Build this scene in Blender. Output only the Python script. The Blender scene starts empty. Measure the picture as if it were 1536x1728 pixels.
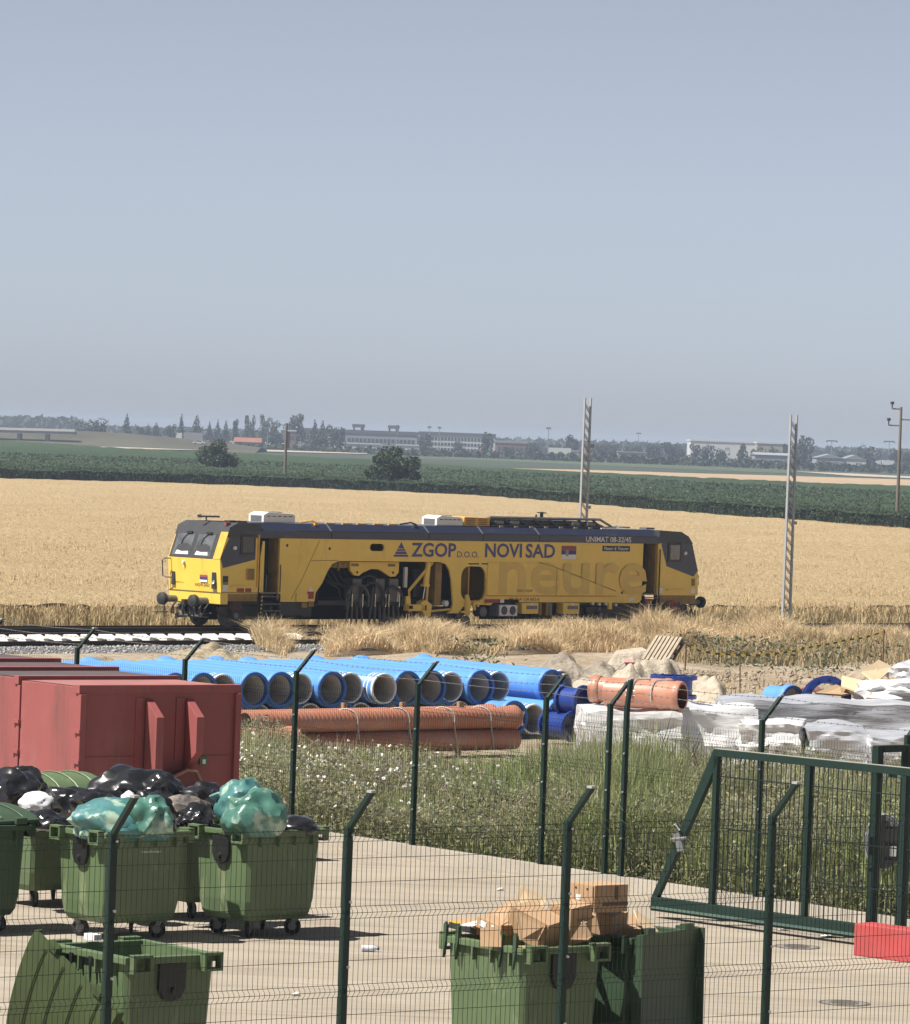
import bpy, bmesh, math, random
import numpy as np
from mathutils import Vector, Matrix, noise
random.seed(7); RNG = np.random.default_rng(11)
S = bpy.context.scene
COL = S.collection
# ------------------------------------------------------------------ camera
CAM_H = 5.75; FPX = 8000.0; ROLL = 0.037; PITCH = math.atan(126/8000)
FW = Vector((0, math.cos(PITCH), -math.sin(PITCH)))
_u0 = Vector((0, math.sin(PITCH), math.cos(PITCH))); _r0 = Vector((1, 0, 0))
RT = _r0*math.cos(ROLL) + _u0*math.sin(ROLL)
UP = _u0*math.cos(ROLL) - _r0*math.sin(ROLL)
CO = Vector((0, 0, CAM_H))
cam = bpy.data.objects.new('camera', bpy.data.cameras.new('camera')); COL.objects.link(cam)
cam.matrix_world = Matrix(((RT.x, UP.x, -FW.x, 0), (RT.y, UP.y, -FW.y, 0), (RT.z, UP.z, -FW.z, CAM_H), (0, 0, 0, 1)))
cam.data.sensor_fit = 'VERTICAL'; cam.data.sensor_height = 36.0; cam.data.lens = 36.0*FPX/1728
cam.data.clip_start = 1.0; cam.data.clip_end = 30000
S.camera = cam
# ------------------------------------------------------------------ daylight
SUN = Vector((-0.50, -0.20, 0.84)).normalized()
SUN_EL = math.asin(SUN.z); SUN_AZ = math.atan2(SUN.x, SUN.y)
w = bpy.data.worlds.new('World'); S.world = w; w.use_nodes = True
nt = w.node_tree; nt.nodes.clear()
sky = nt.nodes.new('ShaderNodeTexSky'); sky.sky_type = 'NISHITA'; sky.sun_disc = False
sky.sun_elevation = SUN_EL; sky.sun_rotation = SUN_AZ
sky.altitude = 0; sky.air_density = 0.4; sky.dust_density = 0.6; sky.ozone_density = 3.0
hs = nt.nodes.new('ShaderNodeHueSaturation'); hs.inputs['Saturation'].default_value = 0.46
tint = nt.nodes.new('ShaderNodeMix'); tint.data_type = 'RGBA'; tint.blend_type = 'MULTIPLY'; tint.inputs[0].default_value = 1.0
tint.inputs[7].default_value = (0.985, 0.98, 0.99, 1)
bg = nt.nodes.new('ShaderNodeBackground'); bg.inputs['Strength'].default_value = 0.067
out = nt.nodes.new('ShaderNodeOutputWorld')
nt.links.new(sky.outputs[0], hs.inputs['Color']); nt.links.new(hs.outputs[0], tint.inputs[6])
nt.links.new(tint.outputs[2], bg.inputs['Color']); nt.links.new(bg.outputs[0], out.inputs['Surface'])
sl = bpy.data.lights.new('sun', 'SUN'); sl.energy = 5.0; sl.angle = math.radians(0.53); sl.color = (1.0, 0.95, 0.87)
so = bpy.data.objects.new('sun', sl); COL.objects.link(so); so.rotation_mode = 'QUATERNION'
so.rotation_quaternion = SUN.to_track_quat('Z', 'Y'); so.location = (-40, 40, 60)
S.view_settings.view_transform = 'Standard'; S.view_settings.look = 'None'
S.view_settings.exposure = 0.87; S.view_settings.gamma = 1.0; S.view_settings.use_curve_mapping = False
# ------------------------------------------------------------------ picking points of the real ground from the survey of the picture
def ray(px, py): return FW*FPX + RT*(px-768) - UP*(py-864)
def onz(px, py, z):
    d = ray(px, py); return CO + d*((z-CAM_H)/d.z)
def onD(px, py, D):
    d = ray(px, py); return CO + d*(D/d.y)
def onplane(px, py, p, n):
    d = ray(px, py); return CO + d*((p-CO).dot(n)/d.dot(n))
VD = Vector((0.79, 0.613, 0)).normalized()          # yard axis, away to the right
UD = Vector((0.613, -0.79, 0)).normalized()         # yard axis, towards the camera to the right
YAW_V = math.atan2(VD.y, VD.x); YAW_U = math.atan2(UD.y, UD.x)
_gx = [-1e6, 70, 82, 100, 125, 160, 176, 200, 300, 1e6]; _gz = [-0.1, -0.1, -0.2, -0.6, -1.1, -1.95, -2.15, -2.3, -2.5, -2.5]
def gz(x, y):
    q = y - 1.017*max(-20, min(20, x))
    return float(np.interp(q, _gx, _gz))
# ------------------------------------------------------------------ materials
MATS = {}
def M(name, rgb, rough=0.6, metal=0.0, var=0.2, scale=3.0, rgb2=None, bump=0.0, bscale=None, spec=0.5, detail=4, alpha=1.0, island=0.0, transl=0.0, stretch=None, coat=0.0, bdist=0.02, ridged=False):
    if name in MATS: return MATS[name]
    m = bpy.data.materials.new(name); m.use_nodes = True; t = m.node_tree; N = t.nodes; L = t.links
    b = N['Principled BSDF']; b.inputs['Roughness'].default_value = rough; b.inputs['Metallic'].default_value = metal
    b.inputs['Specular IOR Level'].default_value = spec
    if coat: b.inputs['Coat Weight'].default_value = coat; b.inputs['Coat Roughness'].default_value = 0.1
    lum = max(rgb); kk = .76 if lum < .56 else 1.0; rgb = tuple(c*kk for c in rgb); rgb2 = tuple(c*kk for c in rgb2) if rgb2 else None
    c1 = (*rgb, 1); c2 = (*rgb2, 1) if rgb2 else (*[c*(1-var) for c in rgb], 1)
    tc = N.new('ShaderNodeTexCoord'); src = tc.outputs['Object']
    if stretch:
        mp = N.new('ShaderNodeMapping'); mp.inputs['Scale'].default_value = stretch; L.new(src, mp.inputs[0]); src = mp.outputs[0]
    nz = N.new('ShaderNodeTexNoise'); nz.inputs['Scale'].default_value = scale; nz.inputs['Detail'].default_value = detail; nz.inputs['Roughness'].default_value = 0.65
    L.new(src, nz.inputs['Vector'])
    rp = N.new('ShaderNodeValToRGB'); rp.color_ramp.elements[0].position = 0.32; rp.color_ramp.elements[1].position = 0.68
    rp.color_ramp.elements[0].color = c2; rp.color_ramp.elements[1].color = c1
    L.new(nz.outputs['Fac'], rp.inputs[0]); col = rp.outputs[0]
    if island:
        g = N.new('ShaderNodeNewGeometry'); h = N.new('ShaderNodeHueSaturation'); mr = N.new('ShaderNodeMapRange')
        mr.inputs['To Min'].default_value = 1-island; mr.inputs['To Max'].default_value = 1+island
        L.new(g.outputs['Random Per Island'], mr.inputs['Value']); L.new(mr.outputs[0], h.inputs['Value']); L.new(col, h.inputs['Color']); col = h.outputs[0]
    L.new(col, b.inputs['Base Color'])
    if bump:
        n2 = N.new('ShaderNodeTexNoise'); n2.inputs['Scale'].default_value = bscale or scale*4; n2.inputs['Detail'].default_value = 5
        if ridged: n2.noise_type = 'RIDGED_MULTIFRACTAL'; n2.inputs['Detail'].default_value = 3
        L.new(src, n2.inputs['Vector']); bp = N.new('ShaderNodeBump'); bp.inputs['Strength'].default_value = bump; bp.inputs['Distance'].default_value = bdist
        L.new(n2.outputs['Fac'], bp.inputs['Height']); L.new(bp.outputs[0], b.inputs['Normal'])
    if transl:
        tr = N.new('ShaderNodeBsdfTranslucent'); mx = N.new('ShaderNodeMixShader'); mx.inputs[0].default_value = transl
        L.new(col, tr.inputs['Color']); L.new(b.outputs[0], mx.inputs[1]); L.new(tr.outputs[0], mx.inputs[2])
        L.new(mx.outputs[0], N['Material Output'].inputs['Surface'])
    MATS[name] = m; return m
def wear(m, rgb, stretch, scale, lo, hi, amt, rot=0.0):
    """stains, scuffs or streaks of their own colour over a material"""
    t = m.node_tree; N = t.nodes; L = t.links; b = N['Principled BSDF']; col = b.inputs['Base Color'].links[0].from_socket
    tc = N.new('ShaderNodeTexCoord'); mp = N.new('ShaderNodeMapping'); mp.inputs['Scale'].default_value = stretch; mp.inputs['Rotation'].default_value = (0, 0, rot); L.new(tc.outputs['Object'], mp.inputs[0])
    n = N.new('ShaderNodeTexNoise'); n.inputs['Scale'].default_value = scale; n.inputs['Detail'].default_value = 6; n.inputs['Roughness'].default_value = .7; L.new(mp.outputs[0], n.inputs['Vector'])
    r = N.new('ShaderNodeMapRange'); r.inputs['From Min'].default_value = lo; r.inputs['From Max'].default_value = hi; r.inputs['To Max'].default_value = amt; L.new(n.outputs['Fac'], r.inputs[0])
    mx = N.new('ShaderNodeMix'); mx.data_type = 'RGBA'; L.new(r.outputs[0], mx.inputs[0]); L.new(col, mx.inputs[6]); mx.inputs[7].default_value = (*rgb, 1); L.new(mx.outputs[2], b.inputs['Base Color'])
    return m
def MZ(name, cols, scale, scale2, rough=0.9, bump=0.5, bscale=20, bdist=0.05, stretch=None):
    """ground material: three tones mixed by a broad and a fine noise"""
    cols = [tuple(v*.76 for v in c) for c in cols]
    m = bpy.data.materials.new(name); m.use_nodes = True; t = m.node_tree; N = t.nodes; L = t.links
    b = N['Principled BSDF']; b.inputs['Roughness'].default_value = rough; b.inputs['Specular IOR Level'].default_value = 0.2
    tc = N.new('ShaderNodeTexCoord'); src = tc.outputs['Object']
    if stretch:
        mp = N.new('ShaderNodeMapping'); mp.inputs['Scale'].default_value = stretch; L.new(src, mp.inputs[0]); src = mp.outputs[0]
    def nz(s, d):
        n = N.new('ShaderNodeTexNoise'); n.inputs['Scale'].default_value = s; n.inputs['Detail'].default_value = d; n.inputs['Roughness'].default_value = 0.7
        L.new(src, n.inputs['Vector']); return n.outputs['Fac']
    a = nz(scale, 5); f = nz(scale2, 4)
    r1 = N.new('ShaderNodeValToRGB'); r1.color_ramp.elements[0].position = .38; r1.color_ramp.elements[1].position = .62
    r1.color_ramp.elements[0].color = (*cols[0], 1); r1.color_ramp.elements[1].color = (*cols[1], 1); L.new(a, r1.inputs[0])
    r2 = N.new('ShaderNodeMapRange'); r2.inputs['From Min'].default_value = .45; r2.inputs['From Max'].default_value = .7; L.new(f, r2.inputs[0])
    mx = N.new('ShaderNodeMix'); mx.data_type = 'RGBA'; L.new(r2.outputs[0], mx.inputs[0]); L.new(r1.outputs[0], mx.inputs[6]); mx.inputs[7].default_value = (*cols[2], 1)
    L.new(mx.outputs[2], b.inputs['Base Color'])
    if bump:
        bp = N.new('ShaderNodeBump'); bp.inputs['Strength'].default_value = bump; bp.inputs['Distance'].default_value = bdist
        L.new(nz(bscale, 6), bp.inputs['Height']); L.new(bp.outputs[0], b.inputs['Normal'])
    MATS[name] = m; return m
# ------------------------------------------------------------------ building helpers
def tag(o, label=None, cat=None, group=None, kind=None):
    if label: o['label'] = label
    if cat: o['category'] = cat
    if group: o['group'] = group
    if kind: o['kind'] = kind
    return o
def link(name, me, mat=None, parent=None):
    o = bpy.data.objects.new(name, me); COL.objects.link(o)
    if mat:
        me.materials.clear(); me.materials.append(mat)
    if parent: o.parent = parent
    return o
def empty(name, loc, rz=0.0, label=None, cat=None, group=None):
    o = bpy.data.objects.new(name, None); COL.objects.link(o); o.empty_display_size = 0.3
    o.location = loc; o.rotation_euler = (0, 0, rz); return tag(o, label, cat, group)
def copy_tree(o, parent=None):
    c = o.copy(); COL.objects.link(c)
    if parent: c.parent = parent
    for ch in o.children: copy_tree(ch, c)
    return c
class MB:
    def __init__(s): s.v = []; s.f = []
    def add(s, vs, fs):
        k = len(s.v); s.v += [tuple(p) for p in vs]; s.f += [tuple(i+k for i in f) for f in fs]; return s
    def box(s, c, d, rz=0, rx=0, ry=0):
        R = Matrix.Rotation(rz, 3, 'Z') @ Matrix.Rotation(ry, 3, 'Y') @ Matrix.Rotation(rx, 3, 'X'); c = Vector(c)
        vs = [c + R @ Vector((x*d[0]/2, y*d[1]/2, z*d[2]/2)) for z in (-1, 1) for y in (-1, 1) for x in (-1, 1)]
        return s.add(vs, [(0, 2, 3, 1), (4, 5, 7, 6), (0, 1, 5, 4), (2, 6, 7, 3), (0, 4, 6, 2), (1, 3, 7, 5)])
    def hexa(s, lo, hi):      # lo, hi: four points each, counter-clockwise from above
        return s.add(list(lo)+list(hi), [(3, 2, 1, 0), (4, 5, 6, 7), (0, 1, 5, 4), (1, 2, 6, 5), (2, 3, 7, 6), (3, 0, 4, 7)])
    def tube(s, pts, r, n=6, cap=True, rs=None):
        pts = [Vector(p) for p in pts]; k = len(s.v); m = len(pts)
        for i, p in enumerate(pts):
            t = (pts[min(i+1, m-1)] - pts[max(i-1, 0)]); t.normalize()
            a = t.cross(Vector((0, 0, 1)) if abs(t.z) < 0.95 else Vector((1, 0, 0))); a.normalize(); b = t.cross(a)
            rr = rs[i] if rs else r
            for j in range(n):
                q = 2*math.pi*j/n; s.v.append(tuple(p + (a*math.cos(q) + b*math.sin(q))*rr))
        for i in range(m-1):
            for j in range(n):
                s.f.append((k+i*n+j, k+i*n+(j+1) % n, k+(i+1)*n+(j+1) % n, k+(i+1)*n+j))
        if cap:
            s.f.append(tuple(k+j for j in range(n))[::-1]); s.f.append(tuple(k+(m-1)*n+j for j in range(n)))
        return s
    def lathe(s, prof, p0, ax, n=24, close=False):     # prof: (distance along axis, radius)
        p0 = Vector(p0); t = Vector(ax).normalized(); a = t.cross(Vector((0, 0, 1)) if abs(t.z) < 0.95 else Vector((1, 0, 0))); a.normalize(); b = t.cross(a); k = len(s.v); m = len(prof)
        for d, r in prof:
            for j in range(n):
                q = 2*math.pi*j/n; s.v.append(tuple(p0 + t*d + (a*math.cos(q)+b*math.sin(q))*r))
        for i in range(m if close else m-1):
            i2 = (i+1) % m
            for j in range(n):
                s.f.append((k+i*n+j, k+i*n+(j+1) % n, k+i2*n+(j+1) % n, k+i2*n+j))
        return s
    def prism(s, poly, off):    # poly: 3D points (planar), off: vector
        off = Vector(off); n = len(poly); vs = [Vector(p) for p in poly]; vs += [p+off for p in vs]
        return s.add(vs, [tuple(range(n)), tuple(range(n, 2*n))[::-1]] + [(i, i+n, (i+1) % n + n, (i+1) % n) for i in range(n)])
    def quad(s, *p): return s.add(p, [tuple(range(len(p)))])
    def mesh(s, name):
        me = bpy.data.meshes.new(name); me.from_pydata(s.v, [], s.f); me.validate(); me.update()
        bm = bmesh.new(); bm.from_mesh(me); bmesh.ops.recalc_face_normals(bm, faces=bm.faces); bm.to_mesh(me); bm.free(); return me
    def build(s, name, mat, parent=None, smooth=False, bevel=0.0, flip=False):
        me = s.mesh(name)
        if bevel:
            bm = bmesh.new(); bm.from_mesh(me)
            bmesh.ops.bevel(bm, geom=[e for e in bm.edges if len(e.link_faces) == 2 and e.calc_face_angle(0) > 0.5], offset=bevel, segments=2, affect='EDGES', profile=0.6)
            bm.to_mesh(me); bm.free()
        if smooth:
            for p in me.polygons: p.use_smooth = True
            me.set_sharp_from_angle(angle=math.radians(40))
        return link(name, me, mat, parent)
def np_mesh(name, V, F, mat, parent=None):
    """V (n,3), F (m,k) index array -> object, quickly"""
    me = bpy.data.meshes.new(name); V = np.asarray(V, np.float32); F = np.asarray(F, np.int32); k = F.shape[1]
    me.vertices.add(len(V)); me.vertices.foreach_set('co', V.ravel())
    me.loops.add(F.size); me.loops.foreach_set('vertex_index', F.ravel())
    me.polygons.add(len(F)); me.polygons.foreach_set('loop_start', np.arange(0, F.size, k, dtype=np.int32))
    me.polygons.foreach_set('loop_total', np.full(len(F), k, np.int32)); me.update(calc_edges=True)
    return link(name, me, mat, parent)
def blades(P, h, wd, lean=0.35, bend=0.5):
    """grass blades: base points P, heights, widths -> V, F (two triangles and a tip)"""
    n = len(P); ang = RNG.uniform(0, 2*np.pi, n); la = RNG.uniform(0, 2*np.pi, n); ll = RNG.uniform(0, lean, n)
    d = np.stack([np.cos(ang), np.sin(ang), np.zeros(n)], 1)*(wd/2)[:, None]
    l = np.stack([np.cos(la), np.sin(la), np.zeros(n)], 1)*(ll*h)[:, None]; z = np.stack([np.zeros(n), np.zeros(n), h], 1)
    mid = P + l*0.35 + z*0.55; tip = P + l*(1+bend) + z*(1-0.25*ll/(lean+1e-6))[:, None]
    V = np.stack([P-d, P+d, mid-d*0.7, mid+d*0.7, tip], 1).reshape(-1, 3); i = np.arange(n)[:, None]*5
    F = np.concatenate([i+np.array([[0, 1, 3]]), i+np.array([[0, 3, 2]]), i+np.array([[2, 3, 4]])], 0)
    return V, F
def leaves(P, size, flat=0.5):
    """randomly turned leaf quads"""
    n = len(P); a = RNG.normal(size=(n, 3)); a /= np.linalg.norm(a, axis=1)[:, None]; b = RNG.normal(size=(n, 3)); b -= (a*b).sum(1)[:, None]*a; b /= np.linalg.norm(b, axis=1)[:, None]
    s = np.asarray(size)*RNG.uniform(.6, 1.3, n); a = a*(s/2)[:, None]; b = b*(s*flat/2)[:, None]
    V = np.stack([P-a, P+b, P+a, P-b], 1).reshape(-1, 3); F = np.arange(4*n).reshape(n, 4); return V, F
def merge(*vf):
    V = []; F = []; k = 0
    for v, f in vf: V.append(v); F.append(f+k); k += len(v)
    return np.concatenate(V), np.concatenate(F)
def plate(name, outer, holes, th, mat, parent, org, ex, ey):
    """flat plate with holes: outlines in (a,b) on axes ex, ey from org; thickness th centred"""
    cu = bpy.data.curves.new(name, 'CURVE'); cu.dimensions = '2D'; cu.fill_mode = 'BOTH'; cu.extrude = th/2
    for pl in [outer]+holes:
        sp = cu.splines.new('POLY'); sp.points.add(len(pl)-1); sp.use_cyclic_u = True
        for i, (a, b) in enumerate(pl): sp.points[i].co = (a, b, 0, 1)
    t = bpy.data.objects.new('t', cu); COL.objects.link(t); me = bpy.data.meshes.new_from_object(t)
    bpy.data.objects.remove(t); bpy.data.curves.remove(cu); ex = Vector(ex); ey = Vector(ey); ez = ex.cross(ey)
    me.transform(Matrix(((ex.x, ey.x, ez.x, org[0]), (ex.y, ey.y, ez.y, org[1]), (ex.z, ey.z, ez.z, org[2]), (0, 0, 0, 1)))); me.name = name
    return link(name, me, mat, parent)
def text(name, s, height, width, mat, parent, org, ex, ey, bold=0.0, shear=0.0, th=0.004):
    cu = bpy.data.curves.new(name, 'FONT'); cu.body = s; cu.offset = bold; cu.shear = shear; cu.extrude = 0.0; cu.resolution_u = 3
    t = bpy.data.objects.new('t', cu); COL.objects.link(t); me = bpy.data.meshes.new_from_object(t)
    bpy.data.objects.remove(t); bpy.data.curves.remove(cu)
    co = [v.co for v in me.vertices]; x0 = min(c.x for c in co); x1 = max(c.x for c in co); y0 = min(c.y for c in co); y1 = max(c.y for c in co)
    ex = Vector(ex); ey = Vector(ey); o = Vector(org)
    for v in me.vertices:
        v.co = o + ex*((v.co.x-x0)/(x1-x0)*width) + ey*((v.co.y-y0)/(y1-y0)*height)
    me.name = name; return link(name, me, mat, parent)
def rrect(x0, y0, x1, y1, r, n=5):
    p = []
    for cx, cy, a0 in ((x1-r, y1-r, 0), (x0+r, y1-r, 90), (x0+r, y0+r, 180), (x1-r, y0+r, 270)):
        for i in range(n+1):
            a = math.radians(a0+90*i/n); p.append((cx+r*math.cos(a), cy+r*math.sin(a)))
    return p
def lump(name, c, dims, mat, parent=None, seed=0, crumple=0.12, sub=4, freq=2.2, flat=0.0, fine=0.05, rz=0.0):
    """a crumpled sack: displaced icosphere, flattened below"""
    bm = bmesh.new(); bmesh.ops.create_icosphere(bm, subdivisions=sub, radius=1.0); o3 = Vector((seed*3.1, seed*7.7, seed*1.3))
    for v in bm.verts:
        p = v.co.copy(); d = noise.noise(p*freq+o3)*crumple*1.6 + noise.ridged_multi_fractal(p*freq*1.7+o3, 1.0, 2.1, 3, 1.0, 2.0)*crumple*0.35 + noise.noise(p*freq*5+o3)*fine
        q = p*(1+d); q.z = max(q.z, -0.62+flat)
        v.co = Vector((q.x*dims[0]/2, q.y*dims[1]/2, q.z*dims[2]/1.62+dims[2]*0.38))
    me = bpy.data.meshes.new(name); bm.to_mesh(me); bm.free()
    for p in me.polygons: p.use_smooth = True
    me.set_sharp_from_angle(angle=math.radians(33))
    o = link(name, me, mat, parent); o.location = c; o.rotation_euler = (0, 0, rz); return o
# ================================================================== GROUND
def make_ground():
    xs = np.concatenate([-np.geomspace(1600, 32, 14), np.linspace(-28, 28, 57), np.geomspace(32, 1600, 14)])
    ys = np.concatenate([[-60, -20, 20], np.linspace(40, 215, 141), np.geomspace(220, 7200, 60)])
    X, Y = np.meshgrid(xs, ys); Z = np.zeros_like(X)
    for i in range(X.shape[0]):
        for j in range(X.shape[1]):
            x, y = X[i, j], Y[i, j]; z = gz(x, y); q = y-1.017*max(-20, min(20, x))
            if 96 < q < 172 and abs(x) < 40:
                f = min(1, (q-96)/8, (172-q)/6); z += f*(0.35*noise.noise(Vector((x*.35, y*.22, 1))) + 0.14*noise.noise(Vector((x*1.1, y*.8, 5))))
            if y > 300: z += 0.15*noise.noise(Vector((x*.01, y*.005, 3)))
            Z[i, j] = z
    n, m = X.shape; V = np.stack([X, Y, Z], -1).reshape(-1, 3); a = np.arange(n*m).reshape(n, m)
    F = np.stack([a[:-1, :-1], a[:-1, 1:], a[1:, 1:], a[1:, :-1]], -1).reshape(-1, 4)
    o = np_mesh('ground', V, F, MZ('dry_earth', [(0.43, 0.34, 0.24), (0.55, 0.47, 0.36), (0.31, 0.23, 0.15)], .28, 1.7, bump=0.9, bscale=3.5, bdist=0.25))
    tag(o, kind='structure')
make_ground()
def sheet(name, pts, mat, kind='structure', z=None):
    b = MB(); b.quad(*[tuple(p) for p in pts]); return tag(b.build(name, mat), kind=kind)
# yard slab of concrete
Y0 = Vector((-1.71, 66.1, 0))                                   # a point on the rear edge of the yard
def yd(a, d, z=0.0): p = Y0 + UD*a + VD*d; return Vector((p.x, p.y, z))
m_conc = MZ('yard_concrete', [(0.35, 0.30, 0.235), (0.42, 0.365, 0.29), (0.37, 0.325, 0.265)], .5, 1.3, rough=.85, bump=.25, bscale=30, bdist=.01)
def conc_marks(m):
    t = m.node_tree; N = t.nodes; L = t.links; b = N['Principled BSDF']; col = b.inputs['Base Color'].links[0].from_socket
    tc = N.new('ShaderNodeTexCoord'); mp = N.new('ShaderNodeMapping'); mp.inputs['Rotation'].default_value = (0, 0, 0.6); mp.inputs['Scale'].default_value = (.25, 2.2, 1); L.new(tc.outputs['Object'], mp.inputs[0])
    n = N.new('ShaderNodeTexNoise'); n.inputs['Scale'].default_value = 1.2; n.inputs['Detail'].default_value = 6; L.new(mp.outputs[0], n.inputs['Vector'])
    r = N.new('ShaderNodeMapRange'); r.inputs['From Min'].default_value = .52; r.inputs['From Max'].default_value = .72; r.inputs['To Max'].default_value = .45; L.new(n.outputs['Fac'], r.inputs[0])
    mx = N.new('ShaderNodeMix'); mx.data_type = 'RGBA'; mx.blend_type = 'MULTIPLY'; L.new(r.outputs[0], mx.inputs[0]); L.new(col, mx.inputs[6]); mx.inputs[7].default_value = (.55, .5, .46, 1)
    L.new(mx.outputs[2], b.inputs['Base Color'])
conc_marks(m_conc); wear(m_conc, (.16, .14, .12), (.35, 1, 1), .9, .55, .74, .6, .9); wear(m_conc, (.13, .115, .10), (.08, 3.2, 1), 1.6, .57, .68, .6, -.35); wear(m_conc, (.15, .13, .11), (1, 1, 1), 7, .66, .72, .6)
sheet('yard', [yd(-60, -70), yd(60, -70), yd(60, 0), yd(-60, 0)], m_conc)
k = MB(); k.hexa([yd(-60, 0, -.1), yd(60, 0, -.1), yd(60, .32, -.1), yd(-60, .32, -.1)], [yd(-60, 0.03, .17), yd(60, 0.03, .17), yd(60, .32, .15), yd(-60, .32, .15)])
tag(k.build('kerb', M('kerb_concrete', (.47, .42, .35), .9, var=.2, scale=1.2, bump=.3, bscale=25)), kind='structure')
# ------------------------------------------------------------------ wheat
def kx(px): return (px-768)/8000
WF = [(-.5, 330), (-.25, 560), (-.13, 640), (-.096, 627), (-.046, 650), (0.004, 634), (.05, 542), (.096, 485), (.13, 430), (.25, 330)]
def wheat_far(k): return float(np.interp(k, [p[0] for p in WF], [p[1] for p in WF]))
m_wheat = MZ('ripe_wheat', [(0.52, 0.39, 0.215), (0.58, 0.44, 0.25), (0.46, 0.34, 0.18)], .10, 1.1, rough=.95, bump=1.0, bscale=2.2, bdist=.6, stretch=(1, .5, 1))
def fan(name, near, far, zf, mat, nk, nd, k0=-.13, k1=.13, jit=0.0, pw=1.0, kind='structure'):
    V = []
    for i in range(nk+1):
        k = k0+(k1-k0)*i/nk; a = near(k); b = far(k)
        for j in range(nd+1):
            D = a+(b-a)*(j/nd)**pw; V.append((k*D, D, zf(k*D, D)+RNG.uniform(-jit, jit)))
    g = np.arange((nk+1)*(nd+1)).reshape(nk+1, nd+1)
    F = np.stack([g[:-1, :-1], g[1:, :-1], g[1:, 1:], g[:-1, 1:]], -1).reshape(-1, 4)
    return tag(np_mesh(name, V, F, mat), kind=kind)
wear(m_wheat, (.33, .235, .12), (.02, .16, 1), 1.0, .54, .76, .5); wear(m_wheat, (.30, .21, .10), (.7, .12, 1), .8, .60, .74, .4)
def wheat_near(k): return 209/(1-1.017*k)
fan('wheat_field', wheat_near, wheat_far, lambda x, y: gz(x, y)+.62+.12*noise.noise(Vector((x*.15, y*.06, 0))), m_wheat, 200, 220, k0=-.2, k1=.2, jit=.07, pw=1.4)
m_straw = M('wheat_stalk', (.60, .45, .25), .9, var=.25, scale=.4, island=.22, transl=.2)
def wheat_stalks():
    n = 80000; k = RNG.uniform(-.105, .105, n); f = RNG.random(n)**1.7
    a = 207/(1-1.017*k); D = a+f*330; D = np.minimum(D, np.array([wheat_far(q) for q in k])-1)
    P = np.stack([k*D, D, np.interp(D-1.017*np.clip(k*D, -20, 20), _gx, _gz)+.25], 1)
    o = np_mesh('wheat', *blades(P, RNG.uniform(.40, .62, n), RNG.uniform(.035, .08, n), .4), m_straw)
    tag(o, 'ripe golden wheat stalks standing in the field behind the railway', 'wheat', kind='stuff')
wheat_stalks()
# long dry verge between the track and the wheat
m_dry = M('dry_grass', (.56, .40, .21), .9, var=.4, scale=.25, island=.4, transl=.2)
def verge():
    n = 16000; k = RNG.uniform(-.11, .11, n); q = RNG.uniform(199, 210, n); D = q/(1-1.017*k)
    P = np.stack([k*D, D, np.full(n, -2.4)], 1)
    o = np_mesh('dry_verge_grass', *blades(P, RNG.uniform(.4, 1.0, n)*(.6+.6*np.abs(np.sin(D*.8+k*90))), RNG.uniform(.04, .09, n), .4), M('verge_straw', (.50, .38, .2), .9, var=.5, scale=.3, rgb2=(.36, .29, .15), island=.4, transl=.2))
    tag(o, 'brownish uncut grass along the far side of the railway track', 'grass', kind='stuff')
verge()
# ------------------------------------------------------------------ maize
CB = [(-.13, 1600), (-.096, 1560), (-.071, 1290), (-.046, 1280), (.004, 1050), (.054, 960), (.096, 940), (.13, 930)]
def corn_far(k): return float(np.interp(k, [p[0] for p in CB], [p[1] for p in CB]))
m_maize = MZ('maize', [(.030, .058, .022), (.045, .082, .030), (.06, .10, .035)], .02, .35, rough=.7, bump=1.0, bscale=.9, bdist=.8, stretch=(1, .25, 1))
fan('maize_field', lambda k: wheat_far(k)+2.0, corn_far, lambda x, y: -.62+.12*noise.noise(Vector((x*.03, y*.008, 2))), m_maize, 160, 90, jit=.16, pw=1.6)
def maize():
    n = 140000; k = RNG.uniform(-.112, .112, n); f = RNG.random(n)**2.4*300; front = RNG.random(n) < .5; f[front] = RNG.random(front.sum())*9
    D = np.array([wheat_far(q) for q in k])+1+f+RNG.uniform(-.6, .6, n); top = -.45+.35*np.sin(k*900)*np.sin(k*2300+1)
    z = np.where(f < 9, RNG.uniform(-2.3, -.25, n), RNG.uniform(-.75, -.38, n))+.06*top
    o = np_mesh('maize_plants', *leaves(np.stack([k*D, D, z], 1), .36+f/700, .22), M('maize_leaf', (.050, .085, .038), .6, var=.4, scale=.05, island=.4, transl=.25))
    tag(o, 'dark green rows of maize plants beyond the wheat', 'maize', kind='stuff')
    n = 9000; k = RNG.uniform(-.112, .112, n); D = np.array([wheat_far(q) for q in k])+RNG.uniform(1, 10, n)
    o = np_mesh('maize_stems', *blades(np.stack([k*D, D, np.full(n, -2.5)], 1), RNG.uniform(1.7, 2.3, n), np.full(n, .08), .15), MATS['maize_leaf'])
    tag(o, 'maize stems at the near edge of the green field', 'maize', kind='stuff')
maize()
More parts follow.
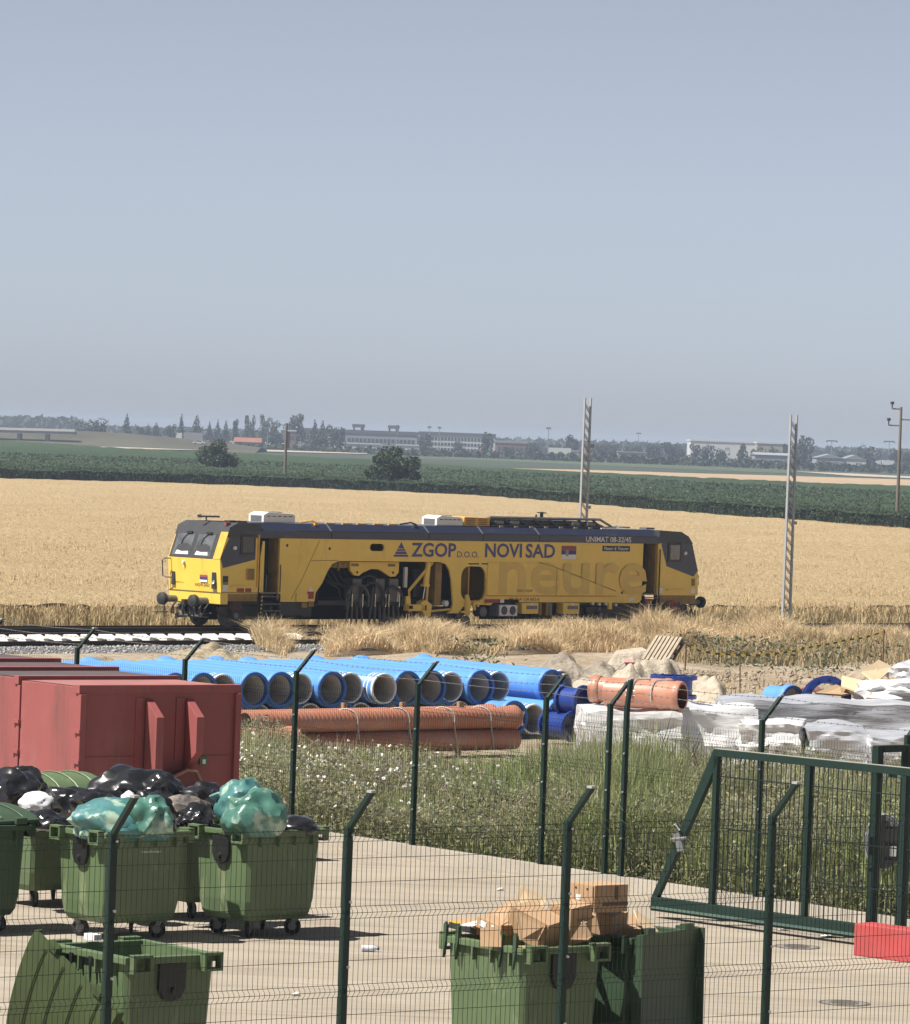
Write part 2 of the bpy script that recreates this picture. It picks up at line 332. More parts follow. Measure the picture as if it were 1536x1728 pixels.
# ------------------------------------------------------------------ distant strips of field
def strip(name, pts, z, mat): sheet(name, [onz(px, py, z) for px, py in pts], mat)
m_stub = M('stubble', (.46, .33, .2), .95, var=.2, scale=.02); m_lg = M('pale_green_crop', (.075, .11, .045), .9, var=.25, scale=.01)
m_track = M('pale_soil', (.50, .42, .32), .95, var=.15, scale=.01); m_br = M('bare_brown_soil', (.22, .155, .115), .95, var=.25, scale=.01)
m_dg = M('dark_meadow', (.042, .066, .032), .9, var=.3, scale=.006)
strip('dark_green_field', [(-250, 775), (1800, 840), (1800, 777), (-250, 735)], -2.20, m_dg)
strip('stubble_strip', [(855, 790), (1000, 797), (1150, 806), (1300, 812), (1560, 821), (1560, 810), (1300, 802), (1150, 798), (1000, 793)], -2.05, m_stub)
strip('pale_green_strip', [(560, 772), (820, 777), (1000, 785), (1330, 799), (1330, 793), (1000, 778), (800, 770)], -2.1, m_lg)
strip('field_path', [(1335, 795), (1440, 803), (1560, 808), (1560, 805), (1440, 799)], -2.0, m_track)
strip('bare_field', [(60, 752), (330, 760), (330, 748), (90, 741)], -2.0, m_br)
strip('pale_path', [(55, 753), (200, 757), (420, 761), (620, 766), (620, 763), (420, 758), (200, 754)], -1.9, m_track)
# road embankment at the left
def embank():
    D = 1690; pr = [(-220, 721), (-60, 722), (30, 725), (130, 727), (200, 731), (290, 739), (360, 746), (440, 756)]; top = []; b = MB()
    for px, py in pr: top.append(onD(px, py, D))
    n = len(pr); V = []; F = []
    for p in top:
        V += [(p.x, p.y-60, -2.6), (p.x, p.y-22, max(-2.5, p.z*.4-1.4)), (p.x, p.y, max(-2.4, p.z)), (p.x, p.y+30, max(-2.4, p.z)), (p.x, p.y+80, -2.6)]
    for i in range(n-1):
        for j in range(4): F.append((i*5+j, (i+1)*5+j, (i+1)*5+j+1, i*5+j+1))
    b.add(V, F); tag(b.build('embankment', M('embankment_grass', (.10, .095, .055), .95, var=.45, scale=.03), smooth=True), kind='structure')
embank()
# ================================================================== DISTANT TREES
m_bark = M('bark', (.10, .075, .055), .9, var=.3, scale=3)
LEAF = {'dark': M('dark_foliage', (.035, .06, .028), .7, var=.35, scale=.3, island=.45, transl=.2),
        'mid': M('mid_foliage', (.06, .095, .035), .7, var=.35, scale=.3, island=.45, transl=.2),
        'pale': M('pale_foliage', (.13, .165, .055), .7, var=.3, scale=.3, island=.4, transl=.25)}
def crown_pts(kind, n, seed):
    r = np.random.default_rng(seed)
    if kind == 'conifer':
        z = 1-np.sqrt(r.random(n))*.93; tier = .75+.35*np.abs(np.sin(z*26+seed)); rad = (1-z)*.56*tier*np.sqrt(r.random(n))+.01; a = r.uniform(0, 6.283, n)
        return np.stack([rad*np.cos(a), rad*np.sin(a), z], 1)
    if kind == 'poplar': lob = [(r.uniform(-.2, .2), r.uniform(-.2, .2), .12+.85*i/9*.92, .24*math.sin(math.pi*(.22+.7*i/9))+.1, .16) for i in range(10)]
    elif kind == 'bush': lob = [(r.uniform(-.34, .34), r.uniform(-.34, .34), r.uniform(.2, .68), r.uniform(.16, .26), r.uniform(.2, .32)) for i in range(12)]
    else: lob = [(r.uniform(-.3, .3)*(1.15-abs(i/12-.4)), r.uniform(-.3, .3), .26+.60*i/12, r.uniform(.13, .22), r.uniform(.1, .16)) for i in range(13)]
    P = []
    for i, (x, y, z, rr, rz) in enumerate(lob):
        c = n//len(lob); d = r.normal(size=(c, 3)); d /= np.linalg.norm(d, axis=1)[:, None]; q = (.55+.45*r.random(c))**.6
        P.append(np.array([x, y, z])+d*q[:, None]*np.array([rr, rr, rz]))
    return np.concatenate(P)
PROTO = {}
def proto(kind, tone, v):
    key = (kind, tone, v)
    if key not in PROTO:
        n = 800; P = crown_pts(kind, n, v*17+len(kind)); V, F = leaves(P, np.full(len(P), .095 if kind != 'conifer' else .08), .6)
        V[:, 2] = np.minimum(np.maximum(V[:, 2], 0), 1.0)
        o = np_mesh('crown', V, F, LEAF[tone]); me = o.data; bpy.data.objects.remove(o)
        t = MB(); t.tube([(0, 0, 0), (.01, 0, .35), (0, .01, .8)], .03, 6, rs=[.045, .03, .012]); t.tube([(0, 0, .3), (.15, .05, .55)], .02, 5, rs=[.02, .008]); t.tube([(0, 0, .35), (-.14, -.06, .6)], .02, 5, rs=[.02, .008])
        PROTO[key] = (me, t.mesh('trunk'))
    return PROTO[key]
NV = [0]
def far_tree(px, top, wpx, D, kind, tone, label, group='trees along the far edge of the fields', name=None):
    p = onD(px, top, D); zg = -2.5; H = p.z-zg; W = wpx/8000*D*(1.35 if kind == 'conifer' else 1.15); NV[0] += 1
    me, tr = proto(kind, tone, NV[0] % 3)
    o = empty(name or {'conifer': 'conifer_tree', 'poplar': 'poplar_tree', 'bush': 'bushy_tree'}.get(kind, 'broadleaf_tree'), (p.x, D, zg), RNG.uniform(0, 6.28), label, 'tree', group)
    o.scale = (W, W, H)
    t = link('trunk', tr, None, o); t.data.materials.clear() if not t.data.materials else None
    if not tr.materials: tr.materials.append(m_bark)
    link('crown', me, None, o)
    return o
FT = [
 (158, 702, 54, 2000, 'bush', 'dark', 'broad round dark tree standing alone on the grassy road bank'),
 (215, 696, 20, 2050, 'conifer', 'dark', 'tall narrow dark conifer, first tall one right of the round tree on the bank'),
 (238, 718, 16, 2080, 'round', 'dark', 'low dark tree directly right of the tall narrow conifer'),
 (251, 714, 14, 2080, 'conifer', 'dark', 'slim dark conifer between two low trees left of the white lorry'),
 (264, 712, 20, 2080, 'conifer', 'dark', 'stout conifer left of the white lorry'),
 (288, 715, 20, 2100, 'round', 'mid', 'rounded tree rising just left of the white lorry cab'),
 (307, 697, 17, 2080, 'conifer', 'dark', 'tall pointed conifer right above the white lorry'),
 (333, 699, 26, 2080, 'conifer', 'dark', 'wide tall conifer above the white cars on the road'),
 (354, 709, 15, 2100, 'conifer', 'dark', 'slim conifer behind the small round tree in the maize'),
 (368, 706, 14, 2100, 'conifer', 'dark', 'thin conifer, second of the row above the small tree in the maize'),
 (382, 708, 17, 2120, 'conifer', 'dark', 'blunt conifer, third of the row above the small tree in the maize'),
 (399, 706, 16, 2120, 'round', 'dark', 'dark tree at the left end of the red roofed house'),
 (419, 701, 18, 2150, 'poplar', 'mid', 'upright tree above the red roofed house'),
 (429, 700, 10, 2150, 'poplar', 'mid', 'thin upright tree touching its wider neighbour above the red roofed house'),
 (444, 699, 17, 2150, 'poplar', 'pale', 'pale green poplar right of the red roofed house'),
 (460, 704, 26, 2170, 'round', 'pale', 'pale yellowish tree left of the wooden utility pole in the maize'),
 (467, 722, 44, 2080, 'bush', 'dark', 'low dark spreading tree behind the utility pole in the maize'),
 (497, 697, 40, 2150, 'round', 'mid', 'largest rounded tree, just right of the utility pole in the maize'),
 (532, 707, 22, 2080, 'conifer', 'dark', 'left one of the twin pointed conifers left of the factory'),
 (545, 708, 20, 2080, 'conifer', 'dark', 'right one of the twin pointed conifers left of the factory'),
 (536, 729, 56, 2030, 'bush', 'dark', 'wide low dark thicket under the twin pointed conifers'),
 (561, 716, 26, 2100, 'round', 'dark', 'dark tree overlapping the left end of the grey factory'),
 (574, 719, 22, 2100, 'round', 'dark', 'dark tree in front of the left windows of the grey factory'),
 (589, 751, 11, 2000, 'bush', 'dark', 'small round bush in front of the long white shed, left of two'),
 (608, 749, 13, 2000, 'bush', 'dark', 'small round bush in front of the long white shed, right of two'),
 (718, 731, 28, 2080, 'round', 'dark', 'rounded tree in front of the middle of the factory'),
 (776, 743, 19, 2060, 'bush', 'dark', 'small tree in front of the white three storey factory wing'),
 (823, 729, 30, 2080, 'round', 'dark', 'dark tree between the white factory wing and the brick building'),
 (858, 750, 18, 2000, 'bush', 'dark', 'low tree in front of the brick building'),
 (904, 744, 30, 2080, 'bush', 'dark', 'dark tree at the right end of the brick building'),
 (936, 746, 26, 2150, 'bush', 'dark', 'low dark tree behind the long white trailer'),
 (968, 733, 32, 2200, 'round', 'dark', 'taller rounded tree left of the nearest lattice mast'),
 (1012, 748, 30, 2150, 'bush', 'dark', 'low tree just right of the lattice mast behind the yellow machine'),
 (1040, 745, 34, 2200, 'bush', 'dark', 'dark tree behind the flat tan building'),
 (1072, 747, 30, 2200, 'bush', 'dark', 'dark tree over the right end of the flat tan building'),
 (1105, 746, 28, 2150, 'bush', 'dark', 'dark tree right of the flat tan building'),
 (1130, 746, 30, 2150, 'round', 'dark', 'dark tree midway between the tan building and the large white hall'),
 (1150, 751, 22, 2150, 'bush', 'dark', 'low tree left of the large white hall'),
 (1174, 748, 26, 2060, 'round', 'dark', 'dark tree in front of the left end of the large white hall'),
 (1195, 750, 26, 2060, 'round', 'dark', 'second dark tree in front of the large white hall'),
 (1220, 751, 26, 2060, 'bush', 'dark', 'third dark tree in front of the large white hall'),
 (1252, 748, 26, 2060, 'round', 'dark', 'dark tree standing apart in front of the right part of the white hall'),
 (1277, 750, 26, 2100, 'bush', 'dark', 'tree behind the grey shed near the right lattice mast'),
 (1303, 749, 28, 2100, 'bush', 'dark', 'tree rising behind the middle of the grey shed'),
 (1325, 748, 22, 2100, 'round', 'dark', 'tree just left of the right lattice mast'),
 (1359, 735, 42, 2060, 'round', 'dark', 'largest dark tree right of the right lattice mast'),
 (1391, 762, 22, 2200, 'bush', 'dark', 'low tree behind the left gable of the grey halls'),
 (1422, 758, 26, 2200, 'bush', 'dark', 'tree behind the middle of the grey gabled halls'),
 (1466, 748, 40, 2120, 'bush', 'dark', 'broad dark tree right of the grey gabled halls'),
 (1508, 756, 20, 2120, 'round', 'dark', 'narrow dark tree left of the right hand utility pole'),
 (1531, 758, 26, 2120, 'bush', 'dark', 'dark tree right behind the right hand utility pole'),
]
for a in FT: far_tree(*a)
def wood_band(name, prof, D, n, size, label, tone):
    px = RNG.uniform(prof[0][0], prof[-1][0], n); top = np.interp(px, [p[0] for p in prof], [p[1] for p in prof])+2.0*np.sin(px*.35)+1.2*np.sin(px*.9+1)
    P = []
    for x, t in zip(px, top):
        p = onD(x, t, D); h = max(1.0, p.z+2.5); P.append((p.x, D+RNG.uniform(-20, 20), -2.5+h*RNG.random()**.6))
    tag(np_mesh(name, *leaves(np.array(P), np.full(n, size), .7), LEAF[tone]), label, 'trees', kind='stuff')
wood_band('distant_wood', [(-160, 706), (20, 706), (130, 708), (150, 722), (300, 726), (620, 737), (860, 744), (1000, 748), (1160, 752), (1340, 756), (1700, 768)], 3300, 16000, 5.5, 'hazy far woods along the horizon', 'mid')
wood_band('hedge', [(-160, 741), (60, 739), (330, 750), (640, 758), (800, 763), (1000, 768), (1250, 778), (1700, 794)], 1900, 9000, 2.0, 'low dark hedge along the far side of the fields', 'dark')
# ---- the two round trees standing in the maize
def field_tree(px, top, base, wpx, D, label, seed, n):
    p = onD(px, top, D); zb = -2.5; H = p.z-zb; W = wpx/8000*D
    o = empty('field_tree', (p.x, D, zb), 0, label, 'tree', 'round trees standing in the maize')
    r = np.random.default_rng(seed); t = MB(); t.tube([(0, 0, 0), (.05, 0, H*.25), (0, .1, H*.5)], .2, 8, rs=[.28, .22, .12])
    P = []
    for i in range(30):
        a = i*2.4; q = math.sqrt((i+.5)/30); z = H*(.30+.55*r.random()*(1-q*.55)+.05); c = np.array([math.cos(a)*q*W*.42, math.sin(a)*q*W*.42, max(z, H*.22)])
        t.tube([(0, 0, H*.25), tuple(c*.6+np.array([0, 0, H*.06])), tuple(c)], .06, 5, rs=[.09, .05, .02])
        m = n//30; d = r.normal(size=(m, 3)); d /= np.linalg.norm(d, axis=1)[:, None]
        P.append(c+d*((.5+.5*r.random(m))**.7)[:, None]*np.array([W*.13, W*.13, H*.125])*r.uniform(.7, 1.25))
    t.build('trunk', m_bark, o); P = np.concatenate(P); P = P[P[:, 2] < H]
    np_mesh('crown', *leaves(P, np.full(len(P), .42), .6), M('field_tree_leaf', (.055, .085, .034), .6, var=.3, scale=.6, island=.5, transl=.25), o)
field_tree(369, 734, 786, 74, 775, 'smaller round tree in the maize, left of the wooden utility pole', 5, 4200)
field_tree(665, 744, 812, 104, 650, 'larger round tree in the maize, right of the wooden utility pole', 9, 5600)
# ================================================================== DISTANT BUILDINGS
m_bwall = M('grey_render', (.34, .35, .37), .9, var=.1, scale=.05); m_bwhite = M('white_cladding', (.56, .56, .55), .7, var=.06, scale=.05)
m_bdark = M('dark_roofing', (.12, .12, .13), .8, var=.1, scale=.05); m_glassf = M('far_window_glass', (.06, .07, .09), .2, var=.2, scale=.1, spec=.8)
m_brick = M('far_brick', (.30, .17, .13), .9, var=.15, scale=.1); m_tile = M('red_roof_tile', (.36, .13, .085), .9, var=.2, scale=.2)
m_tan = M('tan_render', (.42, .38, .28), .9, var=.1, scale=.05); m_dmetal = M('galvanised_far', (.30, .32, .34), .6, var=.1, scale=.2)
m_redsh = M('red_awning', (.62, .12, .07), .8, var=.1, scale=.1)
def building(name, x0, x1, top, D, depth, label, wall, roofm=None, roof=None, wins=None, roof_h=.6, cat='building', zb=-2.5, rot=0.0):
    """box building; wins = list of (first fraction, last fraction, count, z0 frac, z1 frac)"""
    a = onD(x0, top, D); b = onD(x1, top, D); H = (a.z+b.z)/2-zb; W = b.x-a.x
    o = empty(name, ((a.x+b.x)/2, D, zb), rot, label, cat)
    m = MB(); m.box((0, depth/2, H/2), (W, depth, H)); m.build('wall', wall, o)
    m = MB()
    if roof == 'gable':
        m.prism([(-W/2-.4, -.4, H), (-W/2-.4, depth+.4, H), (-W/2-.4, depth/2, H+roof_h)], (W+.8, 0, 0))
    elif roof == 'front_gable':
        m.prism([(-W/2-.4, -.3, H), (W/2+.4, -.3, H), (0, -.3, H+roof_h)], (0, depth, 0))
    else: m.box((0, depth/2, H+roof_h/2), (W+.6, depth+.6, roof_h))
    m.build('roof', roofm or m_bdark, o)
    if wins:
        for f0, f1, n, z0, z1 in wins:
            w = (f1-f0)*W/n*.72; q = MB(); q.box((0, -.02, 0), (w, .16, (z1-z0)*H)); me = q.mesh('window'); me.materials.append(m_glassf)
            for i in range(n):
                ob = link('window', me, None, o); ob.location = (-W/2+W*(f0+(f1-f0)*(i+.5)/n), 0, H*(z0+z1)/2)
    return o, W, H
f, W, H = building('factory', 500, 705, 731, 2300, 40, 'long grey factory with a dark flat roof and two rooftop boxes', m_bwall, wins=[(.02, .3, 9, .62, .82), (.42, .98, 17, .50, .72)], roof_h=1.6)
for fx, w in ((.51, 6.2), (.80, 5.6)):
    m = MB(); m.box((-W/2+W*fx, 6, H+1.6+2.0), (w, 6, 1.6)); m.box((-W/2+W*fx-w*.35, 6, H+2.0), (.8, 4, 1.6)); m.box((-W/2+W*fx+w*.3, 6, H+2.0), (1.5, 4, 1.6)); m.build('rooftop_box', m_bdark, f)
building('factory_wing', 708, 836, 735, 2310, 30, 'white three storey factory wing with bands of windows', m_bwhite, wins=[(.02, .98, 22, .16, .32), (.02, .98, 22, .44, .60), (.02, .98, 22, .72, .88)], roof_h=1.4)
building('white_shed', 558, 642, 749, 2120, 12, 'long low white shed in front of the grey factory', m_bwhite, m_bwhite, roof_h=.4, zb=-2.5)
building('white_shed', 670, 708, 752, 2120, 12, 'short low white shed right behind the larger tree in the maize', m_bwhite, m_bwhite, roof_h=.4)
building('gate_house', 486, 499, 728, 2060, 8, 'narrow reddish house with a white roof edge behind the utility pole', m_brick, m_bwhite, wins=[(.15, .85, 2, .55, .75)])
building('red_roofed_house', 396, 440, 746, 2050, 10, 'low house with a red tiled roof left of the utility pole', m_bwall, m_tile, 'gable', roof_h=1.9, wins=[(.1, .9, 4, .25, .75)])
building('small_white_house', 545, 558, 739, 2050, 8, 'tiny white roofed house among the dark trees left of the factory', m_bwhite, m_bwhite, wins=[(.2, .8, 2, .3, .6)], roof_h=.5)
building('brick_building', 836, 903, 748, 2250, 20, 'low brown brick building with a pale roof edge', m_brick, m_bwall, wins=[(.05, .95, 8, .35, .7)], roof_h=1.1)
building('red_awning', 806, 848, 762, 2100, 8, 'long low red awning beside the white factory wing', m_redsh, m_redsh, roof_h=.3, cat='awning')
building('tan_building', 1043, 1090, 764, 2080, 12, 'flat tan building with small windows between dark trees', m_tan, m_bwall, wins=[(.05, .95, 7, .3, .65)], roof_h=.5)
building('brown_block', 988, 1046, 752, 2350, 20, 'dull brown block half hidden behind the nearest lattice mast', m_brick, m_bdark, wins=[(.05, .95, 6, .4, .7)])
building('white_hall', 1166, 1276, 746, 2500, 40, 'large white hall with a long flat roof, left of the right lattice mast', m_bwhite, m_bwhite, roof_h=.8, wins=[(.05, .45, 5, .25, .4)])
building('cream_hall', 1278, 1330, 749, 2480, 40, 'lower cream hall joined to the right of the large white hall', m_tan, m_bwhite, roof_h=.8, wins=[(.1, .9, 6, .4, .6)])
building('grey_shed', 1274, 1336, 768, 2050, 20, 'light grey shed just left of the right lattice mast', m_bwall, m_bwall, 'gable', roof_h=1.0, wins=[(.08, .92, 6, .3, .6)])
building('gabled_hall', 1378, 1424, 773, 2080, 25, 'left grey hall with a shallow gable right of the largest dark tree', m_bwall, m_dmetal, 'front_gable', roof_h=1.8, wins=[(.1, .45, 3, .2, .6)])
building('gabled_hall', 1424, 1462, 775, 2085, 25, 'right grey hall with a white front, next to the broad dark tree', m_bwhite, m_dmetal, 'front_gable', roof_h=1.8, wins=[(.6, .9, 3, .2, .6)])
for i, (px, py, wd) in enumerate([(12, 709, 12), (28, 708, 9), (45, 708, 8), (60, 709, 7)]):
    building('hill_house', px-wd/2, px+wd/2, py-2, 3900, 10, ['leftmost', 'second', 'third', 'rightmost'][i]+' pale house on the hazy wooded horizon at far left', m_bwhite, m_bwall, 'gable', roof_h=2, wins=[(.1, .9, 2, .6, .8)], zb=1.0 if i else 1.0)
# overpass at the far left
p = onD(-60, 722, 1660); q = onD(128, 727, 1660); o = empty('overpass', ((p.x+q.x)/2, 1660, p.z), 0, 'low road overpass with a white guard rail at the far left', 'bridge'); W = q.x-p.x
ang = math.atan2(q.z-p.z, W); m = MB(); m.box((0, 0, -.7), (W, 9, 1.0), ry=-ang); m.build('deck', m_bwall, o); m = MB(); m.box((0, -4.6, .3), (W, .25, .8), ry=-ang); m.build('guard_rail', m_bwhite, o)
for f in (-.32, .0, .25): m = MB(); m.box((W*f, 0, -2.4), (1.2, 7, 3.2)); m.build('pier', m_bwall, o)
# lamp and antenna masts
def far_mast(px, top, D, label, arms=0, name='light_mast', r=.16):
    p = onD(px, top, D); H = p.z+2.5; o = empty(name, (p.x, D, -2.5), 0, label, 'mast'); m = MB(); m.tube([(0, 0, 0), (0, 0, H)], r, 6, rs=[r*1.5, r]); m.build('pole', m_dmetal, o)
    if arms:
        m = MB(); m.box((0, 0, H), (arms, .5, .5)); m.box((-arms/2, 0, H-.3), (.7, .6, .6)); m.box((arms/2, 0, H-.3), (.7, .6, .6)); m.build('lamp_head', m_bdark, o)
far_mast(926, 722, 2150, 'thin mast above the brick building', 1.5); far_mast(1404, 744, 2150, 'light mast behind the grey gabled halls', 4.5)
far_mast(1501, 745, 2150, 'light mast left of the right hand utility pole', 4.5); far_mast(725, 720, 2290, 'left antenna on the white factory wing', 1.2, 'antenna_mast'); far_mast(742, 721, 2290, 'right antenna on the white factory wing', 1.2, 'antenna_mast')
far_mast(671, 718, 2290, 'thin antenna beside the right rooftop box of the factory', .8, 'antenna_mast'); far_mast(183, 706, 1990, 'thin mast right of the round tree on the bank', 0, 'antenna_mast'); far_mast(452, 728, 2010, 'pale lamp post left of the utility pole in the maize', 1.0); far_mast(1078, 731, 2600, 'faint mast over the trees right of the tan building', 2.0)
# road vehicles far off
m_tyre = M('tyre', (.03, .03, .03), .9, var=.2)
def far_lorry(px, py, D, L, label, body, name='lorry', cabm=None, dirx=1):
    p = onD(px, py, D); o = empty(name, (p.x, D, p.z), 0, label, name); m = MB(); m.box((dirx*1.1, 0, 2.25), (L, 2.5, 2.7)); m.build('trailer', body, o)
    m = MB(); x = -dirx*(L/2+.6); m.prism([(x-1.1, -1.2, .7), (x+1.1, -1.2, .7), (x+1.1, -1.2, 3.4), (x-.7, -1.2, 3.2), (x-1.1, -1.2, 2.0)], (0, 2.4, 0)); m.build('cab', cabm or m_bwhite, o)
    q = MB(); q.lathe([(0, .02), (0, .5), (.3, .5), (.3, .02)], (0, 0, 0), (0, 1, 0), 12); me = q.mesh('wheel'); me.materials.append(m_tyre)
    for xx in (-L/2+.2, -L/2-.8 if dirx > 0 else L/2+.8, L/2-.6, L/2+.6):
        w_ = link('wheel', me, None, o); w_.location = (xx, -1.3, .5)
    return o
def far_car(px, py, D, label, body, L=4.4):
    p = onD(px, py, D); o = empty('car', (p.x, D, p.z), 0, label, 'car'); m = MB()
    m.prism([(-L/2, -.85, .35), (L/2, -.85, .35), (L/2, -.85, .8), (L*.32, -.85, .95), (L*.15, -.85, 1.5), (-L*.28, -.85, 1.5), (-L*.45, -.85, .95), (-L/2, -.85, .9)], (0, 1.7, 0)); m.build('body', body, o)
    m = MB(); m.prism([(L*.26, -.87, .98), (L*.13, -.87, 1.4), (-L*.26, -.87, 1.4), (-L*.38, -.87, .98)], (0, 1.74, 0)); m.build('side_window', m_glassf, o)
    q = MB(); q.lathe([(0, .02), (0, .33), (.2, .33), (.2, .02)], (0, 0, 0), (0, 1, 0), 12); me = q.mesh('wheel'); me.materials.append(m_tyre)
    for xx in (-L*.3, L*.3): w_ = link('wheel', me, None, o); w_.location = (xx, -.92, .33)
m_yel = M('far_yellow', (.55, .38, .12), .7)
far_lorry(321, 746.5, 1720, 7.0, 'lorry with a white cab and grey trailer beside the red roofed house', m_bwall)
far_car(312, 748, 1700, 'small yellow car in front of the grey lorry', m_yel, 3.4); far_car(336, 750, 1680, 'white car behind the grey lorry', m_bwhite)
far_lorry(940, 770, 2000, 9.5, 'long white lorry standing left of the nearest lattice mast', m_bwhite, cabm=m_bdark)
o = building('white_container', 960, 977, 761, 2010, 3, 'white box container right of the long white lorry', m_bwhite, m_bwhite, roof_h=.2, cat='container')
far_car(1156, 778, 2000, 'white car on the far road left of the white hall', m_bwhite, 5); far_car(1281, 784, 2000, 'white car on the far road before the grey shed', m_bwhite, 5); far_car(1456, 789, 2000, 'white car beside the right grey gabled hall', m_bwhite, 4.5)
far_lorry(1494, 791, 2000, 5.0, 'white van on the far road left of the right hand utility pole', m_bwhite, 'van')
# ================================================================== UTILITY POLES AND LATTICE MASTS
m_wood = M('weathered_pole', (.23, .19, .155), .9, var=.3, scale=2, stretch=(1, 1, .1)); m_ins = M('dark_insulator', (.06, .05, .05), .4)
def util_pole(px, top, D, label, r, arms):
    p = onD(px, top, D); H = p.z+2.5; o = empty('utility_pole', (p.x, D, -2.5), 0, label, 'utility pole', 'wooden utility poles'); m = MB(); m.tube([(0, 0, 0), (0, 0, H)], r, 10, rs=[r*1.3, r*.8]); m.build('pole', m_wood, o)
    for x, z, dz in arms:
        m = MB(); m.tube([(0, 0, H-z), (x, 0, H-z)], .09, 6); a = m.build('cross_arm', m_wood, o); m = MB(); m.tube([(x, 0, H-z), (x, 0, H-z+.45)], .07, 6); m.tube([(x, 0, H-z+.45), (x, 0, H-z+.75)], .2, 8); m.build('insulator', m_ins, a)
    return o, H
util_pole(1521, 687, 500, 'tall wooden utility pole with insulators on stub arms at the right edge', .165, [(-.95, .2, .5), (-1.25, 1.95, .5), (1.2, 1.3, .5)])
o, H = util_pole(484, 714, 695, 'wooden utility pole with a small grey box standing in the maize', .20, [])
m = MB(); m.box((.36, -.2, H-2.4), (.36, .4, 2.4)); m.build('transformer', m_bdark, o); m = MB(); m.tube([(0, 0, H-.4), (-1.0, 0, H-.2)], .08, 6); m.box((-1.4, 0, H-.15), (.9, .4, .22)); m.build('lamp_arm', m_dmetal, o)
m_galv = M('galvanised_steel', (.42, .43, .45), .5, .0, var=.15, scale=2)
def lattice(pxb, pyb, pxt, D, H, label, zb):
    p = onD(pxb, pyb, D); o = empty('lattice_mast', (p.x, D, zb), math.radians(20), label, 'mast', 'bare lattice masts beside the track')
    w0, w1 = .36, .29; d0, d1 = .40, .30
    for s in (-1, 1):
        m = MB(); m.hexa([(s*w0/2-.024, -.11, 0), (s*w0/2+.024, -.11, 0), (s*w0/2+.024, .11, 0), (s*w0/2-.024, .11, 0)], [(s*w1/2-.022, -.1, H), (s*w1/2+.022, -.1, H), (s*w1/2+.022, .1, H), (s*w1/2-.022, .1, H)]); m.build('upright', m_galv, o)
    n = 21; z = .35; st = (H-.6)/n
    me = None
    for i in range(n):
        f = i/n; w = w0+(w1-w0)*f; m = MB()
        for y in (-.1, .1): m.tube([(w/2, y, z+st*i), (-w/2, y, z+st*(i+.95))], .022, 4)
        m.build('lattice_bar', m_galv, o)
    m = MB(); m.box((0, 0, .12), (.95, .6, .24)); m.build('base_plate', m_galv, o)
    m = MB(); m.box((w1/2+.12, 0, H*.78), (.2, .16, .16)); m.box((w1/2+.1, 0, H*.5), (.16, .14, .14)); m.build('bracket', m_galv, o)
lattice(1326.5, 1048, 1340, 211, 9.6, 'bare lattice mast standing in the wheat right of the yellow machine', -2.3)
lattice(978, 1052, 989, 219, 10.1, 'bare lattice mast rising behind the yellow machine roof', -2.3)
# ================================================================== RAILWAY
TH = math.radians(45.5); ZR = -1.75
AX = Vector((math.cos(TH), math.sin(TH), 0)); NX = Vector((-math.sin(TH), math.cos(TH), 0))
P0 = Vector((-8.6483, 178.0, ZR))
def TL(s, t, h): return P0+AX*s+NX*t+Vector((0, 0, h))
m_ball = MZ('ballast', [(.21, .205, .20), (.30, .295, .285), (.11, .105, .10)], 2.5, 7, rough=.95, bump=1.0, bscale=9, bdist=.15)
b = MB(); prof = [(-9.2, -.62), (-6.9, -.26), (5.2, -.24), (7.2, -.72), (7.2, -1.2), (-9.2, -1.2)]
b.prism([TL(-75, t, h) for t, h in prof], AX*200); tag(b.build('ballast_bed', m_ball), kind='structure')
def stones():
    n = 9000; s = RNG.uniform(-40, 26, n); t = RNG.uniform(-9.3, -6.2, n); h = np.interp(t, [-9.2, -6.9, 0], [-.62, -.26, -.25])
    P = np.array([tuple(TL(a, c, d)) for a, c, d in zip(s, t, h)]); r = RNG.uniform(.03, .08, n)
    base = np.array([[1, 0, 0], [-1, 0, 0], [0, 1, 0], [0, -1, 0], [0, 0, .8], [0, 0, -.8]]); V = P[:, None]+base[None]*r[:, None, None]*RNG.uniform(.6, 1.4, (n, 6, 1))
    f = np.array([[0, 2, 4], [2, 1, 4], [1, 3, 4], [3, 0, 4], [2, 0, 5], [1, 2, 5], [3, 1, 5], [0, 3, 5]]); F = (np.arange(n)[:, None, None]*6+f[None]).reshape(-1, 3)
    tag(np_mesh('ballast_stones', V.reshape(-1, 3), F, M('ballast_stone', (.36, .355, .345), .9, var=.4, scale=6, island=.5)), 'grey crushed stone ballast along the railway track', 'gravel', kind='stuff')
stones()
m_rail = M('rusty_rail', (.075, .05, .038), .7, .3, var=.4, scale=4); m_railtop = M('worn_rail_head', (.30, .27, .25), .35, .9)
m_slp = M('white_concrete', (.66, .65, .62), .85, var=.22, scale=2.2, bump=.2); m_notch = M('notch_dark', (.12, .10, .09), .7, .4)
tr = empty('railway_track', TL(0, 0, 0), TH, kind if False else None); tag(tr, kind='structure')
def rail(t, s0, s1, h=0.0, parent=tr):
    p = [(-.075, -.17), (.075, -.17), (.075, -.155), (.012, -.13), (.012, -.04), (.036, -.03), (.036, -.004), (-.036, -.004), (-.036, -.03), (-.012, -.04), (-.012, -.13), (-.075, -.155)]
    m = MB(); m.prism([(s0, t+a, h+c) for a, c in p], (s1-s0, 0, 0)); r = m.build('rail', m_rail, parent)
    m = MB(); m.box(((s0+s1)/2, t, h), (s1-s0, .07, .008)); m.build('rail_head', m_railtop, r)
rail(.68, -70, 120); rail(2.16, -70, 120); rail(-2.3, -60, 40, -.0); rail(-6.1, -60, 40, -.07)
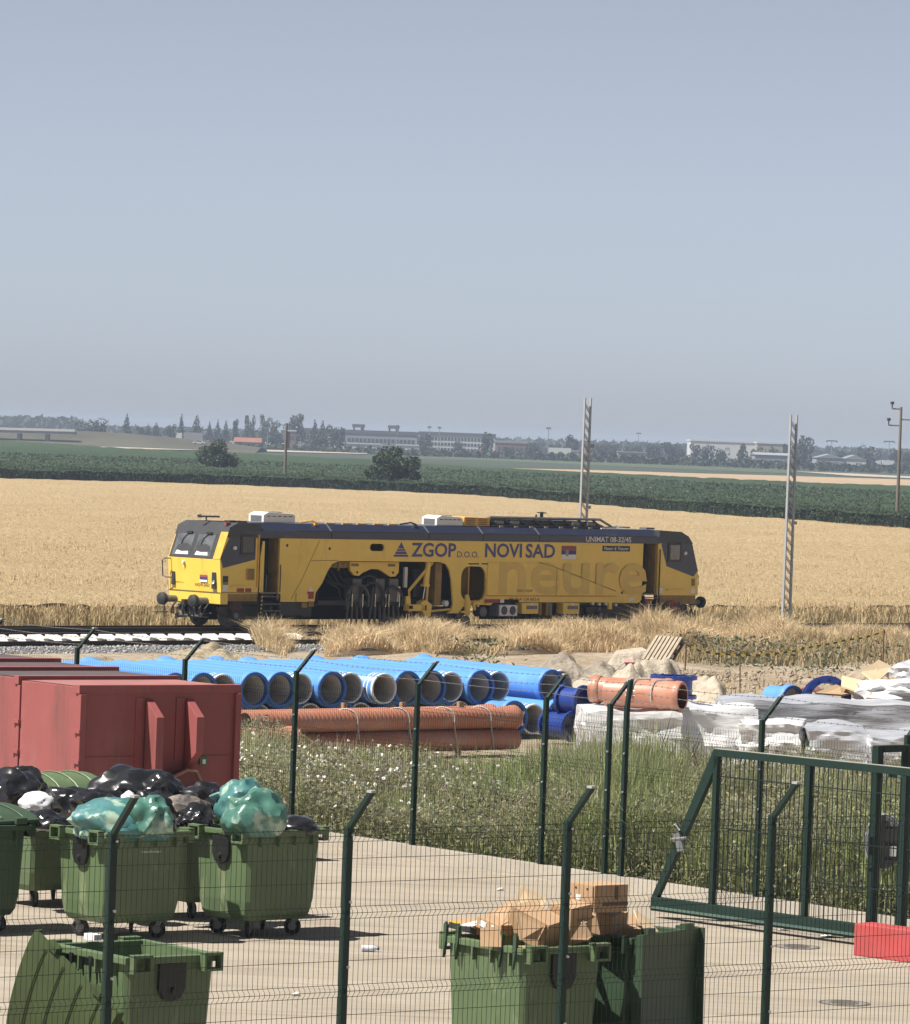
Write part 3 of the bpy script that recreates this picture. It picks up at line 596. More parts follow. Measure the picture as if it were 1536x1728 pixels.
q = MB(); q.hexa([(-1.3, -.13, 0), (1.3, -.13, 0), (1.3, .13, 0), (-1.3, .13, 0)], [(-1.3, -.11, .2), (1.3, -.11, .2), (1.3, .11, .2), (-1.3, .11, .2)]); me = q.mesh('sleeper'); me.materials.append(M('grey_sleeper', (.36, .34, .31), .9, var=.3))
for i in range(76):
    o = link('sleeper', me, None, tr); o.location = (-20+i*.63, 1.42, -.375); o.rotation_euler = (0, 0, math.pi/2)
# row of new white sleepers beside the near rails: front sloped to catch the sun
q = MB(); q.hexa([(-.35, -.34, 0), (.35, -.34, 0), (.33, .45, 0), (-.33, .45, 0)], [(-.33, -.30, .05), (.33, -.30, .05), (.30, .36, .285), (-.30, .36, .285)]); me = q.mesh('white_sleeper'); me.materials.append(m_slp)
for i in range(24):
    o = link('white_sleeper', me, None, tr); o.location = (-19.5+i*.825, -4.75+RNG.uniform(-.03, .03), -.22); o.rotation_euler = (0, RNG.uniform(-.02, .02), RNG.uniform(-.04, .04))
q = MB(); q.hexa([(.0, -.44, 0), (.28, -.44, 0), (.28, -.1, 0), (.0, -.1, 0)], [(.03, -.40, .13), (.26, -.40, .13), (.24, -.12, .17), (.05, -.12, .17)]); me = q.mesh('notch_block'); me.materials.append(m_notch)  # dark block stands in for the shade in each sleeper's notch
for i in range(24):
    o = link('notch_block', me, None, tr); o.location = (-19.5+i*.825, -4.75, -.22)
# ================================================================== THE YELLOW TRACK MACHINE
T = empty('track_machine', P0, TH, 'long yellow and navy railway track tamping machine with an open work bay', 'rail vehicle')
YEL = M('machine_yellow', (.85, .575, .085), .42, var=.10, scale=.8, coat=.15); NAVY = M('machine_navy', (.024, .029, .062), .35, var=.15, scale=.7, coat=.25)
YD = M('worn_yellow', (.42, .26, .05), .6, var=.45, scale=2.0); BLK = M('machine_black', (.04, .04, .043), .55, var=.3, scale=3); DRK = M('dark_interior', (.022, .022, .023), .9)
GRYM = M('machine_grey', (.22, .225, .23), .5, .3, var=.2, scale=4); WHT = M('white_paint', (.74, .73, .69), .5, var=.08, scale=3); REDM = M('red_plate', (.42, .07, .05), .6); BLU = M('lettering_blue', (.085, .09, .28), .5, var=.25, scale=5)
GLS = M('cab_glass', (.18, .19, .20), .06, rgb2=(.06, .065, .07), scale=1.6, spec=.9, coat=.5); ROOFD = M('cab_roof_grey', (.06, .062, .068), .5, var=.2, scale=1.5); OIL = M('oily_metal', (.17, .163, .155), .5, .2, var=.5, scale=5)  # cab_glass: pale grey stands in for reflection in the panes
CHR = M('bright_rod', (.7, .7, .7), .15, 1.0); ORG = M('orange_yellow', (.70, .36, .05), .5)
wear(YEL, (.30, .19, .06), (1, 1, .25), 1.6, .56, .78, .45); wear(YEL, (.12, .085, .05), (1, 1, 1), 9, .66, .72, .5); wear(NAVY, (.10, .10, .11), (.3, 1, 1), 2.5, .55, .75, .35)
ex, ey = (1, 0, 0), (0, 0, 1)
def part(name, mb, mat, bevel=0.0, smooth=False, parent=None): return mb.build(name, mat, parent or T, smooth, bevel)
# side wall with the work bay cut out of it, the rounded opening and the slot
outer = [(1.0, 3.43)]
outer = [(2.92, 3.45), (2.92, 1.10), (3.2, 1.0), (4.84, 1.0), (4.9, 1.36), (5.22, 1.72), (5.5, 2.2), (5.72, 2.47), (6.07, 2.58), (11.6, 2.58), (11.95, 2.5), (12.15, 2.28), (12.28, 1.9), (12.42, .95), (12.33, .66), (12.1, .56), (12.75, .56), (13.0, .84), (13.2, .92), (14.55, .88), (14.9, 1.12), (16.2, 1.12), (16.2, 1.0), (20.7, 1.0), (23.2, .97), (23.45, 1.1), (23.45, 3.45)]
plate('side_wall', outer, [rrect(12.82, 1.06, 14.22, 2.42, .42), rrect(7.72, 2.98, 8.5, 3.26, .13)], .08, YEL, T, (0, .04, 0), ex, ey)
m = MB(); m.box((13.2, 2.86, 2.2), (20.6, .08, 2.5)); part('far_side_wall', m, YEL)
# raised panel edges on the right half, light strips
def strip_on(name, pts, w, mat, t=-.012, parent=None):
    m = MB(); m.tube([(s, t, h) for s, h in pts], w, 4); return part(name, m, mat, parent=parent)
m = MB(); m.prism([(14.3, -.03, 1.25), (21.8, -.03, 1.25), (21.8, -.03, 1.45), (18.3, -.03, 2.36), (17.2, -.03, 2.58), (14.3, -.03, 2.58)], (0, .028, 0)); part('engine_cover', m, YEL, bevel=.012)
strip_on('trim', [(14.26, 1.26), (21.85, 1.26)], .02, ORG, -.045); strip_on('trim', [(18.28, 1.26), (18.28, 2.36)], .016, ORG, -.045)
strip_on('trim', [(17.2, 2.62), (18.3, 2.39), (21.83, 1.47)], .012, YD, -.035)
strip_on('trim', [(3.6, 1.1), (4.1, 1.8), (5.0, 3.35)], .010, YD, -.006); strip_on('trim', [(4.6, 2.58), (6.0, 2.6)], .010, YD, -.006)
# roof: vertical navy band, sloped shoulder, flat top
def roofsec(s0, s1, name, mat=NAVY):
    m = MB(); pr = [(-.02, 3.42), (-.02, 3.70), (.30, 3.98), (2.6, 3.98), (2.92, 3.70), (2.92, 3.42)]
    m.prism([(s0, t, h) for t, h in pr], (s1-s0, 0, 0)); return part(name, m, mat)
roofsec(.95, 3.6, 'cab_roof_section'); 
for s0, s1 in ((3.6, 5.6), (5.63, 10.9), (10.93, 13.95), (13.98, 17.2), (17.23, 24.4)): roofsec(s0, s1, 'roof_panel')
for s in (5.615, 10.915, 13.965, 17.215):
    m = MB(); m.prism([(s-.03, t, h) for t, h in [(-.035, 3.70), (.29, 3.995), (.4, 3.995), (.4, 3.97), (.30, 3.97), (-.02, 3.69)]], (.06, 0, 0)); part('roof_seam', m, GRYM)
m = MB(); m.box((14.0, -.03, 3.71), (20.5, .03, .03)); part('gutter', m, BLK)
for s in (6.0, 6.9, 7.7, 8.6, 9.4):
    m = MB(); m.box((s, .5, 4.0), (.5, .1, .05)); part('roof_handle', m, ORG)
# ---- cabs
def cab(prof, name, flip=False):
    m = MB(); m.prism([(s, .0, h) for s, h in prof], (0, 2.9, 0)); return part(name, m, YEL)
cab([(1.86, 1.3), (1.86, 3.60), (.72, 3.60), (.25, 3.60), (-.14, 2.57), (-.04, 1.35), (-.02, 1.3)], 'front_cab')
m = MB(); m.prism([(s, -.012, h) for s, h in [(1.90, 3.44), (1.90, 3.98), (.72, 3.98), (.30, 3.80), (.18, 3.45), (.25, 3.40)]], (0, 2.924, 0)); part('cab_roof', m, ROOFD)
m = MB(); m.prism([(-.06, .0, 1.345), (.02, .0, .93), (.10, .0, .88), (.10, 2.9, .88), (.02, 2.9, .93), (-.06, 2.9, 1.345)], (0, 0, 0)) if False else None
m = MB(); m.hexa([(-.03, 0.02, .90), (.35, .02, .90), (.35, 2.88, .90), (-.03, 2.88, .90)], [(-.05, .02, 1.33), (.35, .02, 1.33), (.35, 2.88, 1.33), (-.05, 2.88, 1.33)]); part('front_skirt', m, YEL, bevel=.02)
m = MB(); m.box((1.12, .06, 1.17), (1.5, .06, .30)); part('side_skirt', m, YD)
# windscreen on the raked face
A = Vector((-.14, 0, 2.57)); Bv = Vector((.25, 0, 3.60)); dv = (Bv-A); dv.normalize(); nrm = Vector((-dv.z, 0, dv.x))
def rake(t, u, off=.012): return A+dv*u+Vector((0, t, 0))+nrm*off
def rplate(name, t0, t1, u0, u1, off, mat, th=.02, parent=None):
    m = MB(); m.prism([rake(t0, u0, off), rake(t1, u0, off), rake(t1, u1, off), rake(t0, u1, off)], nrm*-th); return part(name, m, mat, parent=parent)
wsf = rplate('windscreen_frame', .42, 2.86, .02, 1.10, .015, BLK)
rplate('windscreen_glass', .62, 1.58, .10, .98, .022, GLS, .012, wsf); rplate('windscreen_glass', 1.78, 2.72, .10, .98, .022, GLS, .012, wsf)
def wiper(t0):
    m = MB(); m.tube([rake(t0, 1.08, .05), rake(t0+.28, .78, .05), rake(t0+.32, .55, .04)], .016, 5); m.box(rake(t0+.02, 1.02, .06), (.05, .3, .08)); part('wiper', m, BLK)
wiper(.95); wiper(2.05)
for t in (1.1, 2.2):
    m = MB(); m.prism([rake(t-.36, .14, .03), rake(t+.36, .14, .03), rake(t+.30, .30, .03), rake(t+.05, .24, .03), rake(t-.3, .27, .03)], nrm*-.004); part('paper_on_dash', m, WHT, parent=wsf)
    m = MB(); m.prism([rake(t-.42, .30, .027), rake(t+.40, .30, .027), rake(t+.34, .52, .027), rake(t-.1, .60, .027), rake(t-.36, .5, .027)], nrm*-.003); part('seat_back', m, BLK, parent=wsf)
m = MB(); m.prism([rake(t, u, .02) for t, u in ((-.0, .02), (.40, .02), (.40, 1.12), (.0, 1.12))], nrm*-.02); part('corner_pillar', m, ORG)
# front details
def ftp(t, h, off=.015): s = float(np.interp(h, [.9, 1.33, 2.57], [-.02, -.045, -.14])); return Vector((s-off, t, h))
m = MB(); m.box(ftp(.34, 1.78), (.05, .22, .62)); hl = part('lamp_panel', m, BLK); m = MB(); m.lathe([(0, .0), (0, .07), (.03, .07)], ftp(.34, 1.72, .05), (-1, 0, 0), 12); part('headlight', m, WHT, parent=hl)
m = MB(); m.box(ftp(2.62, 1.78), (.05, .18, .5)); part('lamp_panel', m, BLK)
for h, mt in ((1.93, M('flag_red', (.42, .09, .09), .6)), (1.84, M('flag_blue', (.05, .07, .22), .6)), (1.75, WHT)):
    m = MB(); m.box(ftp(.93, h), (.012, .40, .09)); part('flag_stripe', m, mt)
text('lettering', 'NOVI SAD', .11, .80, M('faded_brown', (.20, .11, .03), .6), T, ftp(1.42, 1.54, .008), (0, -1, 0), (0, 0, 1), .01)
text('lettering', 'J.ZGOP d.o.o.', .07, .52, MATS['faded_brown'], T, ftp(2.55, 1.60, .008), (0, -1, 0), (0, 0, 1), .005)
m = MB(); m.tube([ftp(2.0, 2.42, .02), ftp(2.0, 2.42, .09)], .05, 8); m.box(ftp(2.0, 2.30, .04), (.02, .03, .18)); part('front_bolt', m, WHT)
m = MB(); m.tube([ftp(2.75, 2.52, .0), ftp(2.82, 2.52, .22), ftp(2.95, 2.45, .26), ftp(2.95, 1.85, .26), ftp(2.8, 1.80, .2), ftp(2.7, 1.80, 0)], .022, 6); part('grab_rail', m, BLK)
strip_on('seam_line', [(-.06, 1.34), (1.86, 1.34)], .012, BLK, -.004); m = MB(); m.tube([(-.065, .02, 1.34), (-.065, 2.88, 1.34)], .012, 4); part('seam_line', m, BLK)
# side of the left cab
m = MB(); m.prism([(.02, -.010, 2.27), (-.12, -.010, 2.66), (.30, -.010, 3.42), (.85, -.010, 3.62), (1.66, -.010, 3.62), (1.66, -.010, 2.60)], (0, .009, 0)); part('navy_panel', m, NAVY)
m = MB(); m.box((1.24, -.02, 3.16), (.74, .04, .78)); wf = part('side_window', m, BLK, bevel=.01); m = MB(); m.box((1.24, -.043, 3.16), (.56, .01, .60)); part('pane', m, M('dark_pane', (.03, .032, .036), .12, spec=.7), parent=wf)
m = MB(); m.tube([(.55, -.01, 3.03), (.55, -.09, 3.03)], .075, 10); part('horn_lamp', m, WHT)
m = MB(); m.box((1.80, -.02, 2.55), (.07, .05, 2.0)); part('door_post', m, ORG)
m = MB(); m.box((1.44, -.02, 2.05), (.36, .03, .40)); part('hatch', m, YD); strip_on('hatch_rim', [(1.25, 2.24), (1.25, 1.83), (1.63, 1.83)], .018, ORG, -.04)
m = MB(); m.box((.80, -.06, 1.58), (.75, .05, .05)); part('footrail', m, YEL)
for s, h, w, d, mt in ((.17, 1.85, .26, .24, BLK), (.17, 1.68, .26, .08, YD), (.17, 1.52, .24, .22, WHT), (.95, 1.44, .36, .14, REDM), (1.36, 1.44, .30, .14, REDM)):
    m = MB(); m.box((s, -.006, h), (w, .012, d)); part('sign_plate', m, mt)
# door openings: dark recess, frame and open leaf
def doorway(s0, s1, leaf):
    m = MB(); m.box(((s0+s1)/2, .55, 2.45), (s1-s0, .05, 2.1)); part('door_recess', m, DRK)
    for s in (s0-.02, s1+.02):
        m = MB(); m.box((s, .28, 2.4), (.04, .56, 2.1)); part('door_jamb', m, DRK if s < s1 else YD)
    m = MB(); m.box(((s0+s1)/2, .28, 1.34), (s1-s0, .56, .06)); part('door_sill', m, GRYM)
doorway(1.98, 2.84, 0)
m = MB(); m.prism([(1.90, -.04, 1.36), (2.08, -.06, 1.36), (2.08, -.06, 3.3), (2.0, -.04, 3.3), (1.90, -.04, 2.7)], (0, .03, 0)); part('open_door', m, YEL)
m = MB(); m.tube([(2.94, -.07, 1.36), (2.94, -.07, 2.42)], .022, 6); part('grab_rail', m, BLK)
m = MB(); m.box((2.2, .42, 2.2), (.2, .1, .75)); part('seat_in_cab', m, M('leather_brown', (.12, .06, .045), .7))
m = MB(); m.tube([(2.55, .3, 1.4), (2.56, .3, 2.0)], .03, 6); part('inner_rail', m, GRYM)
def steps(s0, s1, nm):
    for h in (1.20, .92, .66, .40):
        m = MB(); m.box(((s0+s1)/2, .02, h), (s1-s0, .26, .03)); part('step', m, BLK); m = MB(); m.box(((s0+s1)/2, -.115, h+.005), (s1-s0, .012, .03)); part('step_edge', m, GRYM)
    for s in (s0, s1):
        m = MB(); m.box((s, .03, .82), (.04, .2, .96)); part('step_side', m, BLK)
steps(2.06, 2.96, 'l'); steps(23.55, 24.35, 'r')
for i in range(7):
    m = MB(); m.box((1.97-.012*i, -.13, 1.2-i*.15), (.05, .03, .08), ry=.5); part('warning_stripe', m, M('stripe_yellow', (.62, .5, .08), .6))
# right cab
cab([(24.36, 1.3), (24.36, 3.60), (26.1, 3.60), (26.44, 3.50), (26.88, 2.32), (26.92, 1.3)], 'rear_cab')
m = MB(); m.prism([(s, -.012, h) for s, h in [(24.40, 3.44), (24.40, 3.98), (25.75, 3.93), (26.2, 3.75), (26.50, 3.44)]], (0, 2.924, 0)); part('cab_roof', m, ROOFD)
m = MB(); m.prism([(24.55, -.010, 3.40), (24.62, -.010, 3.45), (26.44, -.010, 3.47), (26.86, -.010, 2.34), (26.6, -.010, 2.08), (24.92, -.010, 2.50)], (0, .009, 0)); part('navy_panel', m, NAVY)
m = MB(); m.box((25.36, -.02, 3.08), (.82, .04, .80)); wf = part('side_window', m, BLK, bevel=.01); m = MB(); m.box((25.36, -.043, 3.08), (.58, .01, .60)); part('pane', m, GLS, parent=wf)
m = MB(); m.tube([(26.0, -.01, 3.05), (26.0, -.09, 3.05)], .075, 10); part('horn_lamp', m, WHT)
doorway(23.62, 24.2, 0); m = MB(); m.box((23.9, .50, 2.45), (.5, .04, 2.0)); part('recess_panel', m, M('shaded_olive', (.16, .10, .03), .7))  # olive panel puts the shade of the open recess into its colour
m = MB(); m.tube([(24.42, -.07, 1.0), (24.42, -.07, 3.2)], .03, 6); part('grab_rail', m, BLK)
m = MB(); m.box((25.7, .05, 1.12), (2.2, .06, .36)); part('side_skirt', m, YD); m = MB(); m.box((25.45, -.05, 1.52), (1.0, .05, .05)); part('footrail', m, YEL)
for s, h, w, d, mt in ((24.6, 1.5, .22, .22, WHT), (26.6, 1.48, .26, .2, WHT), (26.6, 1.85, .22, .3, YD), (23.85, 1.06, .36, .14, REDM), (22.8, 1.12, .3, .14, WHT)):
    m = MB(); m.box((s, -.006, h), (w, .012, d)); part('sign_plate', m, mt)
m = MB(); m.tube([(26.9, .1, 2.2), (27.05, .1, 2.1), (27.05, .1, 1.75), (26.9, .1, 1.7)], .02, 6); part('grab_rail', m, BLK)
m = MB(); m.lathe([(0, .27), (0, .33), (.05, .33), (.05, .27)], (25.2, -.1, .78), (0, -1, 0), 20, close=True); m.box((25.2, -.12, .78), (.05, .03, .6)); m.box((25.2, -.12, .78), (.6, .03, .05)); m.box((25.2, -.12, .78), (.05, .03, .6), ry=.8); part('hand_wheel', m, M('red_handwheel', (.45, .09, .06), .6))
# buffers, drawgear
def buffer(s, t, d):
    m = MB(); m.lathe([(0, .13), (.38, .13), (.38, .10), (.55, .10)], (s, t, 1.0), (d, 0, 0), 16); part('buffer_stem', m, GRYM)
    m = MB(); m.lathe([(.55, 0.0), (.55, .22), (.60, .245), (.74, .23), (.79, .12), (.80, 0)], (s, t, 1.0), (d, 0, 0), 20); part('buffer_head', m, BLK, smooth=True)
for t in (.78, 2.53): buffer(-.05, t, -1); buffer(26.95, t-.35, 1)
m = MB(); m.box((-.25, 1.6, .92), (.5, .16, .2)); m.tube([(-.45, 1.6, .9), (-.5, 1.6, .6), (-.45, 1.6, .5)], .05, 6); part('draw_hook', m, BLK)
for i in range(7):
    t = .55+.3*i; m = MB(); m.tube([(-.12, t, .92), (-.30, t+.05, .70), (-.28, t+.1, .48), (-.1, t+.18, .44), (-.06, t+.25, .7)], .028, 6); part('brake_hose', m, BLK)
m = MB(); m.tube([(-.2, .5, .40), (-.2, 2.3, .40)], .05, 6); m.tube([(-.1, .4, .55), (-.15, 2.4, .30)], .03, 6); part('rail_guard', m, BLK); m = MB(); m.box((-.5, 2.9, .48), (.7, .25, .04)); m.tube([(-.3, 2.8, .95), (-.3, 2.9, .48)], .03, 5); part('shunter_step', m, GRYM)
# underframe, bogies with wheels, machinery
m = MB(); m.box((13.4, 1.5, .95), (26.4, 2.3, .18)); part('underframe', m, BLK)
def bogie(sc, name):
    m = MB()
    for t in (.34, 2.5): m.prism([(sc-1.7, t, .62), (sc-1.3, t, .42), (sc-.5, t, .34), (sc+.5, t, .34), (sc+1.3, t, .42), (sc+1.7, t, .62), (sc+1.7, t, .8), (sc+.7, t, .82), (sc-.7, t, .82), (sc-1.7, t, .8)], (0, .14, 0))
    m.box((sc, 1.45, .6), (.5, 2.0, .3)); bg_ = part('bogie', m, BLK)
    for s in (sc-.95, sc+.95):
        for t in (.62, 2.18):
            m = MB(); m.lathe([(0, .05), (.0, .32), (.02, .34), (.0, .42), (.0, .46), (.11, .45), (.14, .48), (.14, .05)], (s, t-.04, .46), (0, 1, 0), 28); part('wheel', m, OIL, parent=bg_)
        m = MB(); m.box((s, .26, .47), (.34, .16, .30)); part('axle_box', m, BLK, parent=bg_, bevel=.03)
        m = MB(); m.lathe([(0, .06), (.16, .06)], (s, .30, .64), (0, 0, 1), 10); m.lathe([(0, .0), (0, .11), (-.04, .11)], (s, .17, .47), (0, -1, 0), 12); part('spring', m, GRYM, parent=bg_)
bogie(1.9, 'front'); bogie(22.2, 'rear'); bogie(12.0, 'mid')
m = MB(); m.box((1.0, .35, .72), (.5, .3, .7)); m.box((.72, .3, .95), (.14, .14, .5)); part('sand_box', m, M('rust_brown', (.11, .065, .05), .9, var=.4))
m = MB(); m.box((3.7, .3, .72), (1.2, .5, .5)); m.box((4.6, .4, .7), (.5, .5, .56)); part('tool_box', m, BLK)
for s, h in ((4.3, .88), (4.65, .92)):
    m = MB(); m.box((s, .02, h), (.28, .1, .2)); part('valve', m, YD)
m = MB(); m.box((3.2, -.02, 1.06), (.5, .05, .1)); m.box((4.15, -.03, 1.16), (.6, .04, .3)); part('step_box', m, YEL)
for s, h, mt, nm in ((4.62, 1.28, REDM, 'warning_plate'), (4.62, 1.50, WHT, 'warning_triangle')):
    m = MB(); m.prism([(s-.17, -.012, h-.16), (s+.17, -.012, h-.16), (s+.17, -.012, h+.12), (s-.17, -.012, h+.12)] if nm == 'warning_plate' else [(s-.12, -.012, h-.1), (s+.12, -.012, h-.1), (s, -.012, h+.12)], (0, .01, 0)); part(nm, m, mt)
# work bay interior
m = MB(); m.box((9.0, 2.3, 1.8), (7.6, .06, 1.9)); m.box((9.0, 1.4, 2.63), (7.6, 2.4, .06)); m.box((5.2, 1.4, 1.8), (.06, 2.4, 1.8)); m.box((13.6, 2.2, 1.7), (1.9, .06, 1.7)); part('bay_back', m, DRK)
m = MB(); m.prism([(7.35, .30, 2.56), (11.6, .30, 2.56), (11.6, .30, 1.95), (11.3, .30, 1.92), (10.95, .30, 1.92), (10.3, .30, 2.2), (9.6, .30, 2.34), (8.9, .30, 2.2), (8.2, .30, 2.0), (7.9, .30, 1.96), (7.55, .30, 2.1), (7.35, .30, 2.3)], (0, .14, 0)) if False else m
m = MB(); m.prism([(6.95, .28, 2.55), (9.62, .28, 2.55), (9.62, .28, 2.15), (9.45, .28, 1.99), (9.2, .28, 1.97), (9.0, .28, 2.05), (8.55, .28, 2.26), (8.1, .28, 2.27), (7.65, .28, 2.12), (7.45, .28, 2.0), (7.2, .28, 2.02), (6.98, .28, 2.2)], (0, .12, 0)); lb = part('lifting_beam', m, YEL, bevel=.012)
for s in (7.33, 9.28):
    m = MB(); m.lathe([(0, .0), (0, .045), (-.02, .045)], (s, .265, 2.14), (0, 1, 0), 10); part('pin', m, BLK, parent=lb)
for s in (7.2, 9.2): m = MB(); m.box((s, .262, 2.42), (.38, .02, .10)); part('worn_mark', m, YD, parent=lb)
m = MB(); m.box((6.4, .5, 2.42), (1.0, .3, .24)); m.box((6.25, .2, 2.38), (.06, .06, .36)); part('side_arm', m, YD)
def tamper(s):
    m = MB(); m.box((s, .5, 1.45), (.5, .5, .9)); m.box((s-.32, .42, 1.15), (.12, .2, .9), ry=.12); m.box((s+.32, .42, 1.15), (.12, .2, .9), ry=-.12); part('tamping_unit', m, OIL, bevel=.03)
    for d in (-.42, -.14, .14, .42):
        m = MB(); m.tube([(s+d*.8, .38, .85), (s+d, .36, .42), (s+d*1.0, .36, .12)], .05, 6, rs=[.06, .05, .035]); m.box((s+d, .36, .10), (.14, .05, .1)); part('tine', m, OIL)
    for d in (-.3, .28):
        m = MB(); m.tube([(s+d, .2, .8), (s+d, .2, 1.3)], .025, 6); part('rod', m, CHR)
for s in (7.35, 8.6, 9.35): tamper(s)
m = MB(); pts = [(8.0+.85*math.cos(a), .3, 1.15+.85*math.sin(a)) for a in np.linspace(.3, 3.0, 14)]; m.tube(pts, .045, 6); part('hose', m, M('hose_rubber', (.05, .052, .06), .45))
for cx_, r_ in ((7.3, .62), (8.1, .70), (9.2, .55)):
    m = MB(); m.tube([(cx_+r_*math.cos(a), .16, 1.05+r_*math.sin(a)) for a in np.linspace(-.4, 3.5, 16)], .05, 6); part('hose', m, MATS['hose_rubber'] if cx_ > 8 else OIL)
for k_ in range(5):
    m = MB(); x = 5.7+k_*.35; m.tube([(x, .9, 2.3), (x+.3, .6, 1.8-.05*k_), (x+.9, .5, 1.5), (x+1.1, .5, .9)], .035, 6); part('hose', m, MATS['hose_rubber'])
m = MB(); m.tube([(11.28, .1, 2.55), (10.05, .1, 1.45), (10.1, .1, .85), (10.15, .1, .62)], .075, 4); m.box((9.98, .12, .95), (.2, .1, .55)); part('brace', m, YEL)
m = MB(); m.tube([(12.0-.22, .12, 2.56), (11.72, .12, 1.62)], .11, 10) if False else None
m = MB(); m.tube([(11.05, .10, 2.56), (10.92, .10, 1.68)], .11, 10); m.box((10.92, .1, 1.66), (.3, .22, .1)); part('hydraulic_cylinder', m, YEL, smooth=True); m = MB(); m.tube([(10.92, .1, 1.66), (10.82, .1, 1.12)], .03, 8); part('rod', m, CHR)
m = MB(); m.tube([(11.32, .3, 2.5), (11.2, .3, .8)], .06, 6); part('inner_post', m, YEL)
m = MB(); m.box((10.35, .1, .78), (.9, .3, .26)); m.prism([(10.6, -.05, 1.0), (10.85, -.05, 1.1), (11.2, -.05, .9), (11.15, -.05, .45), (10.95, -.05, .4), (10.6, -.05, .68)], (0, .3, 0)); part('clamp_head', m, YEL, bevel=.02); m = MB(); m.box((10.02, -.06, .80), (.2, .02, .13)); m.box((10.85, -.06, .78), (.06, .02, .2)); part('clamp_slot', m, DRK)
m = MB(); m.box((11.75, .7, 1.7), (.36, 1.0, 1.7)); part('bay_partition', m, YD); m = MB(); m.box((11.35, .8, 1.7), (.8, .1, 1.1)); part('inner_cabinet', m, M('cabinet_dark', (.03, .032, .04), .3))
m = MB(); m.box((10.2, .5, 1.95), (.16, .1, .8)); m.box((9.62, .3, 1.3), (.12, .1, .6), ry=.1); part('lit_plate', m, WHT)  # white paint stands in for sunlight on parts inside the bay
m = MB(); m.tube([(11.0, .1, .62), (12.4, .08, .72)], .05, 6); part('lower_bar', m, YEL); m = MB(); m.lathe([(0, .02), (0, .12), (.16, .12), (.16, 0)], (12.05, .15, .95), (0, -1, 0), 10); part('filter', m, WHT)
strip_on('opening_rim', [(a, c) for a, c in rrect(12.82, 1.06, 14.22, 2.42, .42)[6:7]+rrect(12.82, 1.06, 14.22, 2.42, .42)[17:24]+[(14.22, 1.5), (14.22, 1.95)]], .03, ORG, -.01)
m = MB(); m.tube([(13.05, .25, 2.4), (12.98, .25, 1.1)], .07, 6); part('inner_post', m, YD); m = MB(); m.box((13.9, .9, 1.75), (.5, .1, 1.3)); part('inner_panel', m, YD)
m = MB(); m.tube([(13.15, -.02, 1.3), (13.2, -.04, .95), (13.15, -.04, .5)], .10, 8, rs=[.08, .14, .1]); m.box((13.15, -.05, .62), (.6, .1, .08)); m.tube([(13.5, -.05, 1.0), (13.6, -.05, .7)], .07, 6); part('measuring_trolley', m, YEL, bevel=.0); m = MB(); m.lathe([(0, .0), (0, .22), (.08, .24), (.08, 0)], (13.2, .1, .24), (0, -1, 0), 16); part('trolley_wheel', m, OIL)
m = MB(); m.lathe([(0, 0), (0, .2), (.4, .2), (.4, 0)], (14.05, .3, .62), (0, -1, 0), 14); part('air_tank', m, OIL)
# twin fan box and yellow boxes under the right half
m = MB(); m.box((15.4, .1, .68), (1.1, .5, .48)); fb = part('fan_box', m, GRYM, bevel=.01); m = MB(); m.box((15.42, -.155, .68), (1.02, .015, .42)); part('fan_plate', m, WHT, parent=fb)
for s in (15.18, 15.66):
    m = MB(); m.lathe([(0, 0), (0, .175), (.012, .175)], (s, -.17, .68), (0, 1, 0), 20); part('fan', m, BLK, parent=fb)
    m = MB(); m.lathe([(0, .05), (0, .08), (.01, .08), (.01, .05)], (s, -.18, .68), (0, 1, 0), 14, close=True); m.lathe([(0, .12), (0, .135), (.01, .135), (.01, .12)], (s, -.18, .68), (0, 1, 0), 16, close=True); part('fan_guard', m, GRYM, parent=fb)
for s in (16.75, 19.15):
    m = MB(); m.box((s, .1, .76), (.95, .4, .44)); bx_ = part('side_box', m, YEL, bevel=.012); m = MB(); m.box((s+.08, -.106, .80), (.62, .012, .14)); part('label_plate', m, GRYM, parent=bx_); m = MB(); m.prism([(s+.0, -.106, .88), (s+.18, -.106, .88), (s+.09, -.106, 1.0-.02)], (0, .01, 0)); part('warning_triangle', m, WHT, parent=bx_)
for s in (17.5, 17.9, 18.1):
    m = MB(); m.box((s, .15, .72), (.16, .2, .5)); part('bracket', m, YD if s < 18 else GRYM)
for s in np.arange(16.3, 20.6, .45):
    m = MB(); m.box((s, .8, .55), (.3, .6, .4)); m.tube([(s, .3, .4), (s+.3, .3, .5)], .05, 6); part('pipework', m, BLK if RNG.random() < .7 else M('rust_brown', (.1, .05, .03)))
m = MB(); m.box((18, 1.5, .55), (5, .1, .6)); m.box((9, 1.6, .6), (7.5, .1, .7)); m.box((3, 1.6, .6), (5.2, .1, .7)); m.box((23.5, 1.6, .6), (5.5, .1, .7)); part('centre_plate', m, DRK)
for s, h in ((20.6, .95), (21.0, .92), (21.4, .93), (22.0, .9)):
    m = MB(); m.box((s, .1, h), (.12, .1, .1)); part('fitting', m, WHT)
m = MB(); m.box((21.6, .06, .86), (.2, .1, .28)); part('valve', m, YEL)
for s, h in ((25.0, .95), (25.5, .86), (24.7, .6), (24.9, .75), (25.8, .95)):
    m = MB(); m.tube([(s, 0, h), (s, -.06, h)], .06, 8); part('fitting', m, GRYM)
m = MB(); m.box((25.6, .5, .7), (1.8, .6, .4)); m.box((25.4, .3, .45), (.9, .3, .3)); part('tool_box', m, BLK)
for k_ in range(4):
    m = MB(); x = 25.6+k_*.3; m.tube([(x, .0, .85), (x+.1, -.05, .5), (x+.3, 0, .4), (x+.4, .1, .7)], .03, 6); part('brake_hose', m, BLK)
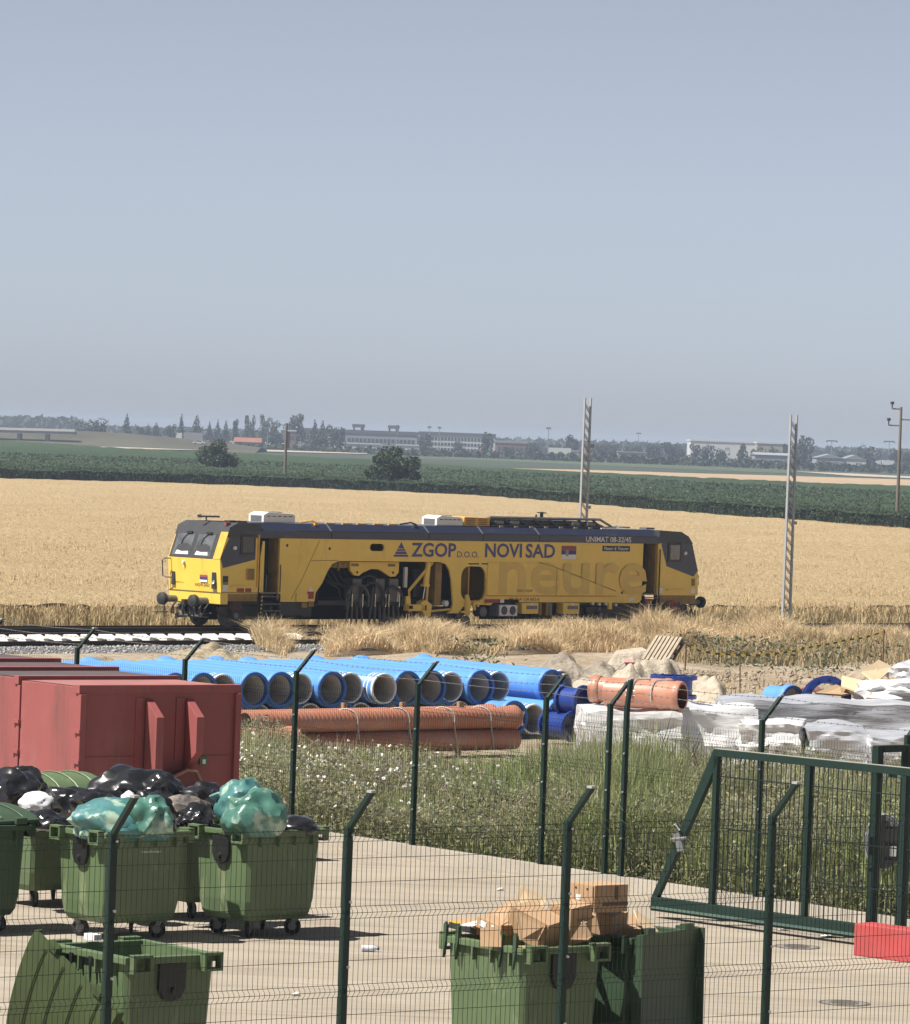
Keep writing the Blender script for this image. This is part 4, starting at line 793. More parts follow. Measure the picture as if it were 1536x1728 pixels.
# roof equipment
def aircon(s0, s1, tint_):
    m = MB(); m.prism([(s0, .45, 4.0), (s1, .45, 4.0), (s1, .45, 4.27), (s1-.15, .45, 4.35), (s0+.25, .45, 4.40), (s0, .45, 4.30)], (0, .85, 0)); a = part('air_conditioner', m, WHT, bevel=.03)
    m = MB(); m.box((s0-.004, .87, 4.15), (.012, .6, .22)); part('grille', m, GRYM, parent=a)
    for s in np.linspace(s0+.25, s1-.25, 5): m = MB(); m.box((s, .445, 4.24), (.18, .012, .03)); part('vent_slot', m, BLK, parent=a)
    m = MB(); m.box(((s0+s1)/2, .9, 4.385), (.6, .5, .03)); part('fan_cover', m, BLK, parent=a)
aircon(2.45, 4.1, 0); aircon(11.8, 13.28, 0)
m = MB(); m.prism([(13.32, .45, 4.0), (14.8, .45, 4.0), (14.8, .45, 4.34), (13.35, .45, 4.36)], (0, 1.4, 0)); a = part('intake_box', m, ORG, bevel=.02)
for h in (4.08, 4.15, 4.22, 4.29):
    for s in (13.7, 14.4): m = MB(); m.box((s, .445, h), (.5, .012, .022)); part('louvre', m, DRK, parent=a)
# roof railing / cooler rack
RK = M('rack_grey', (.16, .165, .18), .5, .4, var=.2)
m = MB(); m.prism([(14.85, .62, 4.0), (21.95, .62, 4.0), (21.15, .62, 4.26), (14.85, .62, 4.30)], (0, 1.6, 0)); part('rack_core', m, M('rack_dark', (.05, .048, .046), .8))
m = MB(); m.tube([(14.85, .5, 4.36), (21.30, .5, 4.36), (22.20, .5, 4.0)], .055, 4); m.tube([(14.85, .42, 4.03), (22.20, .42, 4.03)], .05, 4); part('rack_rail', m, RK)
for i, s in enumerate(np.linspace(15.05, 21.15, 8)):
    m = MB(); m.tube([(s-.35, .5, 4.35), (s+.25, .42, 4.03)], .04, 4); part('rack_stay', m, RK); m = MB(); m.box((s+.3, .38, 4.0), (.2, .12, .08)); part('rack_foot', m, M('rack_foot', (.5, .42, .25), .7))
for s in np.linspace(15.45, 20.85, 7):
    m = MB(); m.box((s, .55, 4.17), (.5, .02, .14)); part('cooler_fin', m, M('cooler_core', (.36, .34, .31), .7) if RNG.random() < .7 else BLK)
m = MB(); m.tube([(18.15, .8, 4.3), (18.15, .8, 4.62)], .07, 8); m.lathe([(0, .0), (0, .2), (.04, .2), (.05, 0)], (18.15, .8, 4.56), (0, 0, 1), 12); m.tube([(17.75, .8, 4.3), (17.85, .8, 4.5)], .04, 6); part('exhaust', m, BLK)
m = MB(); m.tube([(.55, 1.6, 3.98), (.55, 1.6, 4.18)], .03, 6); m.box((.75, 1.6, 4.16), (.9, .08, .07)); m.lathe([(0, .08), (.12, .05)], (.25, 1.6, 4.18), (-1, 0, 0), 8); part('horn', m, GRYM)
m = MB(); m.box((22.9, .8, 4.06), (.7, .4, .05)); m.tube([(22.6, .8, 3.98), (22.6, .8, 4.12)], .06, 6); m.box((24.4, .7, 4.03), (.5, .4, .08)); part('roof_antenna', m, GRYM); m = MB(); m.box((22.0, .9, 4.0), (1.6, 1.2, .05)); part('roof_hatch', m, WHT)
for s in (4.9, 10.3): m = MB(); m.tube([(s-.5, .5, 4.02), (s, .4, 4.10), (s+.3, .4, 4.02)], .035, 5); m.box((s+.1, .25, 3.98), (.15, .1, .1)); part('roof_cable', m, ORG if s < 6 else BLK)
m = MB(); m.tube([(1.0, .4, 4.0), (1.6, .5, 4.0)], .05, 5); m.box((.95, .6, 4.02), (.5, .3, .06)); part('roof_cable', m, BLK); m = MB(); m.box((.45, .3, 3.93), (.25, .12, .08)); part('marker_lamp', m, REDM)
# lettering
tx = lambda n_, s_, hgt, wid, mat, s, h, **k_: text(n_, s_, hgt, wid, mat, T, (s, -.006, h), ex, ey, **k_)
tx('lettering', 'ZGOP', .56, 2.5, BLU, 9.98, 2.77, bold=.025); tx('lettering', 'D.O.O.', .24, 1.22, BLU, 12.55, 2.77, bold=.008); tx('lettering', 'NOVI', .57, 2.12, BLU, 14.12, 2.78, bold=.025); tx('lettering', 'SAD', .57, 1.72, BLU, 16.45, 2.78, bold=.025)
m = MB()
for f0, f1 in ((0, .14), (.18, .36), (.40, .52), (.56, 1.0)):
    x0, x1 = 9.0, 9.84; c = 9.42; q = lambda f, sd: c+sd*(x1-x0)/2*(1-f)
    m.prism([(q(f0, -1), -.008, 2.77+.57*f0), (q(f0, 1), -.008, 2.77+.57*f0), (q(f1, 1), -.008, 2.77+.57*f1), (q(f1, -1), -.008, 2.77+.57*f1)], (0, .006, 0))
part('company_emblem', m, BLU)
tx('lettering', 'UNIMAT 08-32/4S', .22, 2.72, WHT, 19.95, 3.46, bold=.012).location.y = -.018
m = MB(); m.box((21.8, -.006, 3.2), (1.65, .012, .22)); part('maker_plate', m, BLK); tx('lettering', 'Plasser & Theurer', .13, 1.5, WHT, 21.05, 3.14, bold=.006, shear=.3).location.y = -.010
for h, mt in ((3.20, MATS['flag_red']), (3.02, MATS['flag_blue']), (2.85, WHT)): m = MB(); m.box((18.98, -.006, h), (.86, .012, .172)); part('flag_stripe', m, mt)
m = MB(); m.prism([(18.78, -.014, 3.12), (18.96, -.014, 3.12), (18.96, -.014, 2.92), (18.87, -.014, 2.84), (18.78, -.014, 2.92)], (0, .002, 0)); part('flag_crest', m, M('crest', (.5, .35, .38), .7))
GH = M('faded_yellow', (.70, .475, .10), .5, var=.12, scale=1.0)
for ch, s, wd, hg in (('a', 11.9, .01, .01),): pass
g = tx('faded_lettering', 'neure', 1.30, 8.75, GH, 14.95, 1.30, bold=.015); g.location.y = -.033
m = MB(); m.box((13.85, -.004, 2.6), (.5, .006, 1.6)) if False else None
tx('small_lettering', 'ODR-1 ZGOP', .09, .9, BLK, 16.0, 1.42, bold=.004).location.y = -.034; tx('small_lettering', '99 72 9 124 602-6', .12, 1.75, BLK, 15.6, 1.04+.02, bold=.004)
m = MB(); m.box((14.6, -.05, 1.05), (.8, .012, .14)); part('sign_plate', m, REDM); m = MB(); m.box((15.15, -.05, 1.05), (.22, .012, .14)); part('sign_plate', m, WHT)
m = MB(); m.box((13.5, -.006, 2.52), (.6, .012, .05)); m.prism([(13.95, -.006, 2.5), (14.3, -.006, 2.5), (14.3, -.006, 2.46), (14.45, -.006, 2.525), (14.3, -.006, 2.59), (14.3, -.006, 2.55), (13.95, -.006, 2.55)], (0, .004, 0)); part('arrow_mark', m, BLK)
for s, h in ((5.55, 3.05), (22.25, 1.4), (3.3, 3.15)): m = MB(); m.lathe([(0, 0), (0, .06), (.01, .06)], (s, -.008, h), (0, 1, 0), 10); part('hole', m, BLK)
# ================================================================== DRY GRASS BEFORE THE MACHINE
def dry_grass():
    n = 150000; s = RNG.uniform(-9, 34, n); t = RNG.uniform(-12, -.9, n); x = P0.x+AX.x*s+NX.x*t; y = P0.y+AX.y*s+NX.y*t
    cl = np.array([noise.noise(Vector((a*.5, c*.35, 4))) for a, c in zip(x, y)]); pxx = 757+8000*x/y; edge = np.clip((pxx-428+14*cl-12*np.clip(-t-8, 0, 4))/26.0, 0, 1); keep = (cl > -.2) & (RNG.random(n) < edge)
    s, t, x, y, cl = s[keep], t[keep], x[keep], y[keep], cl[keep]; n = len(s); z = np.interp(y-1.017*np.clip(x, -20, 20), _gx, _gz)+np.clip(.1+.5*cl, 0, .5)
    z = np.maximum(z, ZR-.62*np.clip((-t-6)/3, 0, 1)-.3)
    h = RNG.uniform(.25, .80, n)*(1+1.3*cl)*np.clip(.6+.4*np.sin(s*.45+1)**2, .4, 1)
    o = np_mesh('dry_grass', *blades(np.stack([x, y, z], 1), h, RNG.uniform(.016, .042, n), .9, .7), M('dry_grass_blade', (.68, .53, .34), .9, var=.35, scale=.3, rgb2=(.48, .38, .22), island=.35, transl=.25))
    tag(o, 'tufts of bleached dry grass in front of the yellow machine', 'dry grass', kind='stuff')
    # right of the machine the same grass, browner and longer, along the track
    n = 14000; px = RNG.uniform(1090, 1600, n); D = RNG.uniform(164, 202, n); x = kx(px)*D; z = np.interp(D-1.017*np.clip(x, -20, 20), _gx, _gz)
    cl = np.array([noise.noise(Vector((a*.6, c*.3, 9))) for a, c in zip(x, D)]); k = cl > -.2
    o = np_mesh('dry_grass_patch', *blades(np.stack([x, D, z], 1)[k], (RNG.uniform(.25, .8, n)*(1+cl))[k], RNG.uniform(.025, .06, n)[k], .6, .5), M('dry_grass_brown', (.55, .43, .26), .9, var=.4, scale=.3, rgb2=(.34, .27, .14), island=.35, transl=.2))
    tag(o, 'brownish dry grass beside the track right of the yellow machine', 'dry grass', kind='stuff')
    # dark green weeds
    n = 1900; c = [(1225, 168), (1260, 166), (1195, 172), (1330, 160), (1395, 158), (1420, 156), (820, 158), (812, 157), (1290, 165), (1245, 164), (1170, 170), (1500, 162)]
    i = RNG.integers(0, len(c), n); D = np.array([c[q][1] for q in i])+RNG.normal(0, 1.2, n); x = np.array([kx(c[q][0])*c[q][1] for q in i])+RNG.normal(0, .62, n); z = np.interp(D-1.017*np.clip(x, -20, 20), _gx, _gz)+RNG.random(n)**1.3*1.0
    o = np_mesh('green_weeds', *leaves(np.stack([x, D, z], 1), np.full(n, .18), .35), M('dark_weed_leaf', (.15, .17, .085), .7, var=.4, scale=.5, island=.5, transl=.2))
    tag(o, 'dark green weeds growing at the edge of the dirt', 'weeds', kind='stuff')
dry_grass()
# ================================================================== HEAPS
m_sand = MZ('heap_earth', [(.55, .48, .38), (.66, .59, .48), (.42, .34, .25)], .9, 4, bump=.9, bscale=6, bdist=.12); m_grav = MZ('heap_gravel', [(.46, .38, .26), (.58, .49, .35), (.30, .24, .15)], 1.5, 9, bump=1.0, bscale=12, bdist=.12)
def heap(name, cx, cy, rx, ry, h, label, mat, seed, rz=0.0, n=110):
    V = []; z0 = gz(cx, cy)-.35
    for i in range(n+1):
        for j in range(n+1):
            u = -1+2*i/n; v = -1+2*j/n; r = math.hypot(u, v)*(1+.22*noise.noise(Vector((u*1.5, v*1.5, seed))))
            f = max(0, 1-r)**.9; z = h*f*(1+.75*noise.noise(Vector((u*2.6, v*2.6, seed+3)))+.38*noise.noise(Vector((u*6, v*6, seed+5)))+.14*noise.noise(Vector((u*13, v*13, seed+9))))
            V.append((u*rx, v*ry, z+.05*noise.noise(Vector((u*16, v*16, seed)))*f**.3))
    g = np.arange((n+1)**2).reshape(n+1, n+1); F = np.stack([g[:-1, :-1], g[1:, :-1], g[1:, 1:], g[:-1, 1:]], -1).reshape(-1, 4)
    o = np_mesh(name, V, F, mat); o.location = (cx, cy, z0); o.rotation_euler = (0, 0, rz)
    for p in o.data.polygons: p.use_smooth = True
    return tag(o, label, 'heap')
heap('sand_heap', 4.8, 118, 3.6, 5, 1.45, 'large pale sand heap behind the short orange pipes, with the pallet on it', m_sand, 1)
heap('sand_heap', 6.7, 116, 2.8, 5, 1.05, 'right shoulder of pale sand beside the thin rusty rod', m_sand, 4)
heap('earth_heap', 3.6, 135, 3.2, 6, 1.1, 'long low stony earth heap left of the pallet', MZ('stony_earth', [(.40, .34, .27), (.52, .46, .38), (.26, .21, .16)], 1.2, 6, bump=1, bscale=8, bdist=.15), 7)
heap('gravel_heap', -7.4, 150, 3.8, 7, 1.05, 'yellowish gravel heap beside the ballast at the left', m_grav, 11); heap('gravel_heap', -10.8, 149, 3.4, 6, .55, 'low yellowish gravel ridge behind the red containers', m_grav, 15)
heap('earth_heap', 0.5, 146, 3.4, 6, .7, 'low brown earth hump in front of the dry grass', MATS['dry_earth'], 19)
heap('earth_heap', 12.5, 140, 3.4, 4, .75, 'small dark earth hump at the right under the barrier tape', MATS['dry_earth'], 23); heap('earth_heap', 16.4, 152, 3.2, 5, 1.0, 'brown earth bank at the right edge below the dry grass', MATS['dry_earth'], 29)
def rubble():
    n = 1500; px = RNG.uniform(230, 1540, n); D = RNG.uniform(112, 150, n); x = kx(px)*D; z = np.interp(D-1.017*np.clip(x, -20, 20), _gx, _gz)+.18; P = np.stack([x, D, z], 1)
    r = RNG.uniform(.02, .08, n); base = np.array([[1, 0, 0], [-1, 0, 0], [0, 1, 0], [0, -1, 0], [0, 0, .7], [0, 0, -.8]]); V = P[:, None]+base[None]*r[:, None, None]*RNG.uniform(.5, 1.5, (n, 6, 1))
    f = np.array([[0, 2, 4], [2, 1, 4], [1, 3, 4], [3, 0, 4], [2, 0, 5], [1, 2, 5], [3, 1, 5], [0, 3, 5]]); F = (np.arange(n)[:, None, None]*6+f[None]).reshape(-1, 3)
    tag(np_mesh('rubble', V.reshape(-1, 3), F, M('pale_rubble', (.38, .32, .25), .95, var=.5, scale=3, rgb2=(.24, .18, .12), island=.4)), 'clods and stones scattered over the dirt', 'stones', kind='stuff')
    n = 6000; px = RNG.uniform(420, 1560, n); D = RNG.uniform(108, 150, n); x = kx(px)*D; z = np.interp(D-1.017*np.clip(x, -20, 20), _gx, _gz)+.05; c = np.array([noise.noise(Vector((a*.9, b_*.4, 31))) for a, b_ in zip(x, D)]); k = c > .12
    tag(np_mesh('sparse_grass', *blades(np.stack([x, D, z], 1)[k], RNG.uniform(.12, .4, n)[k], np.full(n, .035)[k], .9), MATS['dry_grass_brown']), 'sparse withered grass on the bare dirt', 'dry grass', kind='stuff')
rubble()
# pallet leaning on the heap
m_pw = M('pallet_wood', (.46, .38, .28), .85, var=.3, scale=5, stretch=(1, .2, 1)); m_pw2 = M('pallet_dark', (.20, .15, .11), .9, var=.3)
o = empty('pallet', (5.28, 121.2, .30), 0, 'wooden slatted pallet leaning on the sand heap', 'pallet'); o.rotation_euler = (math.radians(-46), 0, math.radians(-37))
for i in range(7):
    m = MB(); m.box((-.33+i*.11, 0, .34), (.075, .03, .85)); m.build('slat', m_pw, o)
for z in (.02, .34, .68):
    m = MB(); m.box((0, .07, z), (.76, .10, .09)); m.build('bearer', m_pw2, o)
o.scale = (1.12, 1.12, 1.02)
for i in range(4):
    m = MB(); m.box((-.33+i*.22, .14, .34), (.10, .03, .85)); m.build('slat', m_pw2, o)
o = empty('concrete_slab', (5.2, 138, gz(5.2, 138)+.75), .3, 'pale concrete slab with a pink mark lying on the earth heap', 'slab'); m = MB(); m.hexa([(-.7, -.4, -.3), (.5, -.5, -.3), (.6, .5, -.2), (-.5, .5, -.2)], [(-.45, -.1, .15), (.55, -.2, .30), (.6, .5, .36), (-.2, .5, .26)]); m.build('slab', m_sand, o, bevel=.04); m = MB(); m.box((-.1, -.34, -.02), (.3, .03, .14), rx=-.9); m.build('paint_mark', M('pink_paint', (.6, .3, .27), .8), o)
# barrier tape on stakes
m_tape = bpy.data.materials.new('striped_tape'); m_tape.use_nodes = True; t_ = m_tape.node_tree; wv = t_.nodes.new('ShaderNodeTexWave'); wv.inputs['Scale'].default_value = 1.1; wv.bands_direction = 'DIAGONAL'; cr = t_.nodes.new('ShaderNodeValToRGB'); cr.color_ramp.interpolation = 'CONSTANT'; cr.color_ramp.elements[0].color = (.03, .03, .03, 1); cr.color_ramp.elements[1].position = .5; cr.color_ramp.elements[1].color = (.75, .58, .08, 1)
tc_ = t_.nodes.new('ShaderNodeTexCoord'); t_.links.new(tc_.outputs['Object'], wv.inputs[0]); t_.links.new(wv.outputs['Color'], cr.inputs[0]); t_.links.new(cr.outputs[0], t_.nodes['Principled BSDF'].inputs['Base Color'])
tp = [onD(px, py, 150+i*.5) for i, (px, py) in enumerate([(1158, 1088), (1180, 1098), (1205, 1103), (1240, 1105), (1275, 1106), (1310, 1103), (1340, 1099), (1372, 1091), (1400, 1087), (1430, 1080), (1460, 1076), (1492, 1066)])]
m = MB()
for a_, b_ in zip(tp[:-1], tp[1:]):
    a_ = Vector(a_); b_ = Vector(b_); u = Vector((0, -.02, .03)); m.quad(a_-u, b_-u, b_+u, a_+u); m.quad(a_-u+Vector((0, .02, 0)), a_+u+Vector((0, .02, 0)), b_+u+Vector((0, .02, 0)), b_-u+Vector((0, .02, 0)))
bt = m.build('barrier_tape', m_tape); tag(bt, 'yellow and black striped barrier tape strung over the dirt', 'tape')
m_rust = M('rusty_steel', (.20, .11, .07), .9, var=.4, scale=6)
for (px, py, lb_) in ((1492, 1062, 'dark stake holding the right end of the barrier tape'), (1158, 1084, 'short stake holding the left end of the barrier tape')):
    p = onD(px, py, 151); m = MB(); g_ = gz(p.x, 151); m.tube([(0, 0, 0), (0, 0, p.z-g_)], .03, 6); s_ = m.build('stake', m_rust); s_.location = (p.x, 151, g_); tag(s_, lb_, 'stake', 'stakes of the barrier tape')
p = onD(1249, 1122, 104); m = MB(); m.tube([(0, 0, 0), (.02, 0, .35), (0, 0, .95)], .016, 6); m.lathe([(0, .0), (0, .07), (.05, .06), (.06, 0)], (0, 0, .06), (0, 0, 1), 8); s_ = m.build('steel_rod', m_rust); s_.location = (p.x, 104, p.z-.95); tag(s_, 'thin rusty rod sticking up beside the sand heap', 'rod')
# ================================================================== PIPES
m_pb = M('blue_coating', (.10, .275, .66), .42, var=.12, scale=1.2, coat=.1); m_pbd = M('blue_socket_paint', (.035, .15, .50), .4, var=.15, scale=2); m_lin = M('cement_lining', (.56, .54, .51), .9, var=.3, scale=3); m_lip = M('white_lip', (.72, .72, .69), .8, var=.1); m_fl = M('deep_blue_epoxy', (.020, .058, .30), .35, var=.2, scale=2)
wear(m_pb, (.35, .42, .50), (1, 1, 1), 1.3, .55, .8, .35)
BACK = -UD
def dip(pos, sock, label, group, L=5.1, r=.33):
    """ductile iron water pipe: bell at one end, lined inside; pos = middle of the opening"""
    o = empty('blue_pipe', pos, 0, label, 'pipe', group); d = BACK
    m = MB()
    if sock: pr = [(.0, r*.95), (.0, r*1.12), (.05, r*1.17), (.16, r*1.17), (.24, r*1.02), (.3, r), (L-.2, r), (L, r*.97)]
    else: pr = [(.02, r*.93), (.05, r), (L-.3, r), (L-.24, r*1.02), (L-.16, r*1.17), (L-.05, r*1.17), (L, r*1.1)]
    m.lathe(pr, (0, 0, 0), d, 32); m.build('barrel', m_pb, o, smooth=True)
    m = MB(); m.lathe([(.012, r*.94), (.30, r*.90), (.34, r*.86), (L-.05, r*.86)] if sock else [(.02, r*.90), (L-.05, r*.90)], (0, 0, 0), d, 32); m.build('lining', m_lin, o, smooth=True)
    m = MB()
    if sock: m.lathe([(-.012, r*.93), (-.012, r*1.12), (.02, r*1.14), (.10, r*.92), (.03, r*.90)], (0, 0, 0), d, 32, close=True); m.build('socket_rim', m_pbd, o, smooth=True)
    else:
        m.lathe([(.0, r*.885), (.0, r*.985), (.05, r*1.004), (.06, r*.90)], (0, 0, 0), d, 32, close=True); m.build('spigot_lip', m_lip, o, smooth=True)
        m = MB(); m.lathe([(.16, r*1.005), (.16, r*1.02), (.19, r*1.02), (.19, r*1.005)], (0, 0, 0), d, 32, close=True); m.build('white_band', m_lip, o)
        m = MB(); m.lathe([(.28, r*1.005), (.28, r*1.02), (.31, r*1.02), (.31, r*1.005)], (0, 0, 0), d, 32, close=True); m.build('white_band', m_lip, o)
    return o
PB = Vector((-3.99, 97.73, .385)); PS = Vector((.521, .483, 0))
UPP = [(-5, 1, 0, 'half hidden blue pipe bell just above the red container'), (-4, 0, .25, 'white lipped blue pipe end hidden behind the red container'), (-3, 1, .0, 'blue pipe bell above the arm of the second fence post'), (-2, 1, -.05, 'blue pipe bell peeping over the right half of the red container'), (-1, 0, .2, 'white lipped blue pipe end above the right corner of the red container'),
       (0, 1, 0, 'upper blue pipe bell first right of the red container'), (1, 1, 0, 'upper blue pipe bell second right of the red container'), (2, 0, .24, 'white lipped upper blue pipe end behind the third fence post arm'), (3, 1, 0, 'upper blue pipe bell right of the third fence post arm'), (4, 0, .26, 'white lipped upper blue pipe end tucked behind the bell right of the third post'),
       (5, 0, -.05, 'white lipped upper blue pipe end with two pale bands standing forward'), (6, 1, 0, 'upper blue pipe bell left of the fourth fence post arm'), (7, 1, 0, 'upper blue pipe bell under the fourth fence post arm'), (8, 0, .2, 'white lipped upper blue pipe end right of the fourth fence post arm'),
       (9, 1, 0, 'upper blue pipe bell left of the gap in the row'), (10, 0, .24, 'white lipped upper blue pipe end at the gap in the row'), (12, 1, 0, 'upper blue pipe bell right of the gap in the row'), (13, 0, .5, 'rightmost upper blue pipe end, set back behind its neighbour')]
for i, sk, back, lb_ in UPP: dip(PB+PS*i+BACK*back, sk, lb_, 'upper layer of blue water pipes')
for i in range(-5, 11):
    dip(PB+PS*(i+.5)+BACK*(.05 if i % 2 else .3)-Vector((0, 0, .635)), i % 2 == 1, 'blue pipe end in the shaded lower layer behind the long orange pipes', 'lower layer of blue water pipes')
dip(PB+PS*9.35+UD*.9-Vector((0, 0, .60)), 1, 'lower blue pipe bell right at the end of the long orange pipes', 'lower layer of blue water pipes'); dip(PB+PS*10.1+UD*.95-Vector((0, 0, .63)), 0, 'lower grey mouthed pipe end right of the long orange pipes', 'lower layer of blue water pipes'); dip(PB+PS*11.25+UD*.9-Vector((0, 0, .60)), 1, 'lower blue pipe bell behind the fifth fence post', 'lower layer of blue water pipes')
m = MB()
for i in range(3): m.box((-1.2+i*3, 0, 0), (.12, 10.5, .10)) if False else None
def flanged(pos, ax, L, r, label, name='flanged_fitting'):
    o = empty(name, pos, 0, label, 'fitting'); m = MB(); m.lathe([(0, r), (L, r)], (0, 0, 0), ax, 28); m.lathe([(0, r*.88), (L, r*.88)], (0, 0, 0), ax, 28); m.build('body', m_fl, o, smooth=True)
    for d in (0, L-.06):
        m = MB(); m.lathe([(d, r*.88), (d, r*1.25), (d+.06, r*1.25), (d+.06, r*.88)], (0, 0, 0), ax, 28, close=True); f_ = m.build('flange', m_fl, o)
        axv = Vector(ax).normalized(); a1 = axv.cross(Vector((0, 0, 1)) if abs(axv.z) < .9 else Vector((1, 0, 0))).normalized(); a2 = axv.cross(a1); m = MB()
        for k_ in range(12): q_ = k_*math.pi/6; m.lathe([(-.012, 0), (-.012, .03), (.072, .03), (.072, 0)], axv*d+(a1*math.cos(q_)+a2*math.sin(q_))*r*1.12, ax, 6)
        m.build('bolt_circle', m_fl, f_)
    return o
flanged((2.80, 97.4, .42), (-.75, .66, 0), .55, .27, 'deep blue flanged pipe piece lying at the right end of the blue pipes'); flanged((2.60, 97.3, -.10), (-.6, .8, 0), .8, .26, 'lower deep blue flanged piece beside the white wrapped block')
flanged((3.98, 83.9, 1.28), (0, 0, 1), .40, .335, 'upright deep blue flanged spool on the white wrapped goods')
m_po = M('orange_pvc', (.50, .21, .13), .45, var=.12, scale=1.5); wear(m_po, (.42, .30, .22), (1, 1, 1), 1.5, .52, .75, .5); m_pod = M('orange_inside', (.20, .07, .04), .7)
def pvc(a, b, r, label, group, bell=1, ribs=False):
    a = Vector(a); b = Vector(b); d = b-a; L = d.length; o = empty('orange_pipe', a, 0, label, 'pipe', group); pr = [(0, r*.9), (0, r)]
    if ribs:
        z = .05
        while z < L-.45: pr += [(z, r*.975), (z+.035, r*.975), (z+.05, r*1.01), (z+.085, r*1.01)]; z += .105
    if bell == 1: pr += [(L-.42, r), (L-.36, r*1.10), (L-.14, r*1.10), (L-.12, r*1.16), (L-.04, r*1.16), (L, r*1.10), (L, r*.92)]
    elif bell == -1: pr = [(0, r*.95), (0, r*1.10), (.03, r*1.16), (.12, r*1.16), (.14, r*1.1), (.36, r*1.1), (.42, r), (L, r), (L, r*.9)]
    else: pr += [(L, r), (L, r*.9)]
    m = MB(); m.lathe(pr, (0, 0, 0), d, 28); m.build('barrel', m_po, o, smooth=True); m = MB(); m.lathe([(.0, r*.9), (L, r*.9)], (0, 0, 0), d, 28); m.build('bore', m_pod, o, smooth=True); return o
OA = Vector((-3.72, 87.1, .36)); OB = Vector((1.31, 92.0, .36)); OD_ = (OB-OA).normalized(); ON = Vector((-OD_.y, OD_.x, 0))
pvc(OA, OB, .205, 'upper front one of the long orange pipes behind the weeds', 'long orange pipes', 1, True); pvc(OA+ON*.43-OD_*.1, OB+ON*.43-OD_*.2, .205, 'upper rear one of the long orange pipes, hidden behind its neighbour', 'long orange pipes', 1, True)
pvc(OA-Vector((0, 0, .42))-OD_*1.2, OB-Vector((0, 0, .42)), .205, 'lower front one of the long orange pipes, half sunk in weeds', 'long orange pipes', 0, True); pvc(OA-Vector((0, 0, .42))+ON*.43, OB-Vector((0, 0, .42))+ON*.43-OD_*.2, .205, 'lower rear one of the long orange pipes, hidden by the front pair', 'long orange pipes', 1, True)
pvc((-4.3, 83.9, .18), (-2.75, 85.3, .16), .25, 'thick short orange pipe end beside the red container', 'short orange pipes', 1); pvc((-2.9, 79.5, .10), (-2.45, 79.9, -.25), .2, 'broken orange pipe piece among the white flowers', 'short orange pipes', 0)
m_timber = M('bundle_timber', (.42, .30, .18), .85, var=.3, scale=5, stretch=(1, 1, .2)); m_strap = M('grey_strap', (.5, .5, .48), .6)
for k_, (px, D) in enumerate(((580, 89.2), (679, 90.1), (776, 91.0))):
    c = onD(px, 1190, D); m = MB(); m.box((0, 0, .45), (.09, .09, 1.1)); s_ = m.build('timber_post', m_timber); s_.location = (c.x, D+.5, -.35); s_.rotation_euler = (0, 0, .7); tag(s_, ['left', 'middle', 'right'][k_]+' of three upright timbers bracing the long orange pipes', 'timber', 'timbers of the orange pipe bundle')
for k_, f_ in enumerate((.36, .55, .72, .86)):
    c = OA.lerp(OB, f_); m = MB(); pts = []
    for q_ in np.linspace(-.3, 3.5, 14): pts.append(tuple(ON*(-math.cos(q_)*.225)+Vector((0, 0, math.sin(q_)*.225))+OD_*(.12*math.cos(q_))))
    pts.insert(0, tuple(ON*-.23+Vector((0, 0, -.6))+OD_*.22)); m.tube(pts, .014, 4); s_ = m.build('strap', m_strap); s_.location = c; tag(s_, ['first', 'second', 'third', 'last'][k_]+' grey strap from the left across the long orange pipes', 'strap', 'straps of the orange pipe bundle')
# short orange pipes on the wrapped goods
WZ = 1.22
pvc((2.48, 82.25, WZ+.25), (3.86, 81.75, WZ+.25), .225, 'rear one of two short orange pipes on the white wrapped block', 'short orange pipes on the wrapped goods', 1); pvc((2.74, 81.55, WZ+.24), (4.0, 80.95, WZ+.24), .235, 'front one of two short orange pipes with a white label', 'short orange pipes on the wrapped goods', 1)
o = [x for x in bpy.data.objects if x.get('label', '').startswith('rear one of two short')][0]; m = MB(); m.lathe([(.05, .236), (.08, .25), (.16, .25), (.18, .236)], (0, 0, 0), (1.38, -.5, 0), 28); m.build('collar', m_po, o, smooth=True)
o = [x for x in bpy.data.objects if x.get('label', '').startswith('front one of two short')][0]; ax_ = Vector((1.26, -.6, 0)).normalized(); fr = Vector((-.43, -.9, 0)); m = MB()
c = ax_*.52+fr*.2365+Vector((0, 0, .03)); a1 = ax_*.09; m.quad(c-a1+Vector((0, 0, -.05)), c+a1+Vector((0, 0, -.05)), c+a1+Vector((0, 0, .05))-fr*.012, c-a1+Vector((0, 0, .05))-fr*.012); m.build('paper_label', m_lip, o)
for k_, f_ in enumerate((.34, .82)):
    m = MB(); c0 = Vector((2.74, 81.55, WZ+.24))+ax_*(.3+f_*.75); pts = [tuple(c0+fr*(math.cos(q_)*.26)+Vector((0, 0, math.sin(q_)*.255))) for q_ in np.linspace(-.4, 1.7, 8)]+[tuple(c0-fr*.62+Vector((0, 0, .24)))]; m.tube(pts, .012, 4); s_ = m.build('strap', m_strap); tag(s_, ['left', 'right'][k_]+' strap over the two short orange pipes', 'strap', 'straps over the short orange pipes')
